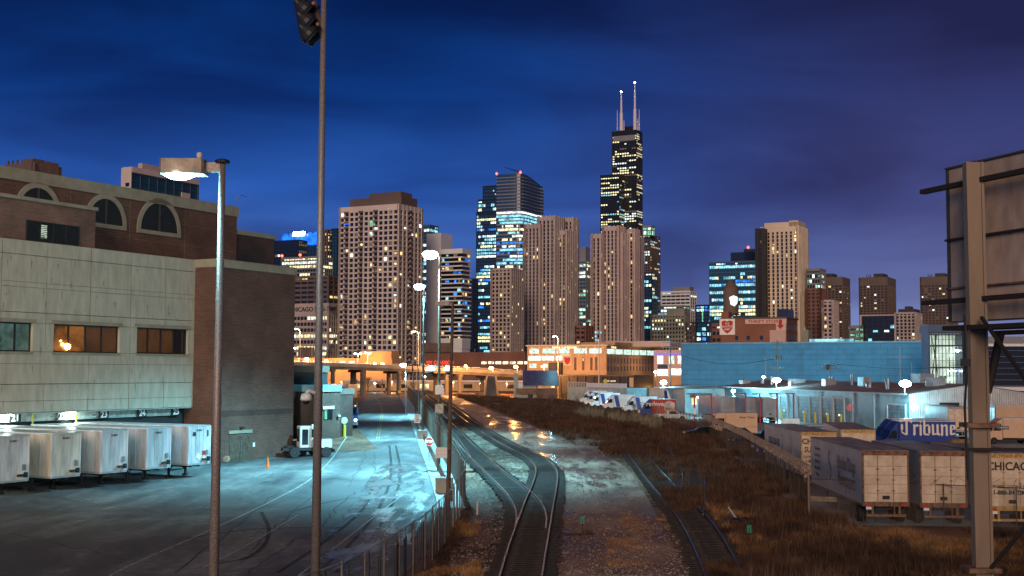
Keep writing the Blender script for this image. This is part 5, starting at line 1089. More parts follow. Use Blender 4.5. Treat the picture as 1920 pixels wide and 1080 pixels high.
def pickup(label, loc, rz):
    o = root('pickup_truck', label, 'pickup truck', loc, rz); f = 2.75
    MB().prof([(-f, .55), (f-.05, .5), (f, .95), (f-.15, 1.12), (f-1.3, 1.2), (f-1.3, .9), (-f, .9)], -.98, .98).build('body', 'truck_white', o)
    MB().prof([(f-1.25, 1.15), (f-2.0, 1.82), (f-3.1, 1.85), (f-3.25, 1.1), (f-3.2, .85), (f-1.3, .88)], -.88, .88).build('cabin', 'truck_white', o)
    for s in (-1, 1): B(s*.98-.06*s, s*.98, -f, f-3.2, .9, 1.2).build('bed_side', 'truck_white', o); pane(o, [(f-1.5, 1.22), (f-2.05, 1.72), (f-2.95, 1.75), (f-3.05, 1.22)], 'x', s*.88+(0 if s > 0 else -.012), t=.012)
    B(-.98, .98, -f, -f+.06, .9, 1.2).build('tailgate', 'truck_white', o)
    MB().add([(-.75, f-1.3, 1.24), (.75, f-1.3, 1.24), (.7, f-1.95, 1.8), (-.7, f-1.95, 1.8)], [(3, 2, 1, 0)]).build('windscreen', 'car_glass', o, loc=(0, .04, .02))
    for s in (-1, 1):
        for y in (f-.95, -f+1.15): wheel(o, s*.88, y, .42, .26, s); MB().lathe([(.5, 0), (.5, .05), (.44, .05), (.44, 0)], (0, 0, 0), 16, Matrix.Translation((s*.99, y, .45)) @ Matrix.Rotation(math.pi/2*s, 4, 'Y')).build('wheel_arch', 'black', o)
        B(s*.7-.18, s*.7+.18, f-.05, f+.02, .82, 1.0).build('headlight', 'sign_white', o)
    return o
def road_trailer(label, loc, rz, L=14.0, side='trailer_side', rear='trailer_dirty', frame='rust_frame', grp='newspaper trailers behind the guard rail', roof='roof_dirty', hh=4.15):
    """origin on the ground under the rear doors; +y local runs to the nose"""
    o = root('semi_trailer', label, 'trailer', loc, rz, grp); w = 1.3
    B(-w, w, .06, L, 1.1, hh-.06).build('trailer_box', side, o); B(-w-.02, w+.02, .0, L+.02, hh-.06, hh).build('roof', roof, o)
    rd = MB().box(-w+.1, w-.1, -.02, .06, 1.28, hh-.28); d = rd.build('rear_door', rear, o)
    ln = MB()
    for z in (1.75, 2.25, 2.75, 3.25): ln.box(-w+.1, w-.1, -.028, -.02, z, z+.018)
    for x in (-.45, .42): ln.box(x-.015, x+.015, -.05, -.02, 1.3, hh-.3); 
    for x in (-.45, .42):
        for z in (1.9, 2.5, 3.1): ln.box(x-.07, x+.07, -.055, -.02, z-.03, z+.03)
    ln.build('door_seam', frame, d)
    fr = MB(); fr.box(-w, -w+.1, -.04, .06, 1.02, hh-.02); fr.box(w-.1, w, -.04, .06, 1.02, hh-.02); fr.box(-w+.1, w-.1, -.04, .06, hh-.28, hh-.02); fr.box(-w+.1, w-.1, -.04, .06, 1.02, 1.28); fr.build('rear_frame', frame, o)
    for k in range(5): B(-.5+k*.25-.06, -.5+k*.25+.06, -.055, -.041, hh-.18, hh-.12).build('marker_light', 'red_paint', o)
    for s in (-1, 1):
        B(s*1.0-.14, s*1.0+.14, -.05, -.041, 1.06, 1.18).build('tail_light', 'red_paint', o)
        B(s*w, s*(w+.015), .06, L, 1.02, 1.14).build('side_rail', frame, o) 
        for y in (1.3, 2.6): wheel(o, s*(w-.2), y, .5, .4, s)
        B(s*.9-.05, s*.9+.05, L-3.2, L-3.05, .05, 1.1).build('landing_leg', 'dark_metal', o)
    ug = MB(); ug.box(-1.1, 1.1, -.05, .05, .45, .58)
    for x in (-.75, .75): ug.box(x-.06, x+.06, -.04, .04, .58, 1.02); ug.box(x-.32, x-.26, -.04, .04, .45, 1.02)
    ug.build('underride_guard', frame, o); B(-.5, .5, .3, L-.4, .8, 1.08).build('chassis', 'black', o); B(-.2, .2, -.065, -.052, 1.42, 1.62).build('latch', 'black', d); B(-1.12, -.82, -.06, -.045, .85, 1.0).build('number_plate', 'sign_white', o)
    return o
def black_letter(s, h, parent, loc, face, m):
    """angular broad-pen capitals and lower case cut as flat slabs; widths in units of x-height"""
    t = .20
    def stem(x, z0=0, z1=1.0): return [(x, z0+.12), (x+t/2, z0), (x+t, z0+.12), (x+t, z1-.12), (x+t/2, z1), (x, z1-.12)]
    def dia(x, z, w=.26): return [(x, z), (x+w/2, z-.15), (x+w, z), (x+w/2, z+.15)]
    def bar(x0, z0, x1, z1, d=.10): return [(x0, z0-d), (x1, z1-d), (x1, z1+d), (x0, z0+d)]
    G_ = {'T': ([bar(-.12, 1.32, 1.0, 1.44, .11), stem(.45, .0, 1.4), stem(.02, .42, 1.08), [(.02, .5), (.1, .2), (.5, -.02), (.5, .12), (.2, .3)], dia(.86, 1.25, .24), dia(-.16, 1.42, .24)], 1.12),
          'r': ([stem(.05), dia(.0, .9), dia(.0, .1), bar(.2, .82, .4, .95), dia(.32, .9, .24)], .58), 'i': ([stem(.05), dia(.0, .9), dia(.02, .08), dia(.05, 1.25, .2)], .34),
          'b': ([stem(.05, .05, 1.5), stem(.50, .12, .95), bar(.2, .85, .55, .98, .07), bar(.15, .1, .6, .06, .07)], .80), 'u': ([stem(.05), stem(.48), dia(.0, .92), dia(.44, .92), bar(.12, .08, .55, .16, .07), dia(.6, .1, .22)], .84),
          'n': ([stem(.05), stem(.48), dia(.0, .92), bar(.18, .80, .55, .98, .07), dia(.0, .06), dia(.46, .06)], .82), 'e': ([stem(.05, .02, .98), bar(.12, .92, .55, .88, .07), stem(.38, .5, .98), bar(.2, .52, .5, .64, .05), bar(.12, .08, .55, .18, .07)], .66),
          'C': ([stem(.0, .05, 1.35), bar(.05, 1.35, .7, 1.3), bar(.05, .08, .7, .15, .07), stem(.4, .2, 1.2)], .85), 'h': ([stem(.05, .0, 1.45), stem(.48), bar(.2, .82, .55, .98, .07)], .82), 'c': ([stem(.05), bar(.1, .92, .5, .9, .07), bar(.1, .08, .5, .14, .07)], .58),
          'a': ([stem(.42), stem(.05, .05, .55), bar(.1, .92, .5, .92, .07), bar(.1, .5, .45, .56, .05), bar(.1, .08, .6, .08, .06)], .74), 'g': ([stem(.05, .1, .95), stem(.42, -.3, .98), bar(.1, .9, .5, .95, .06), bar(.1, .12, .45, .1, .06), bar(.05, -.3, .5, -.32, .07)], .74),
          'o': ([stem(.05), stem(.42), bar(.12, .9, .5, .92, .06), bar(.12, .08, .5, .1, .06)], .72), ' ': ([], .5)}
    W = sum(G_[c][1] for c in s); x = -W/2; mb = MB()
    for k, c in enumerate(s):
        for j, poly in enumerate(G_[c][0]):
            n = len(poly); e = .02+.002*j; vs = [((x+p[0])*h, p[1]*h-h*.5, 0) for p in poly]+[((x+p[0])*h, p[1]*h-h*.5, e) for p in poly]
            mb.add(vs, [tuple(range(n)), tuple(range(n, 2*n))]+[(i, (i+1) % n, (i+1) % n+n, i+n) for i in range(n)])
        x += G_[c][1]
    o = mb.build('lettering', m, parent, loc); o.rotation_euler = FACE[face]; return o
def depot():
    C = PZ(1706, 811, 0); E = PZ(1353, 775.6, 0); w1 = (E-C).normalized(); LW = (E-C).length; a = math.atan2(-w1.x, w1.y)      # local +y = w1
    o = root('depot_building', 'long low depot with roll-up doors along one side and a ribbed gable facing the camera', 'warehouse', C, a); Q = Matrix.Rotation(-a, 3, 'Z')
    hz, rz_, hw = 5.45, 6.75, 9.6
    def t_of(px): v = ray(px, 760); v = Vector((v.x, v.y, 0)); r = Q @ v; c = Q @ C; s = (c.x-0)/r.x; return (r*s-c).y
    B(0, 2*hw, .0, LW, 0, hz).build('long_wall', 'metal_siding', o)
    g = MB().add([(0, -.06, 0), (2*hw, -.06, 0), (2*hw, -.06, hz), (hw, -.06, rz_), (0, -.06, hz)], [(0, 1, 2, 3, 4)]); g.build('gable_wall', 'metal_gable', o)
    B(-.05, 2*hw+.1, -.14, -.07, 0, 1.3).build('gable_base', 'roll_door', o)
    r = MB().add([(-.5, -.35, hz-.02), (hw, -.35, rz_+.05), (hw, LW, rz_+.05), (-.5, LW, hz-.02), (2*hw+.5, -.35, hz), (2*hw+.5, LW, hz)], [(0, 1, 2, 3), (1, 4, 5, 2)]); r.build('roof', 'roof_brown', o)
    gt = MB().box(-.62, -.48, -.3, LW, hz-.22, hz); gt.build('gutter', 'door_frame', o)
    for (pa, pb, h) in ((1464, 1477, 4.2), (1497, 1518, 4.3), (1520, 1537, 4.3), (1541, 1561, 4.2), (1565, 1583, 4.2), (1666, 1698, 3.7), (1432, 1446, 3.8)):
        ta, tb = t_of(pa), t_of(pb); d = B(-.08, -.02, min(ta, tb), max(ta, tb), .05, h).build('roll_up_door', 'roll_door', o); y0, y1 = min(ta, tb), max(ta, tb)
        fr = MB().box(-.2, 0.02, y0-.25, y0-.01, 0, h+.25); fr.box(-.2, .02, y1+.01, y1+.25, 0, h+.25); fr.box(-.2, .02, y0-.01, y1+.01, h+.01, h+.25); fr.build('door_frame', 'door_frame', d)
        sl = MB(); 
        for k in range(7): sl.box(-.11, -.08, y0, y1, .6*k+.1, .6*k+.14)
        sl.build('door_seam', 'galv_dark', d)
        if h > 4.1: B(-.12, -.085, (y0+y1)/2-.35, (y0+y1)/2+.1, 1.5, 1.8).build('door_window', 'lit_white', d)
    for px in (1475, 1518.5, 1539, 1563, 1588, 1448):
        t = t_of(px); b = root('bollard', {1475: 'yellow bollard left of the first pair of roll-up doors', 1518.5: 'yellow bollard between the first two tall roll-up doors', 1539: 'yellow bollard in the middle of the roll-up doors', 1563: 'yellow bollard right of the third tall roll-up door', 1588: 'yellow bollard at the right end of the door row', 1448: 'yellow bollard beside the parked grey trailers'}[px], 'bollard', C+(Q.inverted() @ Vector((-1.0, t, 0))), 0, 'yellow bollards at the depot doors')
        MB().lathe([(.17, 0), (.17, 1.75), (.12, 1.88), (.02, 1.92)], (0, 0, 0), 12).build('post', 'yellow_paint', b)
    dp = MB(); 
    for px in (1495, 1540, 1600, 1640): t = t_of(px); dp.tube((-.1, t, .1), (-.1, t, hz-.2), .06)
    dp.build('downpipe', 'door_frame', o)
    # wing with the awning
    B(-8.3, -.02, LW-2, LW+22, 0, 5.0).build('wing_wall', 'metal_siding', o); MB().add([(-8.7, LW-2.4, 4.98), (.2, LW-2.4, 5.5), (.2, LW+22, 5.5), (-8.7, LW+22, 4.98)], [(0, 1, 2, 3)]).build('wing_roof', 'roof_brown', o)
    MB().prof([(LW-2.05, 4.1), (LW-3.3, 3.3), (LW-2.05, 3.3)], -7.2, -2.9).build('awning', 'roll_door', o); w = B(-6.9, -5.9, LW-2.08, LW-2.01, 1.9, 3.2).build('window', 'lit_warm', o); B(-.9, -.2, LW-2.3, LW-2.02, 0, 5).build('corner_trim', 'door_frame', o)
    dp = MB().path([(-1.9, LW-2.3, 5.1), (-1.9, LW-2.4, 4.2), (-1.2, LW-2.4, 3.6), (-1.2, LW-2.4, .2)], .09); dp.build('downpipe', 'door_frame', o)
    for (x, y, h, rr) in ((3, 12, 1.6, .3), (4, 20, .9, .5), (6, 30, 1.8, .22), (2, 46, .9, .3), (3.5, 58, 1.6, .25), (8, 9, .8, .5), (7, 40, 1.2, .3), (5, 66, .9, .4), (12, 12, 1.5, .4)):
        zz = hz+(rz_-hz)*(1-abs(x-hw)/hw); v = MB().lathe([(rr, -.3), (rr, h*.7), (rr*1.5, h*.72), (rr*1.3, h), (.05, h)], (x, y, zz), 12); v.build('roof_vent', 'galv', o)
    for (x, y, sx, sy, h) in ((5.0, 24, 1.3, 2, 1.5), (4.0, 36, 2, 1.4, 1.2), (6.5, 5, 2, 2.2, 1.4), (5.5, 52, 2, 3, .9), (3.2, 72, 1.6, 2, .8), (10.5, 16, 2.4, 3, 1.6)):
        zz = hz+(rz_-hz)*(1-abs(x-hw)/hw); B(x, x+sx, y, y+sy, zz-.2, zz+h).build('air_conditioner', 'trailer_grey', o)
    # lamps of the depot
    def dlamp(px, py, Y, pw, lab, zb, r=.35, pole=True):
        p = P(px, py, Y); q = root('floodlight', lab, 'floodlight', (p.x, p.y+.25, zb), 0, 'cool floodlights of the depot'); h = p.z-zb
        m = MB(); m.tube((0, 0, 0), (0, 0, h+.1), .07); m.box(-.35, .35, -.2, .2, h+.02, h+.2); m.build('pole', 'galv_dark', q)
        MB().lathe([(.02, -r*.6), (r*.7, -r*.42), (r, 0), (r*.7, r*.42), (.02, r*.6)], (0, -.3, h-.1), 12).build('lamp_bulb', 'bulb_cool', q); lamp((0, -.7, h-.5), pw, COOL, q, .3)
    dlamp(1456, 712, 222, 13000, 'large bright floodlight on the depot roof below the utility pole', 5.6, .75); dlamp(1697, 718, 174, 6500, 'largest floodlight at the near corner of the depot roof', 5.5, .85); dlamp(1714, 762, 172.5, 1500, 'wall floodlight on the ribbed gable above the blue truck', 3.0, .5)
    dlamp(1375, 732, 232, 4000, 'floodlight over the parked grey trailers', 4.0, .4); dlamp(1244, 716, 262, 14000, 'bright floodlight left of the depot by the green fence', 0, .7); dlamp(1432, 706, 262, 16000, 'small floodlight left of the large one on the roof', 5.0, .35); dlamp(1229, 697, 300, 1500, 'small white lamp on a tall pole before the pink building', 0, .4); dlamp(1310, 744, 225, 1500, 'shaded lamp above the first parked grey trailer', 0, .3)
    # blue warehouse
    A, Z = P(1277, 643, 320), P(1739, 640, 286); d = Vector((Z.x-A.x, Z.y-A.y, 0)); L = d.length; b = root('blue_warehouse', 'huge plain warehouse wall of pale blue blocks', 'warehouse', (A.x, A.y, 0), math.atan2(d.y, d.x))
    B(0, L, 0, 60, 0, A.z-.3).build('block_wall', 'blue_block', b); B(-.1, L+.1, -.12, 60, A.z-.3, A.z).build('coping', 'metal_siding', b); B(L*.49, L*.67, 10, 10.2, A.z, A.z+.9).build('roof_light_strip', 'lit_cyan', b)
    # glass office
    A, Z = P(1740, 609, 262), P(1820, 611, 258); g = root('glass_office', 'three storey glass office lit pale green inside with a grey blue frame', 'office building', (A.x, A.y, 0)); w = Z.x-A.x; h = A.z
    B(0, w, 4, 4.2, 4, h-.6).build('inner_wall', 'room_light', g); B(-.2, w, -.2, 5, h-1.6, h).build('roof_slab', 't_steel', g); B(-.1, .3, -.25, 4, 0, h-1.6).build('side_wall', 't_steel', g); B(0, w+40, -.3, 6, 4.6, 5.4).build('base_band', 't_white', g)
    B(.6, w, -.1, 4, 9.2, 9.5).build('floor_slab', 't_dark', g); B(.6, w, -.1, 4, 13.8, 14.1).build('floor_slab', 't_dark', g)
    B(.7, w, 3.8, 3.95, 16.2, h-1.7).build('back_partition', 't_stone', g); B(.6, w-.1, .5, 3.9, h-1.9, h-1.65).build('ceiling', 't_white', g)
    for k in range(10): x = .6+(w-.8)*k/9; B(x, x+.1, -.16, -.02, 4.6, h-1.6).build('mullion', 't_steel', g)
    for z in (6.1, 7.6, 10.8, 12.3, 15.2): B(.6, w, -.14, -.04, z, z+.08).build('transom', 't_steel', g)
    st = MB(); st.tube((2.2, 2, 5.2), (2.2, 2, h-2), .15); st.tube((5.2, 2.5, 5.2), (5.2, 2.5, h-2), .12); st.tube((1.2, 2, 5.5), (2.4, 2, h-2), .1); st.tube((1.4, 2.2, h-2), (3, 2.2, 5.5), .08); st.build('column', 't_dark', g)
    for (x, z) in ((6.5, 12.9), (5.4, 8.6), (7.6, 6.5), (6.9, 12.7)): B(x, x+1.1, 2, 3, z, z+.18).build('ceiling_lamp', 'bulb_white', g)
    lamp((w*.5, 1.5, 7), 300, (.85, 1, .85), g, .5); lamp((w*.5, 1.5, 12), 300, (.85, 1, .85), g, .5)
    B(w-.5, w+.3, -.3, 5, 0, h-.6).build('corner_column', 't_navy', g)
    o2 = root('dark_office', 'long dark office building with pale horizontal bands behind the billboard post', 'office building', (P(1815, 650, 268).x+1, 268, 0)); zt = P(1880, 631, 268).z
    B(0, 60, 0, 20, 0, zt).build('wall', 'g_dark', o2); bn = MB(); 
    for k in range(8): bn.box(-.1, 60, -.25, 0, 5.5+k*1.25, 5.65+k*1.25)
    bn.build('floor_band', 't_steel', o2); B(-.1, 60, -.3, 0, zt-1.5, zt+.02).build('roof_band', 't_grey', o2); B(-.15, 60, -.4, 0, zt-2.1, zt-1.52).build('sun_shade', 't_white', o2)
    B(0, 60, -.5, -.01, 0, 5.0).build('lower_wall', 'metal_siding', o2)
    # parked docked trailers
    for i, (px, Y, lab) in enumerate(((1365, 212, 'grey trailer with a pale blue side, leftmost of three parked before the depot'), (1412, 208, 'grey trailer in the middle of three parked before the depot'), (1444.5, 205, 'grey trailer nearest the depot doors, rightmost of three'))):
        p = P(px, 780, Y); p.z = 0; road_trailer(lab, p, .17, 12, 'trailer_blue', 'trailer_grey', 'trailer_grey', 'grey trailers parked before the depot', 'trailer_roof')
    # red posts
    for px, Y, lab in ((1302, 200, 'red post with a white label left of the parked grey trailers'), (1334, 205, 'red post before the first grey trailer'), (1398, 203, 'red post between the first and second grey trailers'), (1425, 201, 'red post between the second and third grey trailers'), (1457, 190, 'red post right of the grey trailers'), (1488, 186, 'red post before the roll-up doors')):
        p = P(px, 760, Y); q = root('red_post', lab, 'post', (p.x, p.y, 0), 0, 'red posts in the depot yard'); z = P(px, 739, Y).z; B(-.11, .11, -.1, .1, 0, z, bev=.03).build('post', 'logo_red', q); B(-1.2, .2, -.15, .15, z, z+.14).build('lamp_arm', 'galv_dark', q); B(-1.2, -.6, -.16, .16, z-.1, z).build('lamp_lens', 'trailer_grey', q)
        if px == 1302: B(-.13, .13, -.13, -.1, 1.6, 2.6).build('white_label', 'sign_white', q)
    sgp = P(1593, 770, 186); sg = root('stop_sign', 'dark back of a stop sign on a post before the depot wall', 'stop sign', (sgp.x, sgp.y, 0)); MB().lathe([(.5, -.02), (.5, .02)], (0, 0, 0), 8, Matrix.Translation((0, 0, 3.2)) @ Matrix.Rotation(math.pi/2, 4, 'X') @ Matrix.Rotation(math.pi/8, 4, 'Z')).build('octagon', 'logo_red', sg); MB().tube((0, .1, 0), (0, .1, 4.2), .06).build('post', 'galv_dark', sg)
    bb = P(1482, 785, 184); br = root('barrier', 'white concrete barrier block before the roll-up doors', 'barrier', (bb.x, bb.y, 0)); MB().prof([(-.4, 0), (.4, 0), (.25, .6), (.2, 1.6), (-.2, 1.6), (-.25, .6)], -1.3, 1.3).build('block', 'white_paint', br); B(-1.0, 1.0, -.21, -.195, 1.6, 1.66).build('top_edge', 'galv', br)
    # vehicles
    H90 = math.pi/2
    def at(px, py, Y): p = P(px, py, Y); return Vector((p.x, p.y, gz(p.x, p.y)+.03))
    t = box_truck('red box truck with white lettering and a disc at its rear, behind the white pickup', at(1232, 780, 221), H90+.04, 6.4, 'redeye_red', 'tribune_blue', 3.25)
    text('redeye', 1.12, t, (-1.225, .55, 2.45), '-x', 'letter_white', ext=.012, bold=.02); MB().lathe([(.01, 0), (.38, 0), (.38, .012)], (0, 0, 0), 20, Matrix.Translation((-1.215, -2.55, 2.4)) @ Matrix.Rotation(-H90, 4, 'Y')).build('white_disc', 'letter_white', t)
    MB().lathe([(.93, 0), (.93, .012), (.97, .012), (.97, 0)], (0, 0, 0), 30, Matrix.Translation((-1.215, -1.95, 2.0)) @ Matrix.Rotation(-H90, 4, 'Y')).build('ring_mark', 'letter_white', t)
    labs = ['white box truck with a blue cab right behind the red one', 'second white and blue box truck beyond the red one', 'white and blue box truck in the middle of the row', 'fourth white and blue box truck beyond the red one', 'fifth white and blue box truck, half hidden by shrubs', 'white and blue box truck at the far left end of the row']
    pt = None
    for i in range(5):
        px, Y = ((1200, 241), (1160, 255), (1134, 269), (1122, 283), (1112, 299), (1100, 312))[i]
        loc = at(px, 770, Y)
        if i == 0:
            pt = box_truck(labs[0], loc, H90+.04, 6.4, 'truck_white', 'truck_white', 3.2, 'row of white and blue box trucks'); MB().prof([(.3, 3.1), (1.1, 3.1), (.6, .8), (-.2, .8)], -1.225, -1.21).build('blue_stripe', 'tribune_blue', pt); B(-1.21, 1.21, .4, 1.18, 3.262, 3.275).build('blue_roof_stripe', 'tribune_blue', pt)
        else: dup(pt, loc, H90+.04, labs[i], 'row of white and blue box trucks')
    pickup('white pickup truck parked before the red box truck', at(1257, 790, 207), -H90+.05)
    # step van
    o3 = root('step_van', 'tan delivery van with a sloped nose and small black lettering, behind the dark car', 'delivery van', at(1373, 810, 161), H90+.0)
    MB().prof([(-3, .5), (3, .5), (3.05, 1.0), (2.85, 1.35), (2.2, 3.0), (2.05, 3.12), (-3, 3.12)], -1.15, 1.15).build('body', 'tan_van', o3); MB().add([(-1.0, 2.84, 1.45), (1.0, 2.84, 1.45), (1.0, 2.33, 2.75), (-1.0, 2.33, 2.75)], [(3, 2, 1, 0)]).build('windscreen', 'car_glass', o3, loc=(0, .03, .01))
    for s in (-1, 1):
        wn = pane(o3, [(1.2, 1.55), (2.35, 1.55), (2.0, 2.45), (1.2, 2.45)], 'x', s*1.15+(0 if s > 0 else -.02))
        for y in (2.1, -1.9): wheel(o3, s*1.0, y, .42, .28, s)
        B(s*.8-.15, s*.8+.15, 2.9, 3.07, .8, 1.02).build('headlight', 'sign_white', o3)
    sm = MB(); sm.box(-1.165, -1.15, -3, 3, 1.35, 1.39); sm.box(-1.165, -1.15, 1.0, 1.04, .6, 3.0); sm.build('body_seam', 'rust_frame', o3); B(-1.2, 1.2, 3.03, 3.15, .45, .7).build('bumper', 'dark_metal', o3); black_letter('Chicago', .17, o3, (-1.17, -1.15, 2.55), '-x', 'letter_black'); black_letter('Tribune', .17, o3, (-1.17, -2.2, 2.55), '-x', 'letter_black')
    saloon('suv', 'dark brown estate car with roof rails before the tan van', 'car', at(1390, 820, 150), -H90-.1, 'suv_dark', 4.9, suv=True)
    saloon('parked_car', 'low black car between the dark estate car and the blue trucks', 'car', at(1405, 830, 143), H90+.2, 'car_black', 4.5)
    saloon('parked_car', 'black car with a lit rear edge left of the tan van, by the coiled wire', 'car', at(1316, 800, 158), H90, 'car_black', 4.6)
    saloon('suv', 'dark vehicle behind the long trailer roofs', 'car', at(1592, 800, 146), H90, 'car_black', 5.2, suv=True)
    for i, (px, Y, lab) in enumerate(((1432, 127, 'blue delivery truck whose nose shows beside the coiled wire'), (1444, 121, 'blue delivery truck squeezed next to the first newspaper trailer'))):
        t = box_truck(lab, at(px+44, 850, Y), H90+.25, 6.8, 'tribune_blue', 'tribune_blue', 3.0, 'blue delivery trucks by the fence', w=1.15)
    t = box_truck('blue box truck with large white gothic lettering on its side', at(1714, 820, 132), H90, 7.9, 'tribune_blue', 'tribune_blue', 3.35, w=1.25); black_letter('Tribune', 1.12, t, (-1.27, -1.1, 2.5), '-x', 'letter_white'); B(-1.265, -1.25, -3.9, 1.9, 1.0, 1.25).build('side_rail', 'black', t)
    box_truck('blue box truck hidden behind the one with gothic lettering', at(1700, 815, 137.5), H90, 7.9, 'tribune_blue', 'tribune_blue', 3.35, w=1.25)
    t = box_truck('white van with a small dark name plate, right of the billboard post', at(1893, 825, 150), H90+.02, 6.5, 'tan_van', 'tan_van', 3.0); B(-1.23, -1.2, .55, 1.95, 1.75, 2.15).build('name_plate', 'letter_blue', t); black_letter('ChicagoTribune', .13, t, (-1.235, 1.25, 1.95), '-x', 'letter_white')
    road_trailer('white trailer standing beside the dark doorway in the gable', (lambda p: Vector((p.x, p.y, 0)))(P(1797, 800, 158)), -.05, 10, 'trailer_grey', 'trailer_dirty', 'trailer_grey', 'trailers beside the gable'); B(-1.5, 1.5, 0, .1, 0, 4.2).build('dark_doorway', 'black', o, loc=(6.0, -.3, 0))
    t = road_trailer('tan trailer seen end on behind the white van', (lambda p: Vector((p.x, p.y, 0)))(P(1856, 800, 166)), -1.35, 13, 'tan_van', 'sign_white', 'letter_blue', 'trailers beside the gable', 'truck_white')
    # big newspaper trailers in the foreground
    def tr(px, Y, rz, **k): p = P(px, 900, Y); return Vector((p.x, p.y, 0))
    rzz = -.035
    a = road_trailer('newspaper trailer with big grey lettering on its side and blank rusty rear doors', tr(1660.5, 71, 0), rzz, 14.2)
    text('Suburban Chicago', 1.15, a, (-1.325, 3.9, 3.05), '-x', 'letter_blue', sx=.56, bold=.012); text('Newspapers', 1.3, a, (-1.325, 3.8, 2.1), '-x', 'letter_blue', sx=.66)
    for k in range(5): text(('Beacon News', 'Courier News', 'Herald News', 'Naperville Sun', 'The Star')[k], .3, a, (-1.325, 12.0, 3.5-.42*k), '-x', 'letter_blue')
    sw = MB(); pts = [(8.3+1.2*math.sin(i/10*math.pi*2)*.35, 3.6-1.75*i/10) for i in range(11)]
    for i in range(10): q0, q1 = pts[i], pts[i+1]; sw.box(-1.33, -1.302, min(q0[0], q1[0])-.04, max(q0[0], q1[0])+.04, q1[1], q0[1])
    sw.build('swoosh_mark', 'letter_blue', a)
    c = road_trailer('newspaper trailer with plain dirty white rear doors, right of the lettered one', tr(1768.5, 70.5, 0), rzz, 10.6)
    d = road_trailer('newspaper trailer with a large city name and phone number on its rear', tr(1897, 69, 0), rzz, 10.2, frame='yellow_frame'); 
    text('CHICAGO', .62, d, (0, -.06, 3.42), '-y', 'letter_black', bold=.012, al='CENTER', sx=.95); text('SUN-TIMES', .55, d, (.0, -.06, 2.85), '-y', 'letter_black', bold=.01, sx=.8) if False else None
    text('DELIVERY TO YOUR DOOR', .2, d, (0, -.06, 2.35), '-y', 'letter_black', sx=.92); text('1-888-84 TIMES', .33, d, (0, -.06, 2.0), '-y', 'letter_black', bold=.008, sx=.98)
    e = road_trailer('newspaper trailer half hidden behind the lettered one, its doors reading the paper name', tr(1536, 92, 0), rzz+.02, 14.2, frame='yellow_frame')
    text('CHICAGO', .55, e, (-.02, -.06, 3.45), '-y', 'letter_black', bold=.012, sx=.95); text('SUN-TIMES', .55, e, (-.02, -.06, 2.85), '-y', 'letter_black', bold=.012, sx=.78); text('DELIVERY TO YOUR DOOR', .2, e, (0, -.06, 2.35), '-y', 'letter_black', sx=.92); text('1-888-84 TIMES', .32, e, (0, -.06, 2.02), '-y', 'letter_black', bold=.008, sx=.98)
    for y in (3.0, 6.0): B(-1.325, -1.302, y, y+1.1, 1.3, 3.7).build('side_door', 'trailer_grey', e)
    text('CHICAGO SUN-TIMES', .8, e, (-1.325, 10, 2.9), '-x', 'letter_blue', sx=.6)
    road_trailer('long newspaper trailer whose yellow-trimmed roof shows behind the others', tr(1610, 96, 0), rzz-.12, 14.2, frame='yellow_frame')
depot()
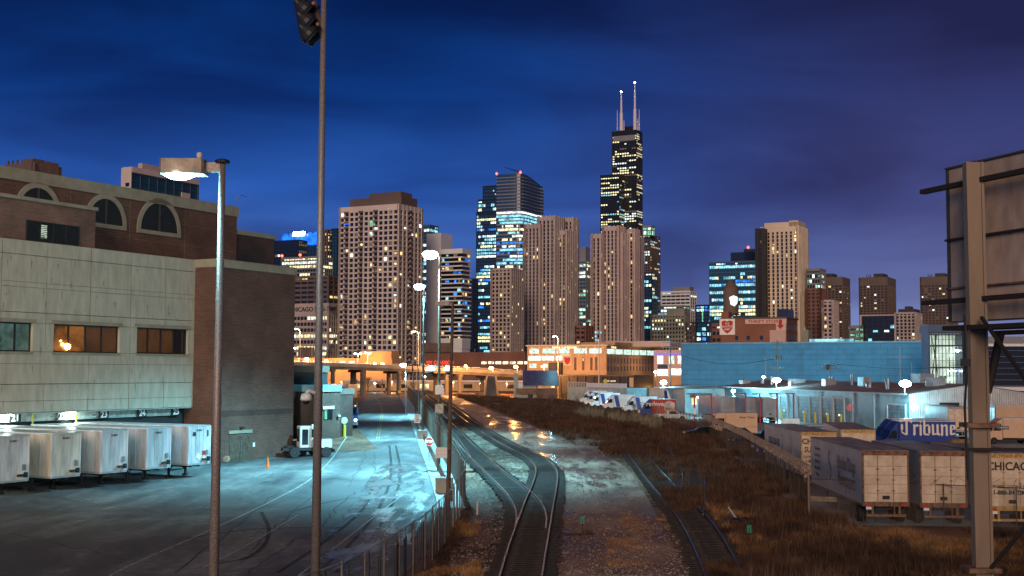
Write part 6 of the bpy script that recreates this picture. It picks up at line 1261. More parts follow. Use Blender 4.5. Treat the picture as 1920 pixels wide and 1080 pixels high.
def left_vehicles():
    # terminal tractor
    o = root('yard_tractor', 'white terminal tractor with one-man cab parked behind the tall pole', 'yard tractor', G(578, 857), -math.pi/2+.4)
    B(-.45, .45, -2.6, 2.2, .65, .95).build('frame', 'black', o); cb = B(-1.15, .25, -.9, 1.2, .95, 3.0, bev=.08).build('cab', 'white_paint', o)
    pane(o, [(0.1, 1.9), (1.0, 1.9), (1.0, 2.7), (0.1, 2.7)], 'x', .25); pane(o, [(-.7, 1.2), (-.1, 1.2), (-.1, 2.7), (-.7, 2.7)], 'x', .25, name='door_glass'); pane(o, [(-1.0, 1.7), (.1, 1.7), (.1, 2.75), (-1.0, 2.75)], 'y', 1.2); pane(o, [(-1.0, 1.5), (.1, 1.5), (.1, 2.75), (-1.0, 2.75)], 'y', -.92)
    B(.1, 1.1, .3, 2.1, .95, 1.75, bev=.1).build('engine_cover', 'white_paint', o); B(-1.1, .25, 1.2, 2.2, .8, 1.35).build('front_deck', 'white_paint', o); B(-1.2, 1.2, 2.2, 2.35, .5, .8).build('bumper', 'dark_metal', o)
    MB().tube((.55, .1, .95), (.55, .1, 3.0), .07).build('exhaust_stack', 'galv', o); B(-.5, -.3, .4, .6, 3.0, 3.15).build('beacon', 'sign_white', o); MB().lathe([(.55, 0), (.55, .12), (.3, .2)], (0, -1.9, .98), 14).build('fifth_wheel', 'dark_metal', o)
    for s in (-1, 1): wheel(o, s*1.0, 1.5, .52, .3, s); wheel(o, s*.95, -1.6, .52, .5, s)
    st = MB(); st.tube((.9, .3, 1.9), (.4, 1.0, 1.6), .04); st.tube((.9, .3, 1.9), (.9, .3, 2.4), .04); st.build('grab_rail', 'dark_metal', o)
    saloon('parked_car', 'dark car tucked against the brick corner behind the yard tractor', 'car', G(556, 853), 1.2, 'car_black', 4.3)
    # blue tractor unit
    def tractor(label, loc, rz, m, box=None, lights=True, h=3.0, sc=1):
        o = root('truck_tractor', label, 'truck', loc, rz)
        MB().prof([(1.2, .7), (3.3, .7), (3.35, 1.3), (3.1, 1.75), (1.9, 1.95), (1.55, h-.1), (-.2, h), (-.3, 1.0)], -1.15, 1.15).build('cab', m, o); B(-.45, .45, -3.2, 1.2, .7, .98).build('frame', 'black', o)
        MB().add([(-1.0, 1.9, 1.98), (1.0, 1.9, 1.98), (1.0, 1.58, h-.2), (-1.0, 1.58, h-.2)], [(3, 2, 1, 0)]).build('windscreen', 'car_glass', o, loc=(0, .04, 0)); B(-.55, .55, 3.33, 3.42, .9, 1.65).build('grille', 'galv', o)
        for s in (-1, 1):
            pane(o, [(.3, 1.9), (1.4, 1.9), (1.25, h-.3), (.3, h-.3)], 'x', s*1.15+(0 if s > 0 else -.02)); B(s*.85-.17, s*.85+.17, 3.25, 3.4, 1.0, 1.25).build('headlight', 'head_light' if lights else 'sign_white', o)
            MB().tube((s*1.0, -.4, 1), (s*1.0, -.4, h+.5), .08).build('exhaust_stack', 'galv', o); MB().box(s*1.42-.1, s*1.42+.1, 1.7, 1.78, 1.8, 2.5).tube((s*1.15, 1.6, 2.1), (s*1.4, 1.72, 2.1), .02).build('mirror', 'black', o)
            for y in (2.4, -1.4, -2.6): wheel(o, s*.98, y, .5, .34, s)
        B(-1.2, 1.2, 3.4, 3.55, .45, .85).build('bumper', 'galv', o)
        for k in range(5): B(-.8+.4*k-.06, -.8+.4*k+.06, 1.2, 1.32, h-.04, h+.06).build('roof_light', 'amber' if lights else 'galv', o)
        if box: B(-1.25, 1.25, -9, -.6, 1.1, 4.0).build('trailer_box', box, o); B(-1.27, 1.27, -9, -.6, 4.0, 4.05).build('box_roof', 'trailer_roof', o)
        return o
    t = tractor('dark blue truck with bright headlights and amber roof lamps by the guard hut', G(655, 801), math.pi+.12, 'tribune_blue'); 
    for s in (-.4, .4): B(s-.1, s+.1, 3.42, 3.5, .6, .75).build('fog_lamp', 'amber', t)
    tractor('black truck with a pale trailer waiting on the left of the road before the bridge', G(640, 757), math.pi-.12, 'car_black', 'trailer_grey', False, 3.6)
    t = root('parked_trailer', 'pale trailer end behind the guard hut, left of the black truck', 'trailer', G(610, 752)); B(-1.25, 1.25, 0, 9, 1.0, 3.9).build('trailer_box', 'truck_white', t); B(-1.2, 1.2, -.03, 0, 1.1, 3.8).build('rear_door', 'trailer_grey', t)
    for s in (-1, 1): wheel(t, s, 1.2, .5, .3, s)
    for px, py, lab in ((727, 736, 'red-lit car on the road far under the bridge'), (905, 741, 'dark car parked below the bridge by the flared pier'),): saloon('parked_car', lab, 'car', G(px, py), .1 if px < 800 else 1.5, 'suv_dark')
    # guard hut
    C = K+V*9.0+U*2.7; C = G(543, 815); C.z = 0
    p0, p1, p2 = G(551, 812), G(640, 826), G(652, 808)
    p = P(604, 800, 150); c = Vector((p.x, p.y, gz(p.x, p.y))); o = root('guard_hut', 'low dark brick guard hut with white lintels and two lit windows', 'guard hut', c, -GA); g0 = -1.0
    zt = P(604, 722, 150).z-c.z; wA = 16; sy = tx(640, 0, V, c); s2 = tx(652, 0, V, c+U*-.0)
    B(-wA, 0, 0, sy, g0, zt-.8).build('wall', 'brick_dark', o); B(-wA-.15, .15, -.15, sy+.12, zt-.8, zt).build('fascia', 'metal_siding', o); B(-wA, -2, 1.5, sy+.1, zt, zt+1.5).build('upper_wall', 't_dark', o); B(-wA-.1, -1.8, 1.3, sy+.2, zt+1.5, zt+2.3).build('upper_fascia', 'low_brown', o)
    B(-6, -.6, sy, sy+(s2-sy)+2.2, g0, zt-1.2).build('rear_wall', 'brick_deep', o); B(-6.1, -.5, sy+.12, s2+2.4, zt-1.2, zt-.5).build('rear_fascia', 'low_brown', o)
    B(-wA, -4.2, -1.6, 0, g0, zt-1.5).build('front_bay', 'brick_light', o); B(-wA, -4.0, -1.7, .0, zt-1.5, zt-.85).build('bay_fascia', 'coping', o)
    w = B(-7.4, -5.2, -1.66, -1.62, 2.3, 3.5).build('window', 'shop_white', o); B(-7.8, -4.9, -1.75, -1.62, 3.55, 3.9).build('lintel', 'sign_white', o); B(-6.4, -6.3, -1.7, -1.66, 2.3, 3.5).build('mullion', 'dark_metal', w)
    w = B(.02, .06, .3, 2.0, 2.3, 3.5).build('window', 'dark_glass', o); B(.02, .14, .0, sy*.62, 3.55, 3.9).build('lintel', 'sign_white', o); B(.06, .09, .35, .85, 2.35, 3.45).build('lit_pane', 'lit_green', w); B(.06, .1, .95, 1.05, 2.3, 3.5).build('mullion', 'dark_metal', w)
    B(.02, .3, sy*.8, sy*.8+.4, 2.6, 2.8).build('wall_light', 'sign_white', o)
    for k, (x, z) in enumerate(((-5, 0), (-9, 0), (-3, 0))): MB().tube((x, 2.5, zt+2.3), (x, 2.5, zt+4.0+k*.4), .05).build('aerial', 'galv_dark', o)
    lamp((-6, -4.5, 4.0), 350, (.8, 1, .9), o, .2)
    # bollards, cone, small things
    def bollard(px, py, lab, m='yellow_paint', h=1.1, grp='bollards near the guard hut', r=.12):
        b = root('bollard', lab, 'bollard', G(px, py), 0, grp); MB().lathe([(r, 0), (r, h-.1), (r*.7, h), (.01, h+.02)], (0, 0, 0), 12).build('post', m, b); return b
    b = bollard(645.5, 819, 'yellow bollard topped with a round white disc at the hut corner', h=1.5, r=.2); MB().lathe([(.42, -.03), (.42, .03)], (0, -.1, 2.1), 18, None).v; MB().lathe([(.42, -.03), (.42, .03)], (0, 0, 0), 18, Matrix.Translation((0, -.15, 2.0)) @ Matrix.Rotation(math.pi/2, 4, 'X')).build('disc', 'sign_white', b)
    for i, (px, py) in enumerate(((611, 820), (614, 822), (619, 821))): bollard(px, py, ['white pipe bollard by the hut wall, left of three', 'grey pipe bollard by the hut wall, middle of three', 'pale pipe bollard by the hut wall, right of three'][i], 'white_paint' if i != 1 else 'galv', 1.2)
    for i, (px, py) in enumerate(((651, 812), (655, 806), (659, 800), (662, 795))): bollard(px, py, ['dark square post nearest the yellow bollard', 'second dark square post along the road edge', 'third dark square post along the road edge', 'dark square post beside the blue truck'][i], 'dark_metal', 1.9, 'dark posts along the road edge', .3)
    co = root('traffic_cone', 'orange traffic cone with white bands on the pavement', 'traffic cone', G(502, 877)); MB().lathe([(.17, .03), (.03, .95), (.01, .96)], (0, 0, 0), 14).build('cone', 'orange_paint', co); B(-.24, .24, -.24, .24, 0, .05).build('base', 'orange_paint', co)
    MB().lathe([(.129, .28), (.096, .48)], (0, 0, 0), 14).build('white_band', 'sign_white', co); MB().lathe([(.083, .58), (.056, .76)], (0, 0, 0), 14).build('white_band', 'sign_white', co)
    hr = root('hose_reel', 'small round hose fitting by the brick wall beside the white trailer', 'hose fitting', G(425, 868)); MB().lathe([(.12, -.1), (.3, -.08), (.3, .08), (.12, .1)], (0, 0, 0), 14, Matrix.Translation((0, 0, .35)) @ Matrix.Rotation(math.pi/2, 4, 'X')).build('drum', 'tan_metal', hr)
left_vehicles()
# ---------------------------------------------------------------- billboard, poles, fences, signs
mat('board_panel', (.52, .40, .32), .8, ns=.7, na=.1, bump=.1, col2=(.27, .19, .14), stretch=(1, 1, .45)); mat('column', (.27, .20, .14), .55, .2, ns=.8, na=.15, stretch=(1, 1, .2)); mat('soot', (.02, .014, .012), .8)
mat('wood_pole', (.16, .10, .06), .8, ns=3, stretch=(3, 3, .3)); mat('slat', (.12, .09, .06), .85, ns=2, na=.35, stretch=(2, 2, .3))
mat('wire', (.25, .20, .16), .4, .7); mat('razor', (.45, .34, .26), .5, .3)
def billboard():
    Y = 33.0; b = P(1846, 1067, Y); t = P(1827, 305, Y); d = (t-b).normalized(); b = b-d*(b.z/d.z); t2 = t-b
    o = root('billboard', 'weathered back of a billboard on a thick steel post, cut off by the photo edge', 'billboard', b)
    def seg(w0, w1, y0, y1, m, nm):                    # slab following the leaning post
        vs = []
        for p in (Vector((0, 0, 0)), t2):
            for (x, y) in ((w0, y0), (w1, y0), (w1, y1), (w0, y1)): vs.append(p+Vector((x, y, 0)))
        return MB().add(vs, [(0, 3, 2, 1), (4, 5, 6, 7), (0, 1, 5, 4), (1, 2, 6, 5), (2, 3, 7, 6), (3, 0, 4, 7)]).build(nm, m, o)
    seg(-.27, -.17, -.15, .15, 'column', 'post_flange'); seg(.12, .19, -.15, .15, 'column', 'post_flange'); seg(-.17, .12, -.10, .0, 'column', 'post_web')
    w = Vector((-.322, .947, 0)); n = Vector((-.947, -.322, 0))
    base = P(1776.5, 460, 34.9); base.z = 0
    def bp(px, py, off=0):                             # picture point on the panel plane -> (s along -w, z)
        v = ray(px, py); c = base+n*off; s = c.dot(n)/(v.dot(n)); p = Vector((0, 0, H))+v*s; return (p-c).dot(-w), p.z
    z1 = bp(1777, 318)[1]; z0 = bp(1777, 604)[1]
    rz = math.atan2(-w.y, -w.x); sub = rz
    pr = bpy.data.objects.new('panel', None)
    def loc(s, off, z): return base-w*s+n*off+Vector((0, 0, z))-b
    def slab(s0, s1, o0, o1, za, zb, m, nm, parent=o):
        vs = [loc(s, q, z) for z in (za, zb) for (s, q) in ((s0, o0), (s1, o0), (s1, o1), (s0, o1))]
        return MB().add(vs, [(0, 3, 2, 1), (4, 5, 6, 7), (0, 1, 5, 4), (1, 2, 6, 5), (2, 3, 7, 6), (3, 0, 4, 7)]).build(nm, m, parent)
    LEN = 14.6; zm = (z0+z1)/2+.15; zc = [z0, z0+.9, zm+.0, z1]; k = 0
    for i in range(12):
        for j in range(3): slab(.12+i*1.22+.012, .12+(i+1)*1.22-.012, -.06, .0, zc[j]+.015, zc[j+1]-.015, 'board_panel', 'board_panel')
    slab(0, .12, -.25, .02, z0, z1, 'galv_dark', 'edge_trim'); slab(0, LEN, -.24, -.07, z0-.02, z1, 'tan_metal', 'front_face')
    for i in range(6): s = 1.3+i*2.44; slab(s-.05, s+.05, .0, .12, z0-.05, z1+.05, 'pole_brown', 'stringer'); slab(s-.11, s+.11, .12, .13, z0-.05, z1+.05, 'pole_brown', 'stringer')
    slab(0, LEN, .0, .10, zm-.04, zm+.02, 'soot', 'joint_angle'); slab(0, LEN, -.1, .05, z1, z1+.05, 'galv_dark', 'top_rail'); slab(0, LEN, .0, .08, z0+.9, z0+.95, 'rust_frame', 'joint_angle')
    za = P(1748, 369, 36.2).z; zb = P(1750, 572, 36.2).z
    for z in (za, zb): slab(-.55, LEN, .30, .48, z-.06, z+.07, 'soot', 'walkway_beam')
    slab(1.0, LEN, .1, 1.0, z0-.28, z0-.16, 'soot', 'catwalk'); slab(2.0, LEN, .1, .2, z0-.42, z0-.30, 'rust_frame', 'catwalk')
    q = MB(); p0 = P(1841, 596, 32.6)-b; p1 = P(1925, 715, 29)-b; q.tube(p0, p1, .06, .06, 6); p0 = P(1877, 622, 33.4)-b; p1 = P(1851, 736, 33.2)-b; q.tube(p0, p1, .11, .11, 6); p0 = P(1858, 1065, 31)-b; p1 = P(1925, 985, 30)-b; q.tube(p0, p1, .05, .05, 6); q.build('brace', 'soot', o)
    rg = MB(); 
    for px, py in ((1836, 797), (1836, 1067)): c = P(px+4 if py > 1000 else px, py, Y)-b; rg.box(c.x-.42, c.x+.42, -.32, .32, c.z-.06, c.z+.06)
    rg.build('clamp', 'rust_frame', o)
    c = P(1815, 840, Y)-b; B(c.x-.25, c.x+2.2, -.34, -.24, c.z-.06, c.z+.02).build('cross_beam', 'soot', o); c = P(1790, 827, 36)-b; B(c.x-.1, c.x+.6, c.y, c.y+.2, c.z-.05, c.z+.05).build('cross_beam', 'yellow_frame', o)
    cb = MB().path([P(1809, 590, 32.7)-b, P(1812, 700, 32.7)-b, P(1809, 760, 32.7)-b, P(1815, 900, 32.7)-b], .035, 5); cb.build('cable', 'black', o)
    bx = P(1812, 680, 32.6)-b; B(bx.x-.12, bx.x+.08, bx.y-.1, bx.y+.1, bx.z-.1, bx.z+.1).build('junction_box', 'black', o)
billboard()
def poles():
    # p1: leaning brown lamp pole with unlit head and white plate
    Y = 74; b = P(841, 900, Y); t = P(849, 566, Y); d = (t-b).normalized(); b = b-d*(b.z/d.z); o = root('street_lamp', 'brown lamp pole with an unlit flat head and a blank white plate low down', 'street lamp', b); q = t-b
    MB().tube((0, 0, 0), q, .15, .085, 10).build('pole', 'pole_brown', o); l = P(814, 570, Y)-b; B(l.x, l.x+.95, -.2, .2, q.z-.22, q.z-.0, bev=.05).build('lamp_head', 'tan_metal', o); B(l.x+.95, q.x, -.07, .07, q.z-.17, q.z-.05).build('arm', 'tan_metal', o)
    MB().lathe([(.2, 0), (.12, -.06), (.02, -.08)], (l.x+.45, 0, q.z-.22), 14).build('lamp_lens', 'trailer_grey', o)
    a = P(817, 838, Y)-b; c = P(839, 858, Y)-b; pl = B(a.x, c.x, -.35, -.30, c.z, a.z).build('blank_plate', 'sign_white', o); bt = MB()
    for x in (.2, .5, .8):
        for z in (.3, .7): X = a.x+(c.x-a.x)*x; Z = c.z+(a.z-c.z)*z; bt.box(X-.015, X+.015, -.36, -.35, Z-.015, Z+.015)
    bt.build('bolt', 'black', pl); B(a.x+.4, c.x+.35, -.3, -.1, a.z-.15, a.z-.1).build('bracket', 'pole_brown', o); B(a.x+.4, c.x+.35, -.3, -.1, c.z+.1, c.z+.15).build('bracket', 'pole_brown', o)
    # p2: high mast with bright lamp
    def mast(pxb, pyb, pxt, pyt, plx, ply, Y, label, m, pw, r, extras=None, base=False, r0=.15):
        b = P(pxb, pyb, Y); t = P(pxt, pyt, Y); d = (t-b).normalized(); b = b-d*((b.z-gz(b.x, Y))/d.z); o = root('street_lamp', label, 'street lamp', b, 0, 'tall road lamps'); q = t-b
        MB().tube((0, 0, 0), q, r0, r0*.6, 10).build('pole', m, o); l = P(plx, ply, Y)-b
        MB().path([q, Vector((l.x*.5+q.x*.5, 0, q.z+.1)), Vector((l.x, 0, l.z+.25))], .06).build('arm', m, o); hd = B(l.x-.5, l.x+.35, -.25, .25, l.z+.12, l.z+.36, bev=.06).build('lamp_head', 'tan_metal', o)
        MB().lathe([(.02, -r*.7), (r*.7, -r*.5), (r, .0), (r*.7, .14)], (l.x-.05, 0, l.z+.1), 14).build('lamp_bulb', 'bulb_cool', hd); lamp((l.x-.1, -.1, l.z-r-.25), pw, COOL, o, .3, 'SPOT', 134, (-.02, .12, 0))
        if base: MB().prism([(-.55, -.55), (.55, -.55), (.55, .55), (-.55, .55)], 0, 1.15).build('concrete_base', 'concrete', o)
        return o
    o = mast(822.5, 860, 824.5, 482, 808, 478, 106, 'tallest road lamp, blazing cool white, pair of dome cameras on its pole', 'pole_brown', 90000, .7)
    z = P(822, 695, 106).z
    for s in (-1, 1): c = MB().lathe([(.08, .35), (.34, .25), (.4, 0), (.25, -.12)], (s*.75, 0, z), 14).build('dome_camera', 'sign_white', o); MB().lathe([(.25, -.12), (.2, -.3), (.03, -.38)], (s*.75, 0, z), 12).build('camera_dome', 'car_glass', c); MB().tube((0, 0, z+.3), (s*.75, 0, z+.35), .05).build('camera_arm', 'galv_dark', o)
    for py, h, m in ((731, .75, 'cream_plastic'), (766, .8, 'tan_metal')): z = P(822, py, 106).z; B(-.32, .38, -.38, -.12, z-h/2, z+h/2).build('control_box', m, o)
    mast(792.3, 820, 795.5, 543, 787, 538, 150, 'second tall road lamp, lit cool white, on a square concrete block', 'galv_dark', 80000, .7, base=True)
    mast(761, 774, 761, 689, 756.5, 685, 205, 'shorter lit road lamp farther along the fence', 'galv', 18000, .55, r0=.08)
    for (xb, yb, xt, yt, Y, lab) in ((781.5, 800, 773.5, 686, 185, 'thin unlit lamp pole with a flat top, left of two along the fence'), (785, 806, 783.5, 686, 168, 'thin unlit lamp pole with a flat top, right of two along the fence')):
        b = P(xb, yb, Y); t = P(xt, yt, Y); d = (t-b).normalized(); b = b-d*((b.z-gz(b.x, Y))/d.z); o = root('street_lamp', lab, 'street lamp', b, 0, 'unlit poles along the fence'); q = t-b; MB().tube((0, 0, 0), q, .09, .06, 8).build('pole', 'galv_dark', o); B(q.x-1.0, q.x+.3, -.2, .2, q.z, q.z+.22).build('lamp_head', 'dark_metal', o)
    # unseen twin lamps of the yard along the works' roof are not built; signs:
    p = G(804.5, 858); s = root('stop_sign', 'red octagonal stop sign on a thin post beside the guard rail', 'stop sign', p); z = P(805, 828, p.y).z-p.z
    T = Matrix.Translation((0, -.06, z)) @ Matrix.Rotation(math.pi/2, 4, 'X') @ Matrix.Rotation(math.pi/8, 4, 'Z'); MB().lathe([(.44, -.01), (.44, .015)], (0, 0, 0), 8, T).build('white_rim', 'sign_white', s); oc = MB().lathe([(.405, .0), (.405, .03)], (0, 0, 0), 8, T).build('octagon', 'red_sign' if 'red_sign' in M else 'red_paint', s); text('STOP', .36, s, (0, -.1, z), '-y', 'sign_white', bold=.012, sx=.85); MB().tube((0, 0, 0), (0, 0, z+.3), .035).build('post', 'galv_dark', s)
    p = G(782, 826); s = root('speed_sign', 'white speed limit sign reading 20 beside the tall lamp', 'speed sign', p); z = P(781.5, 785, p.y).z-p.z; bd = B(-.36, .36, -.07, -.04, z-.5, z+.5).build('sign_plate', 'sign_white', s); text('SPEED', .18, bd, (0, -.085, z+.33), '-y', 'ink', bold=.004); text('LIMIT', .18, bd, (0, -.085, z+.14), '-y', 'ink', bold=.004); text('20', .52, bd, (0, -.085, z-.2), '-y', 'ink', bold=.012); MB().tube((0, 0, 0), (0, 0, z+.5), .035).build('post', 'galv_dark', s)
    p = on(P(749, 735, 290).x, 290); s = root('warning_sign', 'small yellow diamond sign beside the road near the bridge', 'road sign', p); z = 2.2; MB().add([(-.45, -.05, z), (0, -.05, z-.45), (.45, -.05, z), (0, -.05, z+.45)], [(0, 1, 2, 3)]).build('diamond', 'yellow_paint', s); MB().tube((0, 0, 0), (0, 0, z), .04).build('post', 'galv_dark', s)
    q = P(1135, 715, 335); s = root('warning_sign', 'bright yellow diamond sign before the dark shop front', 'road sign', (q.x, q.y, 0)); z = q.z; MB().add([(-.75, -.05, z), (0, -.05, z-.75), (.75, -.05, z), (0, -.05, z+.75)], [(0, 1, 2, 3)]).build('diamond', 'yellow_paint', s); MB().tube((0, 0, 0), (0, 0, z), .06).build('post', 'galv_dark', s)
    # utility poles
    def upole(px, pyt, Y, lab, m='wood_pole', arms=((.95, 2.2),), zb=0, tr=0, r=.16):
        t = P(px, pyt, Y); o = root('utility_pole', lab, 'utility pole', (t.x, t.y, zb), 0, 'utility poles'); h = t.z-zb; MB().tube((0, 0, 0), (0, 0, h), r, r*.7, 8).build('pole', m, o)
        for f, w in arms:
            z = h*f; B(-w/2, w/2, -.2, -.05, z-.07, z+.07).build('crossarm', m, o)
            for x in (-w/2+.1, -w*.2, w*.2, w/2-.1): MB().lathe([(.05, 0), (.07, .1), (.03, .22)], (x, -.12, z+.07), 8).build('insulator', 'galv', o)
        for k in range(tr): MB().lathe([(.02, 0), (.35, .02), (.35, .95), (.02, 1.0)], ((-.55, .55)[k], -.3, h*.72), 12).build('transformer', 'galv_dark', o)
        return o
    upole(1457, 638, 275, 'utility pole with two transformers before the blue warehouse', arms=((.97, 2.4), (.88, 1.8), (.6, 2.8)), tr=2); upole(1687, 650, 268, 'thin pale pole with one crossarm at the right of the blue warehouse', 'galv', ((.84, 4.5),), r=.1); upole(1556, 681, 215, 'short dark pole with crossarms on the depot roof', 'galv_dark', ((.9, 2.0), (.8, 3.0)), 5.8, 1, .1)
    upole(1257, 634, 310, 'green tinted pole with ringed crossarms beside the blue warehouse', 'green_paint' if False else 't_steel', ((.93, 4.0), (.86, 4.6)), r=.2); upole(1123, 640, 340, 'pale pole in front of the storage building', 't_sand', (), r=.18); upole(1436, 672, 290, 'slim pale lamp pole before the blue warehouse', 'galv', (), 0, 0, .1); upole(1709, 680, 262, 'slim pale lamp pole right of the largest floodlight', 'galv', (), r=.08)
    # sagging wire
    a, c = P(1278, 667, 318), P(1457, 672, 275); w = root('overhead_wire', 'sagging black wire across the blue warehouse wall', 'wire', a); pts = [a.lerp(c, i/14)+Vector((0, 0, -1.6*math.sin(i/14*math.pi)))-a for i in range(15)]; MB().path(pts, .05, 4).build('wire', 'black', w)
    a, c = P(1560, 682, 215), P(1900, 660, 262); w = root('overhead_wire', 'thin wire from the short roof pole to the dark office', 'wire', a); pts = [a.lerp(c, i/14)+Vector((0, 0, -2*math.sin(i/14*math.pi)))-a for i in range(15)]; MB().path(pts, .03, 4).build('wire', 'black', w)
poles()
def fence(name, label, pts, h, mesh_m, post_m='galv_dark', step=3.0, rail=True, cat='fence', slats=None, grp=None, pr=.035, arms=False, coil=None, z0=0.05):
    """pts: ground points; one thing with mesh panels, posts, rails"""
    pts = [Vector((p.x, p.y, 0)) for p in pts]; O = on(pts[0].x, pts[0].y); o = root(name, label, cat, O, 0, grp); L = sum((b-a).length for a, b in zip(pts, pts[1:])); n = max(2, int(L/step)+1); Q = [on(p.x, p.y)-O for p in resamp(pts, n)]
    u = Vector((0, 0, 1)); m = MB(); s = 0; rl = MB()
    pm = MB().tube((0, 0, 0), (0, 0, h+.08), pr, pr, 8).mesh('post', post_m); cnt = 0
    for i, (a, b) in enumerate(zip(Q, Q[1:])):
        l = (b-a).length; m.quad(a+u*z0, b+u*z0, b+u*h, a+u*h, [(s, 0), (s+l, 0), (s+l, h), (s, h)]); s += l
        if rail: rl.tube(a+u*h, b+u*h, pr*.75, None, 6)
        if slats:
            k = int(l/.16); sl = slats[1] if isinstance(slats, tuple) else 1
            for j in range(k):
                if R_.random() < sl: p = a.lerp(b, (j+.5)/k); d = (b-a).normalized(); T = Matrix.Translation(p) @ Matrix.Rotation(math.atan2(d.y, d.x), 4, 'Z'); rl2.box(-.055, .055, .02, .035, z0, h-R_.uniform(.05, .5), T) if (rl2 := globals().setdefault('_sl', MB())) is not None else None
    if mesh_m: m.build('wire_mesh', mesh_m, o)
    if rl.v: rl.build('top_rail', post_m, o)
    if slats and '_sl' in globals() and globals()['_sl'].v: globals()['_sl'].build('privacy_slat', 'slat', o, kind='stuff')
    globals().pop('_sl', None)
    for i, p in enumerate(Q):
        if i < 95: q = bpy.data.objects.new('post', pm); S.collection.objects.link(q); q.parent = o; q.location = p
    if arms:
        am = MB(); wr = MB(); prev = None
        for i, p in enumerate(Q):
            d = (Q[min(i+1, len(Q)-1)]-Q[max(i-1, 0)]).normalized(); nn = Vector((d.y, -d.x, 0))*arms; e = p+u*(h+.42)+nn*.36; am.tube(p+u*h, e, .02, .015, 5); cur = [p+u*(h+.14*k)+nn*(.12*k) for k in (1, 2, 3)]
            if prev:
                for c, q in zip(prev, cur): wr.tube(c, q, .010, None, 3, False)
            prev = cur
        am.build('outrigger', 'galv_dark', o); wr.build('barbed_wire', 'wire', o)
    if coil:
        r, turns, th, mt = coil; c = MB(); P_ = resamp([on(p.x, p.y)-O for p in pts], max(20, int(L/.5))); tot = 0; pr_ = None; nt = int(L*turns); rr = random.Random(4)
        N = nt*9
        PP = resamp([on(p.x, p.y)-O for p in pts], N)
        for i, p in enumerate(PP):
            a = i/9*2*math.pi; d = (PP[min(i+1, N-1)]-PP[max(i-1, 0)]); d = d.normalized() if d.length > 0 else Vector((1, 0, 0)); nn = Vector((d.y, -d.x, 0)); R = r*rr.uniform(.85, 1.12)
            q = p+u*(h+r*.75)+nn*(math.cos(a)*R)+u*(math.sin(a)*R)+d*math.sin(a*1.3)*r*.5
            if pr_ is not None: c.tube(pr_, q, th, None, 3, False)
            pr_ = q
        c.build('razor_wire_coil', mt, o)
    return o
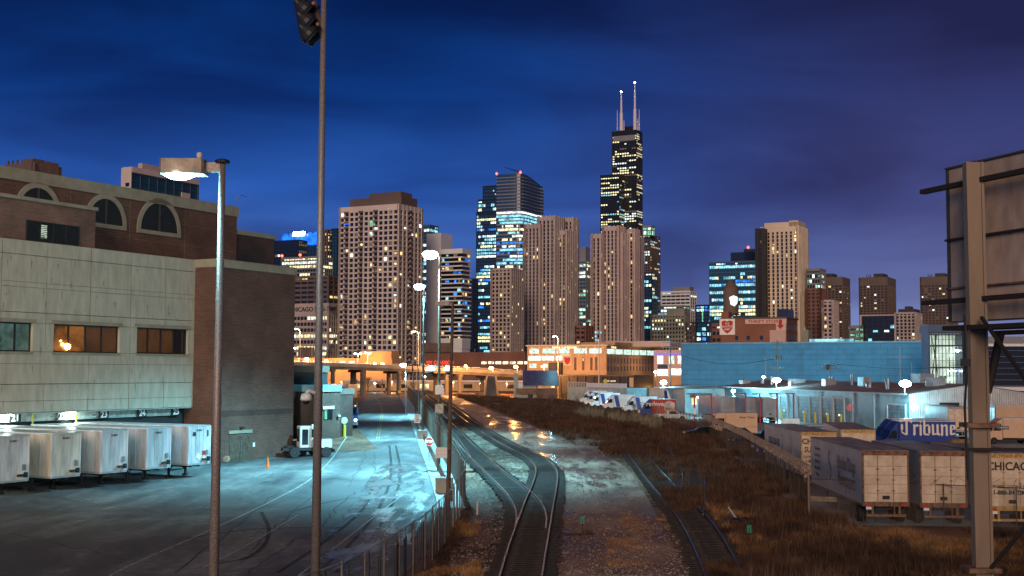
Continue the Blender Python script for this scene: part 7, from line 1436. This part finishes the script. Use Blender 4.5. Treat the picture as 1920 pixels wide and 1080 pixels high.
def fences():
    near = gp((560, 1230), (640, 1195), (714, 1140), (797, 1068), (840, 1010), (872, 950))
    fence('chain_link_fence', 'near chain link fence between the wet road and the tracks, bending at its far end', near, 2.35, 'chain_link', 'tan_metal', 2.6, slats=(1, .25))
    back = gp((872, 950), (864, 930), (852, 900), (836, 866), (820, 838), (806, 812), (795, 790), (785, 772), (775, 757), (764, 744))
    fence('slatted_fence', 'tall slatted fence topped with barbed wire running along the road to the bridge', back, 2.7, 'chain_link', 'pole_brown', 2.8, slats=(1, .8), arms=1)
    st = fence('razor_fence', 'rusty fence topped with a thick coil of razor wire around the depot', [PZ(1517, 889, 2.35), PZ(1484, 868, 2.35), PZ(1450, 848, 2.35), PZ(1395, 817, 2.35), PZ(1350, 797, 2.35), PZ(1318, 784, 2.35)], 2.35, 'chain_link', 'pole_brown', 2.6, slats=(1, .25), coil=(.30, 3.2, .020, 'razor'))
    fence('wire_fence', 'thin far fence continuing past the pickup toward the shrubs', [PZ(1318, 784, 2.35), PZ(1270, 772, 2.35), PZ(1225, 762, 2.35), PZ(1180, 753, 2.35)], 2.35, 'chain_far', 'galv_dark', 3.0, rail=True)
    fence('front_fence', 'chain link fence with loops of razor wire in front of the newspaper trailers', [Vector((p.x, p.y, 0)) for p in (PZ(1517, 972, 0), PZ(1620, 978, 0), PZ(1730, 985, 0), PZ(1860, 992, 0), PZ(2050, 1005, 0))], 2.3, 'chain_link', 'galv_dark', 3.1, coil=(.26, 1.0, .012, 'wire'))
    p = root('corner_post', 'thick pale corner post where the two depot fences meet', 'fence post', PZ(1517, 972, 0)); MB().lathe([(.07, 0), (.07, 2.75), (.085, 2.76), (.02, 2.85)], (0, 0, 0), 10).build('post', 'cream_plastic' if False else 'column', p)
    fence('green_fence', 'dark green screened fence left of the depot awning', gp((1166, 757), (1240, 759), (1262, 757)), 4.2, None, 'dark_metal', 4.0, pr=.08); g = [o for o in bpy.data.objects if o.name == 'green_fence'][0]
    a, b = G(1166, 757), G(1262, 757); q = Vector(g.location); mb = MB(); mb.add([a-q, b-q, b-q+Vector((0, 0, 3.9)), a-q+Vector((0, 0, 3.9))], [(0, 1, 2, 3)]); mb.build('green_screen', mat('screen_green', (.06, .22, .18), .8, ns=.4), g)
    a, b = P(1064, 716, 322), P(1175, 719, 300); w = root('retaining_wall', 'pale blue grey ramp wall with white railings beyond the shrubs', 'wall', (a.x, a.y, 0)); q = Vector((a.x, a.y, 0)); e = Vector((b.x, b.y, 0))-q; T = Matrix.Rotation(math.atan2(e.y, e.x), 4, 'Z'); L = e.length
    MB().box(0, L, 0, 6, 0, a.z-1.2, T).build('wall', 'metal_siding', w); rl = MB(); 
    for k in range(13): rl.box(k*L/36, k*L/36+.08, -.05, .03, a.z-1.2, a.z, T)
    rl.box(0, L/3, -.05, .03, a.z-.08, a.z+.02, T); rl.box(L/3, L, -.04, .03, a.z-1.2, a.z-.15, T); rl.build('railing', 'truck_white', w)
    a = P(1245, 735, 258); aw = root('striped_awning', 'small shop awning with bold white and blue stripes beside the depot', 'awning', (a.x, a.y, 0)); wd = P(1277, 735, 258).x-a.x; zt, zb = a.z+.3, P(1245, 752, 258).z
    B(0, wd, .1, 5, 0, zt+.6).build('wall', 'metal_siding', aw)
    for k in range(6): x = wd*k/6; MB().prof([(0.05, zt), (-1.6, zb+.6), (-1.6, zb+.45), (.05, zt-.2)], x+.01, x+wd/6-.01).build('stripe', 'sign_white' if k % 2 else 'tribune_blue', aw)
    # guard rails
    def guard(name, label, pts, m='galv', h=.72, post='wood', grp=None):
        pts = [Vector((p.x, p.y, 0)) for p in pts]; O = on(pts[0].x, pts[0].y); o = root(name, label, 'guard rail', O, 0, grp); L = sum((b-a).length for a, b in zip(pts, pts[1:])); n = int(L/2)+2; Q = resamp(pts, n); mb = MB()
        for a, b in zip(Q, Q[1:]):
            d = (b-a).normalized(); nn = Vector((-d.y, d.x, 0)); A, Bq = on(a.x, a.y)-O, on(b.x, b.y)-O; prof = [(0, h-.32), (.07, h-.26), (.07, h-.22), (.02, h-.16), (.07, h-.10), (.07, h-.06), (0, h)]
            vs = [A+nn*p[0]+Vector((0, 0, p[1])) for p in prof]+[Bq+nn*p[0]+Vector((0, 0, p[1])) for p in prof]; mb.add(vs, [(i, i+1, i+8, i+7) for i in range(6)])
        mb.build('rail', m, o); pm = B(-.08, .08, .02, .2, 0, h+.02).mesh('post', post)
        for i, p in enumerate(Q):
            q = bpy.data.objects.new('post', pm); S.collection.objects.link(q); q.parent = o; q.location = on(p.x, p.y)-O
        return o
    guard('guard_rail', 'silver guard rail along the road beside the slatted fence', gp((786, 805), (794, 824), (806, 848), (820, 880), (835, 912), (846, 940)), post='galv_dark')
    guard('guard_rail', 'long pale guard rail in front of the newspaper trailers', [PZ(1518, 955, 0), PZ(1640, 962, 0), PZ(1760, 968, 0), PZ(1900, 976, 0), PZ(2060, 985, 0)], 'tan_metal', .85)
    for px, py, h, lab in ((841, 925, 1.1, 'concrete block at the foot of the leaning brown pole'),): p = G(px-8, py); c = root('concrete_block', lab, 'concrete block', p); MB().prism([(-.6, -.5), (.6, -.5), (.6, .5), (-.6, .5)], 0, h).build('block', 'concrete', c)
fences()
def rail_bits():
    for px, py, s, lab in ((1092, 1004, 1, 'switch stand with a small green target beside the bent track'), (1405, 1022, .9, 'green target sticking out of the weeds right of the rusty track')):
        p = G(px, py); o = root('switch_stand', lab, 'switch stand', p); MB().tube((0, 0, 0), (0, 0, .85), .03).build('mast', 'rail_rust', o); B(-.11, .11, -.02, .02, .60, .98).build('green_target', 'green_paint', o)
        MB().lathe([(.16, 0), (.14, .18), (.08, .3)], (.12, 0, 0), 12).build('base', 'rail_rust', o); MB().tube((.1, 0, .2), (.55, -.1, .12), .06, .09).build('lever', 'black', o)
        if px == 1092: MB().tube((.0, -.05, .1), (-1.6, -.3, .12), .03).build('throw_rod', 'rail_rust', o); B(-2.2, .6, -.5, -.3, .02, .14).build('long_tie', 'tie', o)
    p = G(895, 965); o = root('marker_post', 'short white marker post beside the tracks', 'marker post', p); MB().lathe([(.06, 0), (.06, .75), (.02, .8)], (0, 0, 0), 10).build('post', 'cream_plastic', o)
    for px, py in ((904, 870), (1005, 873), (988, 803)): pass
    r = random.Random(9)
    p = G(1390, 985); o = root('scrap_heap', 'heap of dark scrap and rubbish bags in the weeds', 'scrap heap', p); 
    for k in range(9):
        c = (r.uniform(-.9, 1.1), r.uniform(-.6, .6), r.uniform(.1, .25)); rr = r.uniform(.18, .4); pr = [(rr*.6, -rr*.5), (rr, -.05), (rr*.75, rr*.5), (.03, rr*.8)]; MB().lathe(pr, c, 7).build('rubbish_bag', 'black' if k % 3 else 'galv_dark', o)
    MB().tube((-.2, 0, .2), (-.7, .2, 1.0), .12, .05, 6).build('scrap_piece', 'galv', o)
    p = G(1008, 712); 
    # shed near the bridge end
    q = P(966, 712, 338); o = root('rail_shed', 'weathered shed with a purple sloping roof at the end of the bridge', 'shed', (q.x, q.y, 0)); w = P(1046, 712, 338).x-q.x; zr, zl = P(1000, 700, 338).z, P(1000, 722, 338).z
    B(0, w*.5, 0, 8, 0, zl-.2).build('wall', 'concrete', o); B(w*.5, w, .4, 8, 0, zl-.8).build('side_wall', 'low_brown', o); MB().prof([(-.6, zl-.2), (8, zr+.6), (8, zr+.8), (-.6, zl)], w*.18, w*1.02).build('roof', mat('purple_roof', (.10, .08, .17), .45, ns=1), o)
    B(-.4, .8, -.2, .2, 0, zr).build('tall_pier', 'concrete', o); B(w*.3, w*.42, -.05, -.01, 0, 2.2).build('door', 'black', o); B(w*.02, w*.5, -.4, -.02, 2.0, 3.6).build('dark_cladding', 'rust_frame', o); B(.9, 2.0, -.12, -.01, zl-1.8, zl+.6).build('poster_board', 'white_paint', o)
    # flared pier
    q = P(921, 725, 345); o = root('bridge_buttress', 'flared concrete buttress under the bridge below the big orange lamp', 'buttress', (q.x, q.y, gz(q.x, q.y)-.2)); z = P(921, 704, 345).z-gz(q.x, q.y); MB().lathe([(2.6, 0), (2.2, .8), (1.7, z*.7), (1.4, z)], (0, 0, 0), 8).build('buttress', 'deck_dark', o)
rail_bits()
# ---------------------------------------------------------------- vegetation
mat('weed_brown', (.10, .050, .026), .9, ns=.5, na=.3, col2=(.03, .016, .010)); mat('weed_gold', (.42, .23, .09), .9, ns=.7, na=.3, col2=(.11, .05, .02)); mat('reed', (.24, .21, .14), .9, ns=.9, na=.4, col2=(.07, .06, .04)); mat('bark', (.07, .05, .04), .9); mat('twig', (.14, .09, .06), .9)
def inpoly(x, y, poly):
    c = False; j = len(poly)-1
    for i in range(len(poly)):
        if (poly[i][1] > y) != (poly[j][1] > y) and x < (poly[j][0]-poly[i][0])*(y-poly[i][1])/(poly[j][1]-poly[i][1])+poly[i][0]: c = not c
        j = i
    return c
def tufts(name, label, polypx, n, h, m, wob=.5, blades=7, seed=1, w=.018, avoid=None, clump=0.0, kind='stuff', ax=False):
    r = np.random.default_rng(seed); poly = [(G(*p).x, G(*p).y) for p in polypx]; xs = [p[0] for p in poly]; ys = [p[1] for p in poly]; V_, F_ = [], []; rr = random.Random(seed); k = 0; tries = 0
    from mathutils import noise
    while k < n and tries < n*30:
        tries += 1; x = rr.uniform(min(xs), max(xs)); y0, y1 = min(ys), max(ys); y = 1/rr.uniform(1/y1, 1/y0) if not ax else rr.uniform(y0, y1)
        if not inpoly(x, y, poly): continue
        nv = noise.noise(Vector((x*.16, y*.10, seed)))+.5*noise.noise(Vector((x*.7, y*.4, seed)))
        if clump and nv < clump-.5: continue
        if avoid and avoid(x, y): continue
        k += 1; z = gz(x, y); sc = .55+rr.random()*.75+max(0, nv)*.8; far = max(1, y/70)
        for _ in range(blades):
            a = rr.uniform(0, 6.283); L = h*sc*rr.uniform(.5, 1.15); le = L*wob*rr.uniform(.2, 1.1); bx, by = x+rr.uniform(-.16, .16)*far, y+rr.uniform(-.16, .16)*far; ww = w*far*rr.uniform(.7, 1.4); ca, sa = math.cos(a), math.sin(a); o = len(V_); t = rr.uniform(0, 3.14); wx, wy = math.cos(t)*ww, math.sin(t)*ww
            V_ += [(bx-wx, by-wy, z-.03), (bx+wx, by+wy, z-.03), (bx+ca*le*.4+wx*.7, by+sa*le*.4+wy*.7, z+L*.6), (bx+ca*le*.4-wx*.7, by+sa*le*.4-wy*.7, z+L*.6), (bx+ca*le, by+sa*le, z+L)]; F_ += [(o, o+1, o+2, o+3), (o+3, o+2, o+4)]
    me = bpy.data.meshes.new(name); me.from_pydata(V_, [], F_); me.materials.append(M[m]); o = bpy.data.objects.new(name, me); S.collection.objects.link(o); o['kind'] = kind
    if label: o['label'] = label
    return o
def veg():
    near_track = lambda x, y: False
    big = [(850, 742), (960, 748), (1060, 752), (1160, 768), (1240, 782), (1330, 800), (1400, 830), (1460, 868), (1515, 905), (1512, 955), (1440, 960), (1360, 940), (1330, 915), (1300, 868), (1270, 850), (1230, 850), (1150, 852), (1080, 830), (1000, 792), (920, 765)]
    tufts('weeds', 'dense dark brown dry weeds', big, 13000, .62, 'weed_brown', .7, 8, 1, .022, clump=.30)
    tufts('weeds', 'dry weeds growing among the rusty tracks', [(1150, 815), (1230, 815), (1330, 870), (1345, 920), (1400, 1000), (1440, 1080), (1460, 1200), (1380, 1200), (1300, 1030), (1220, 900)], 5200, .42, 'weed_brown', .8, 7, 2, .016, clump=.42)
    tufts('weeds', 'dry golden weeds at the lower right', [(1320, 945), (1420, 955), (1515, 960), (1640, 985), (1760, 992), (1990, 1010), (1990, 1350), (1480, 1350), (1400, 1060)], 9000, .34, 'weed_gold', .9, 8, 3, .010, clump=.52)
    tufts('weeds', 'dark weeds mixed in at the lower right', [(1320, 945), (1420, 955), (1515, 960), (1640, 985), (1760, 992), (1990, 1010), (1990, 1350), (1480, 1350), (1400, 1060)], 8000, .45, 'weed_brown', .8, 8, 4, .012, clump=.42)
    tufts('weeds', 'tall thin dry stalks', [(1150, 822), (1300, 815), (1500, 905), (1510, 970), (1760, 992), (1990, 1010), (1990, 1300), (1420, 1200), (1340, 1000), (1240, 880)], 600, .95, 'twig', .25, 4, 9, .010, clump=.4)
    tufts('dry_grass', 'low golden grass on the mud', [(1170, 965), (1250, 975), (1300, 1040), (1330, 1120), (1130, 1120), (1140, 1010)], 900, .14, 'weed_gold', 1.0, 6, 5, .008, clump=.55)
    tufts('dry_grass', 'low golden grass between the rusty rails', [(1280, 1000), (1350, 1000), (1440, 1200), (1340, 1200)], 1000, .18, 'weed_gold', 1.0, 6, 6, .008, clump=.5)
    tufts('dry_grass', 'dry grass at the foot of the near fence', [(876, 945), (905, 960), (890, 1010), (900, 1090), (830, 1250), (740, 1250), (700, 1150), (800, 1072)], 2600, .26, 'weed_gold', .9, 7, 7, .010, clump=.5)
    tufts('weeds', 'dark weeds along the foot of the near fence', [(872, 948), (890, 955), (866, 1010), (830, 1070), (770, 1150), (740, 1160), (797, 1075), (845, 1015)], 500, .25, 'weed_brown', .8, 7, 8, .012)
    for i, (cx, cy, rx, n) in enumerate(((1105, 780, 30, 110), (1160, 791, 26, 110), (1222, 803, 20, 170), (1192, 794, 15, 60))):
        tufts('reeds', ['pale reeds below the far trucks', 'pale reed clump in the middle of the row', 'pale reed clump nearest the fence', 'small pale reed clump between two larger ones'][i], [(cx-rx, cy), (cx-rx*.3, cy-5), (cx+rx*.5, cy-3), (cx+rx, cy+3), (cx+rx*.2, cy+8), (cx-rx*.5, cy+5)], n, 1.35, 'reed', .35, 7, 20+i, .016)
    # bare shrubs and trees
    def tree(name, label, loc, h, m, seed, spread=.55, depth=5, cat='tree', r0=.14, grp=None, n0=3):
        rr = random.Random(seed); o = root(name, label, cat, loc, 0, grp); tr, cr = MB(), MB()
        def br(p, d, L, r, k):
            q = p+d*L; (tr if k < 2 else cr).tube(p, q, r, r*.65, 5 if k < 3 else 3, False)
            if k >= depth: return
            for _ in range(n0 if k else n0+1):
                v = Vector((rr.uniform(-1, 1), rr.uniform(-1, 1), rr.uniform(-.3, .9))).normalized(); br(p.lerp(q, rr.uniform(.6, 1)), (d*(1-spread)+v*spread+Vector((0, 0, .12))).normalized(), L*rr.uniform(.6, .85), r*.58, k+1)
        br(Vector((0, 0, 0)), Vector((rr.uniform(-.1, .1), 0, 1)), h*.28, r0, 0); tr.build('trunk', m, o); cr.build('crown', m, o, kind='stuff') if False else cr.build('crown', m, o); return o
    for i, (px, Y, h) in enumerate(((665, 410, 6.0), (690, 416, 6.5), (716, 405, 6.2), (745, 412, 6.5), (775, 400, 5.5))):
        p = on(P(px, 730, Y).x, Y); tree('bare_tree', ['bare tree under the bridge just right of the truck', 'second bare tree under the bridge, right of the truck', 'bare tree in the middle of the underpass', 'bare tree right of the middle under the bridge', 'bare tree behind the fence under the bridge'][i], p, h, 'bark', 40+i, .6, 5, r0=.2, grp='bare trees under the bridge')
    for i, (px, Y, h) in enumerate(((1015, 300, 3.6), (1035, 290, 4.0), (1058, 296, 4.2), (1082, 285, 2.8), (1120, 280, 3.2), (1150, 265, 3.0), (1190, 235, 3.4), (1132, 320, 5.0), (1662-20, 0, 0))):
        if h: p = on(P(px, 740, Y).x, Y); tree('bare_shrub', ['leafless shrub against the shed', 'leafless shrub right of the shed', 'tall pale leafless shrub beside the ramp wall', 'low leafless shrub before the ramp wall', 'leafless shrub before the row of trucks', 'leafless shrub in front of the middle trucks', 'leafless shrub beside the red truck', 'thin young tree before the dark shop'][i], p, h, 'twig', 60+i, .7, 5, 'shrub', .07, 'bare shrubs by the depot', 3)
    for i, (px, py, h) in enumerate(((1360, 900, 1.6), (1455, 930, 1.7), (1490, 960, 2.0), (1410, 880, 1.6), (1340, 850, 1.3))):
        p = G(px, py); tree('dead_weed_stalk', ['tall dead stalks right of the water-filled siding', 'tall dead stalks before the razor wire fence', 'tall dead stalks by the fence corner post', 'dead stalks below the razor wire', 'dead stalks at the bend of the siding'][i], p, h, 'twig', 80+i, .6, 5, 'dead plant', .02, 'dead stalks in the weeds', 3)
veg()
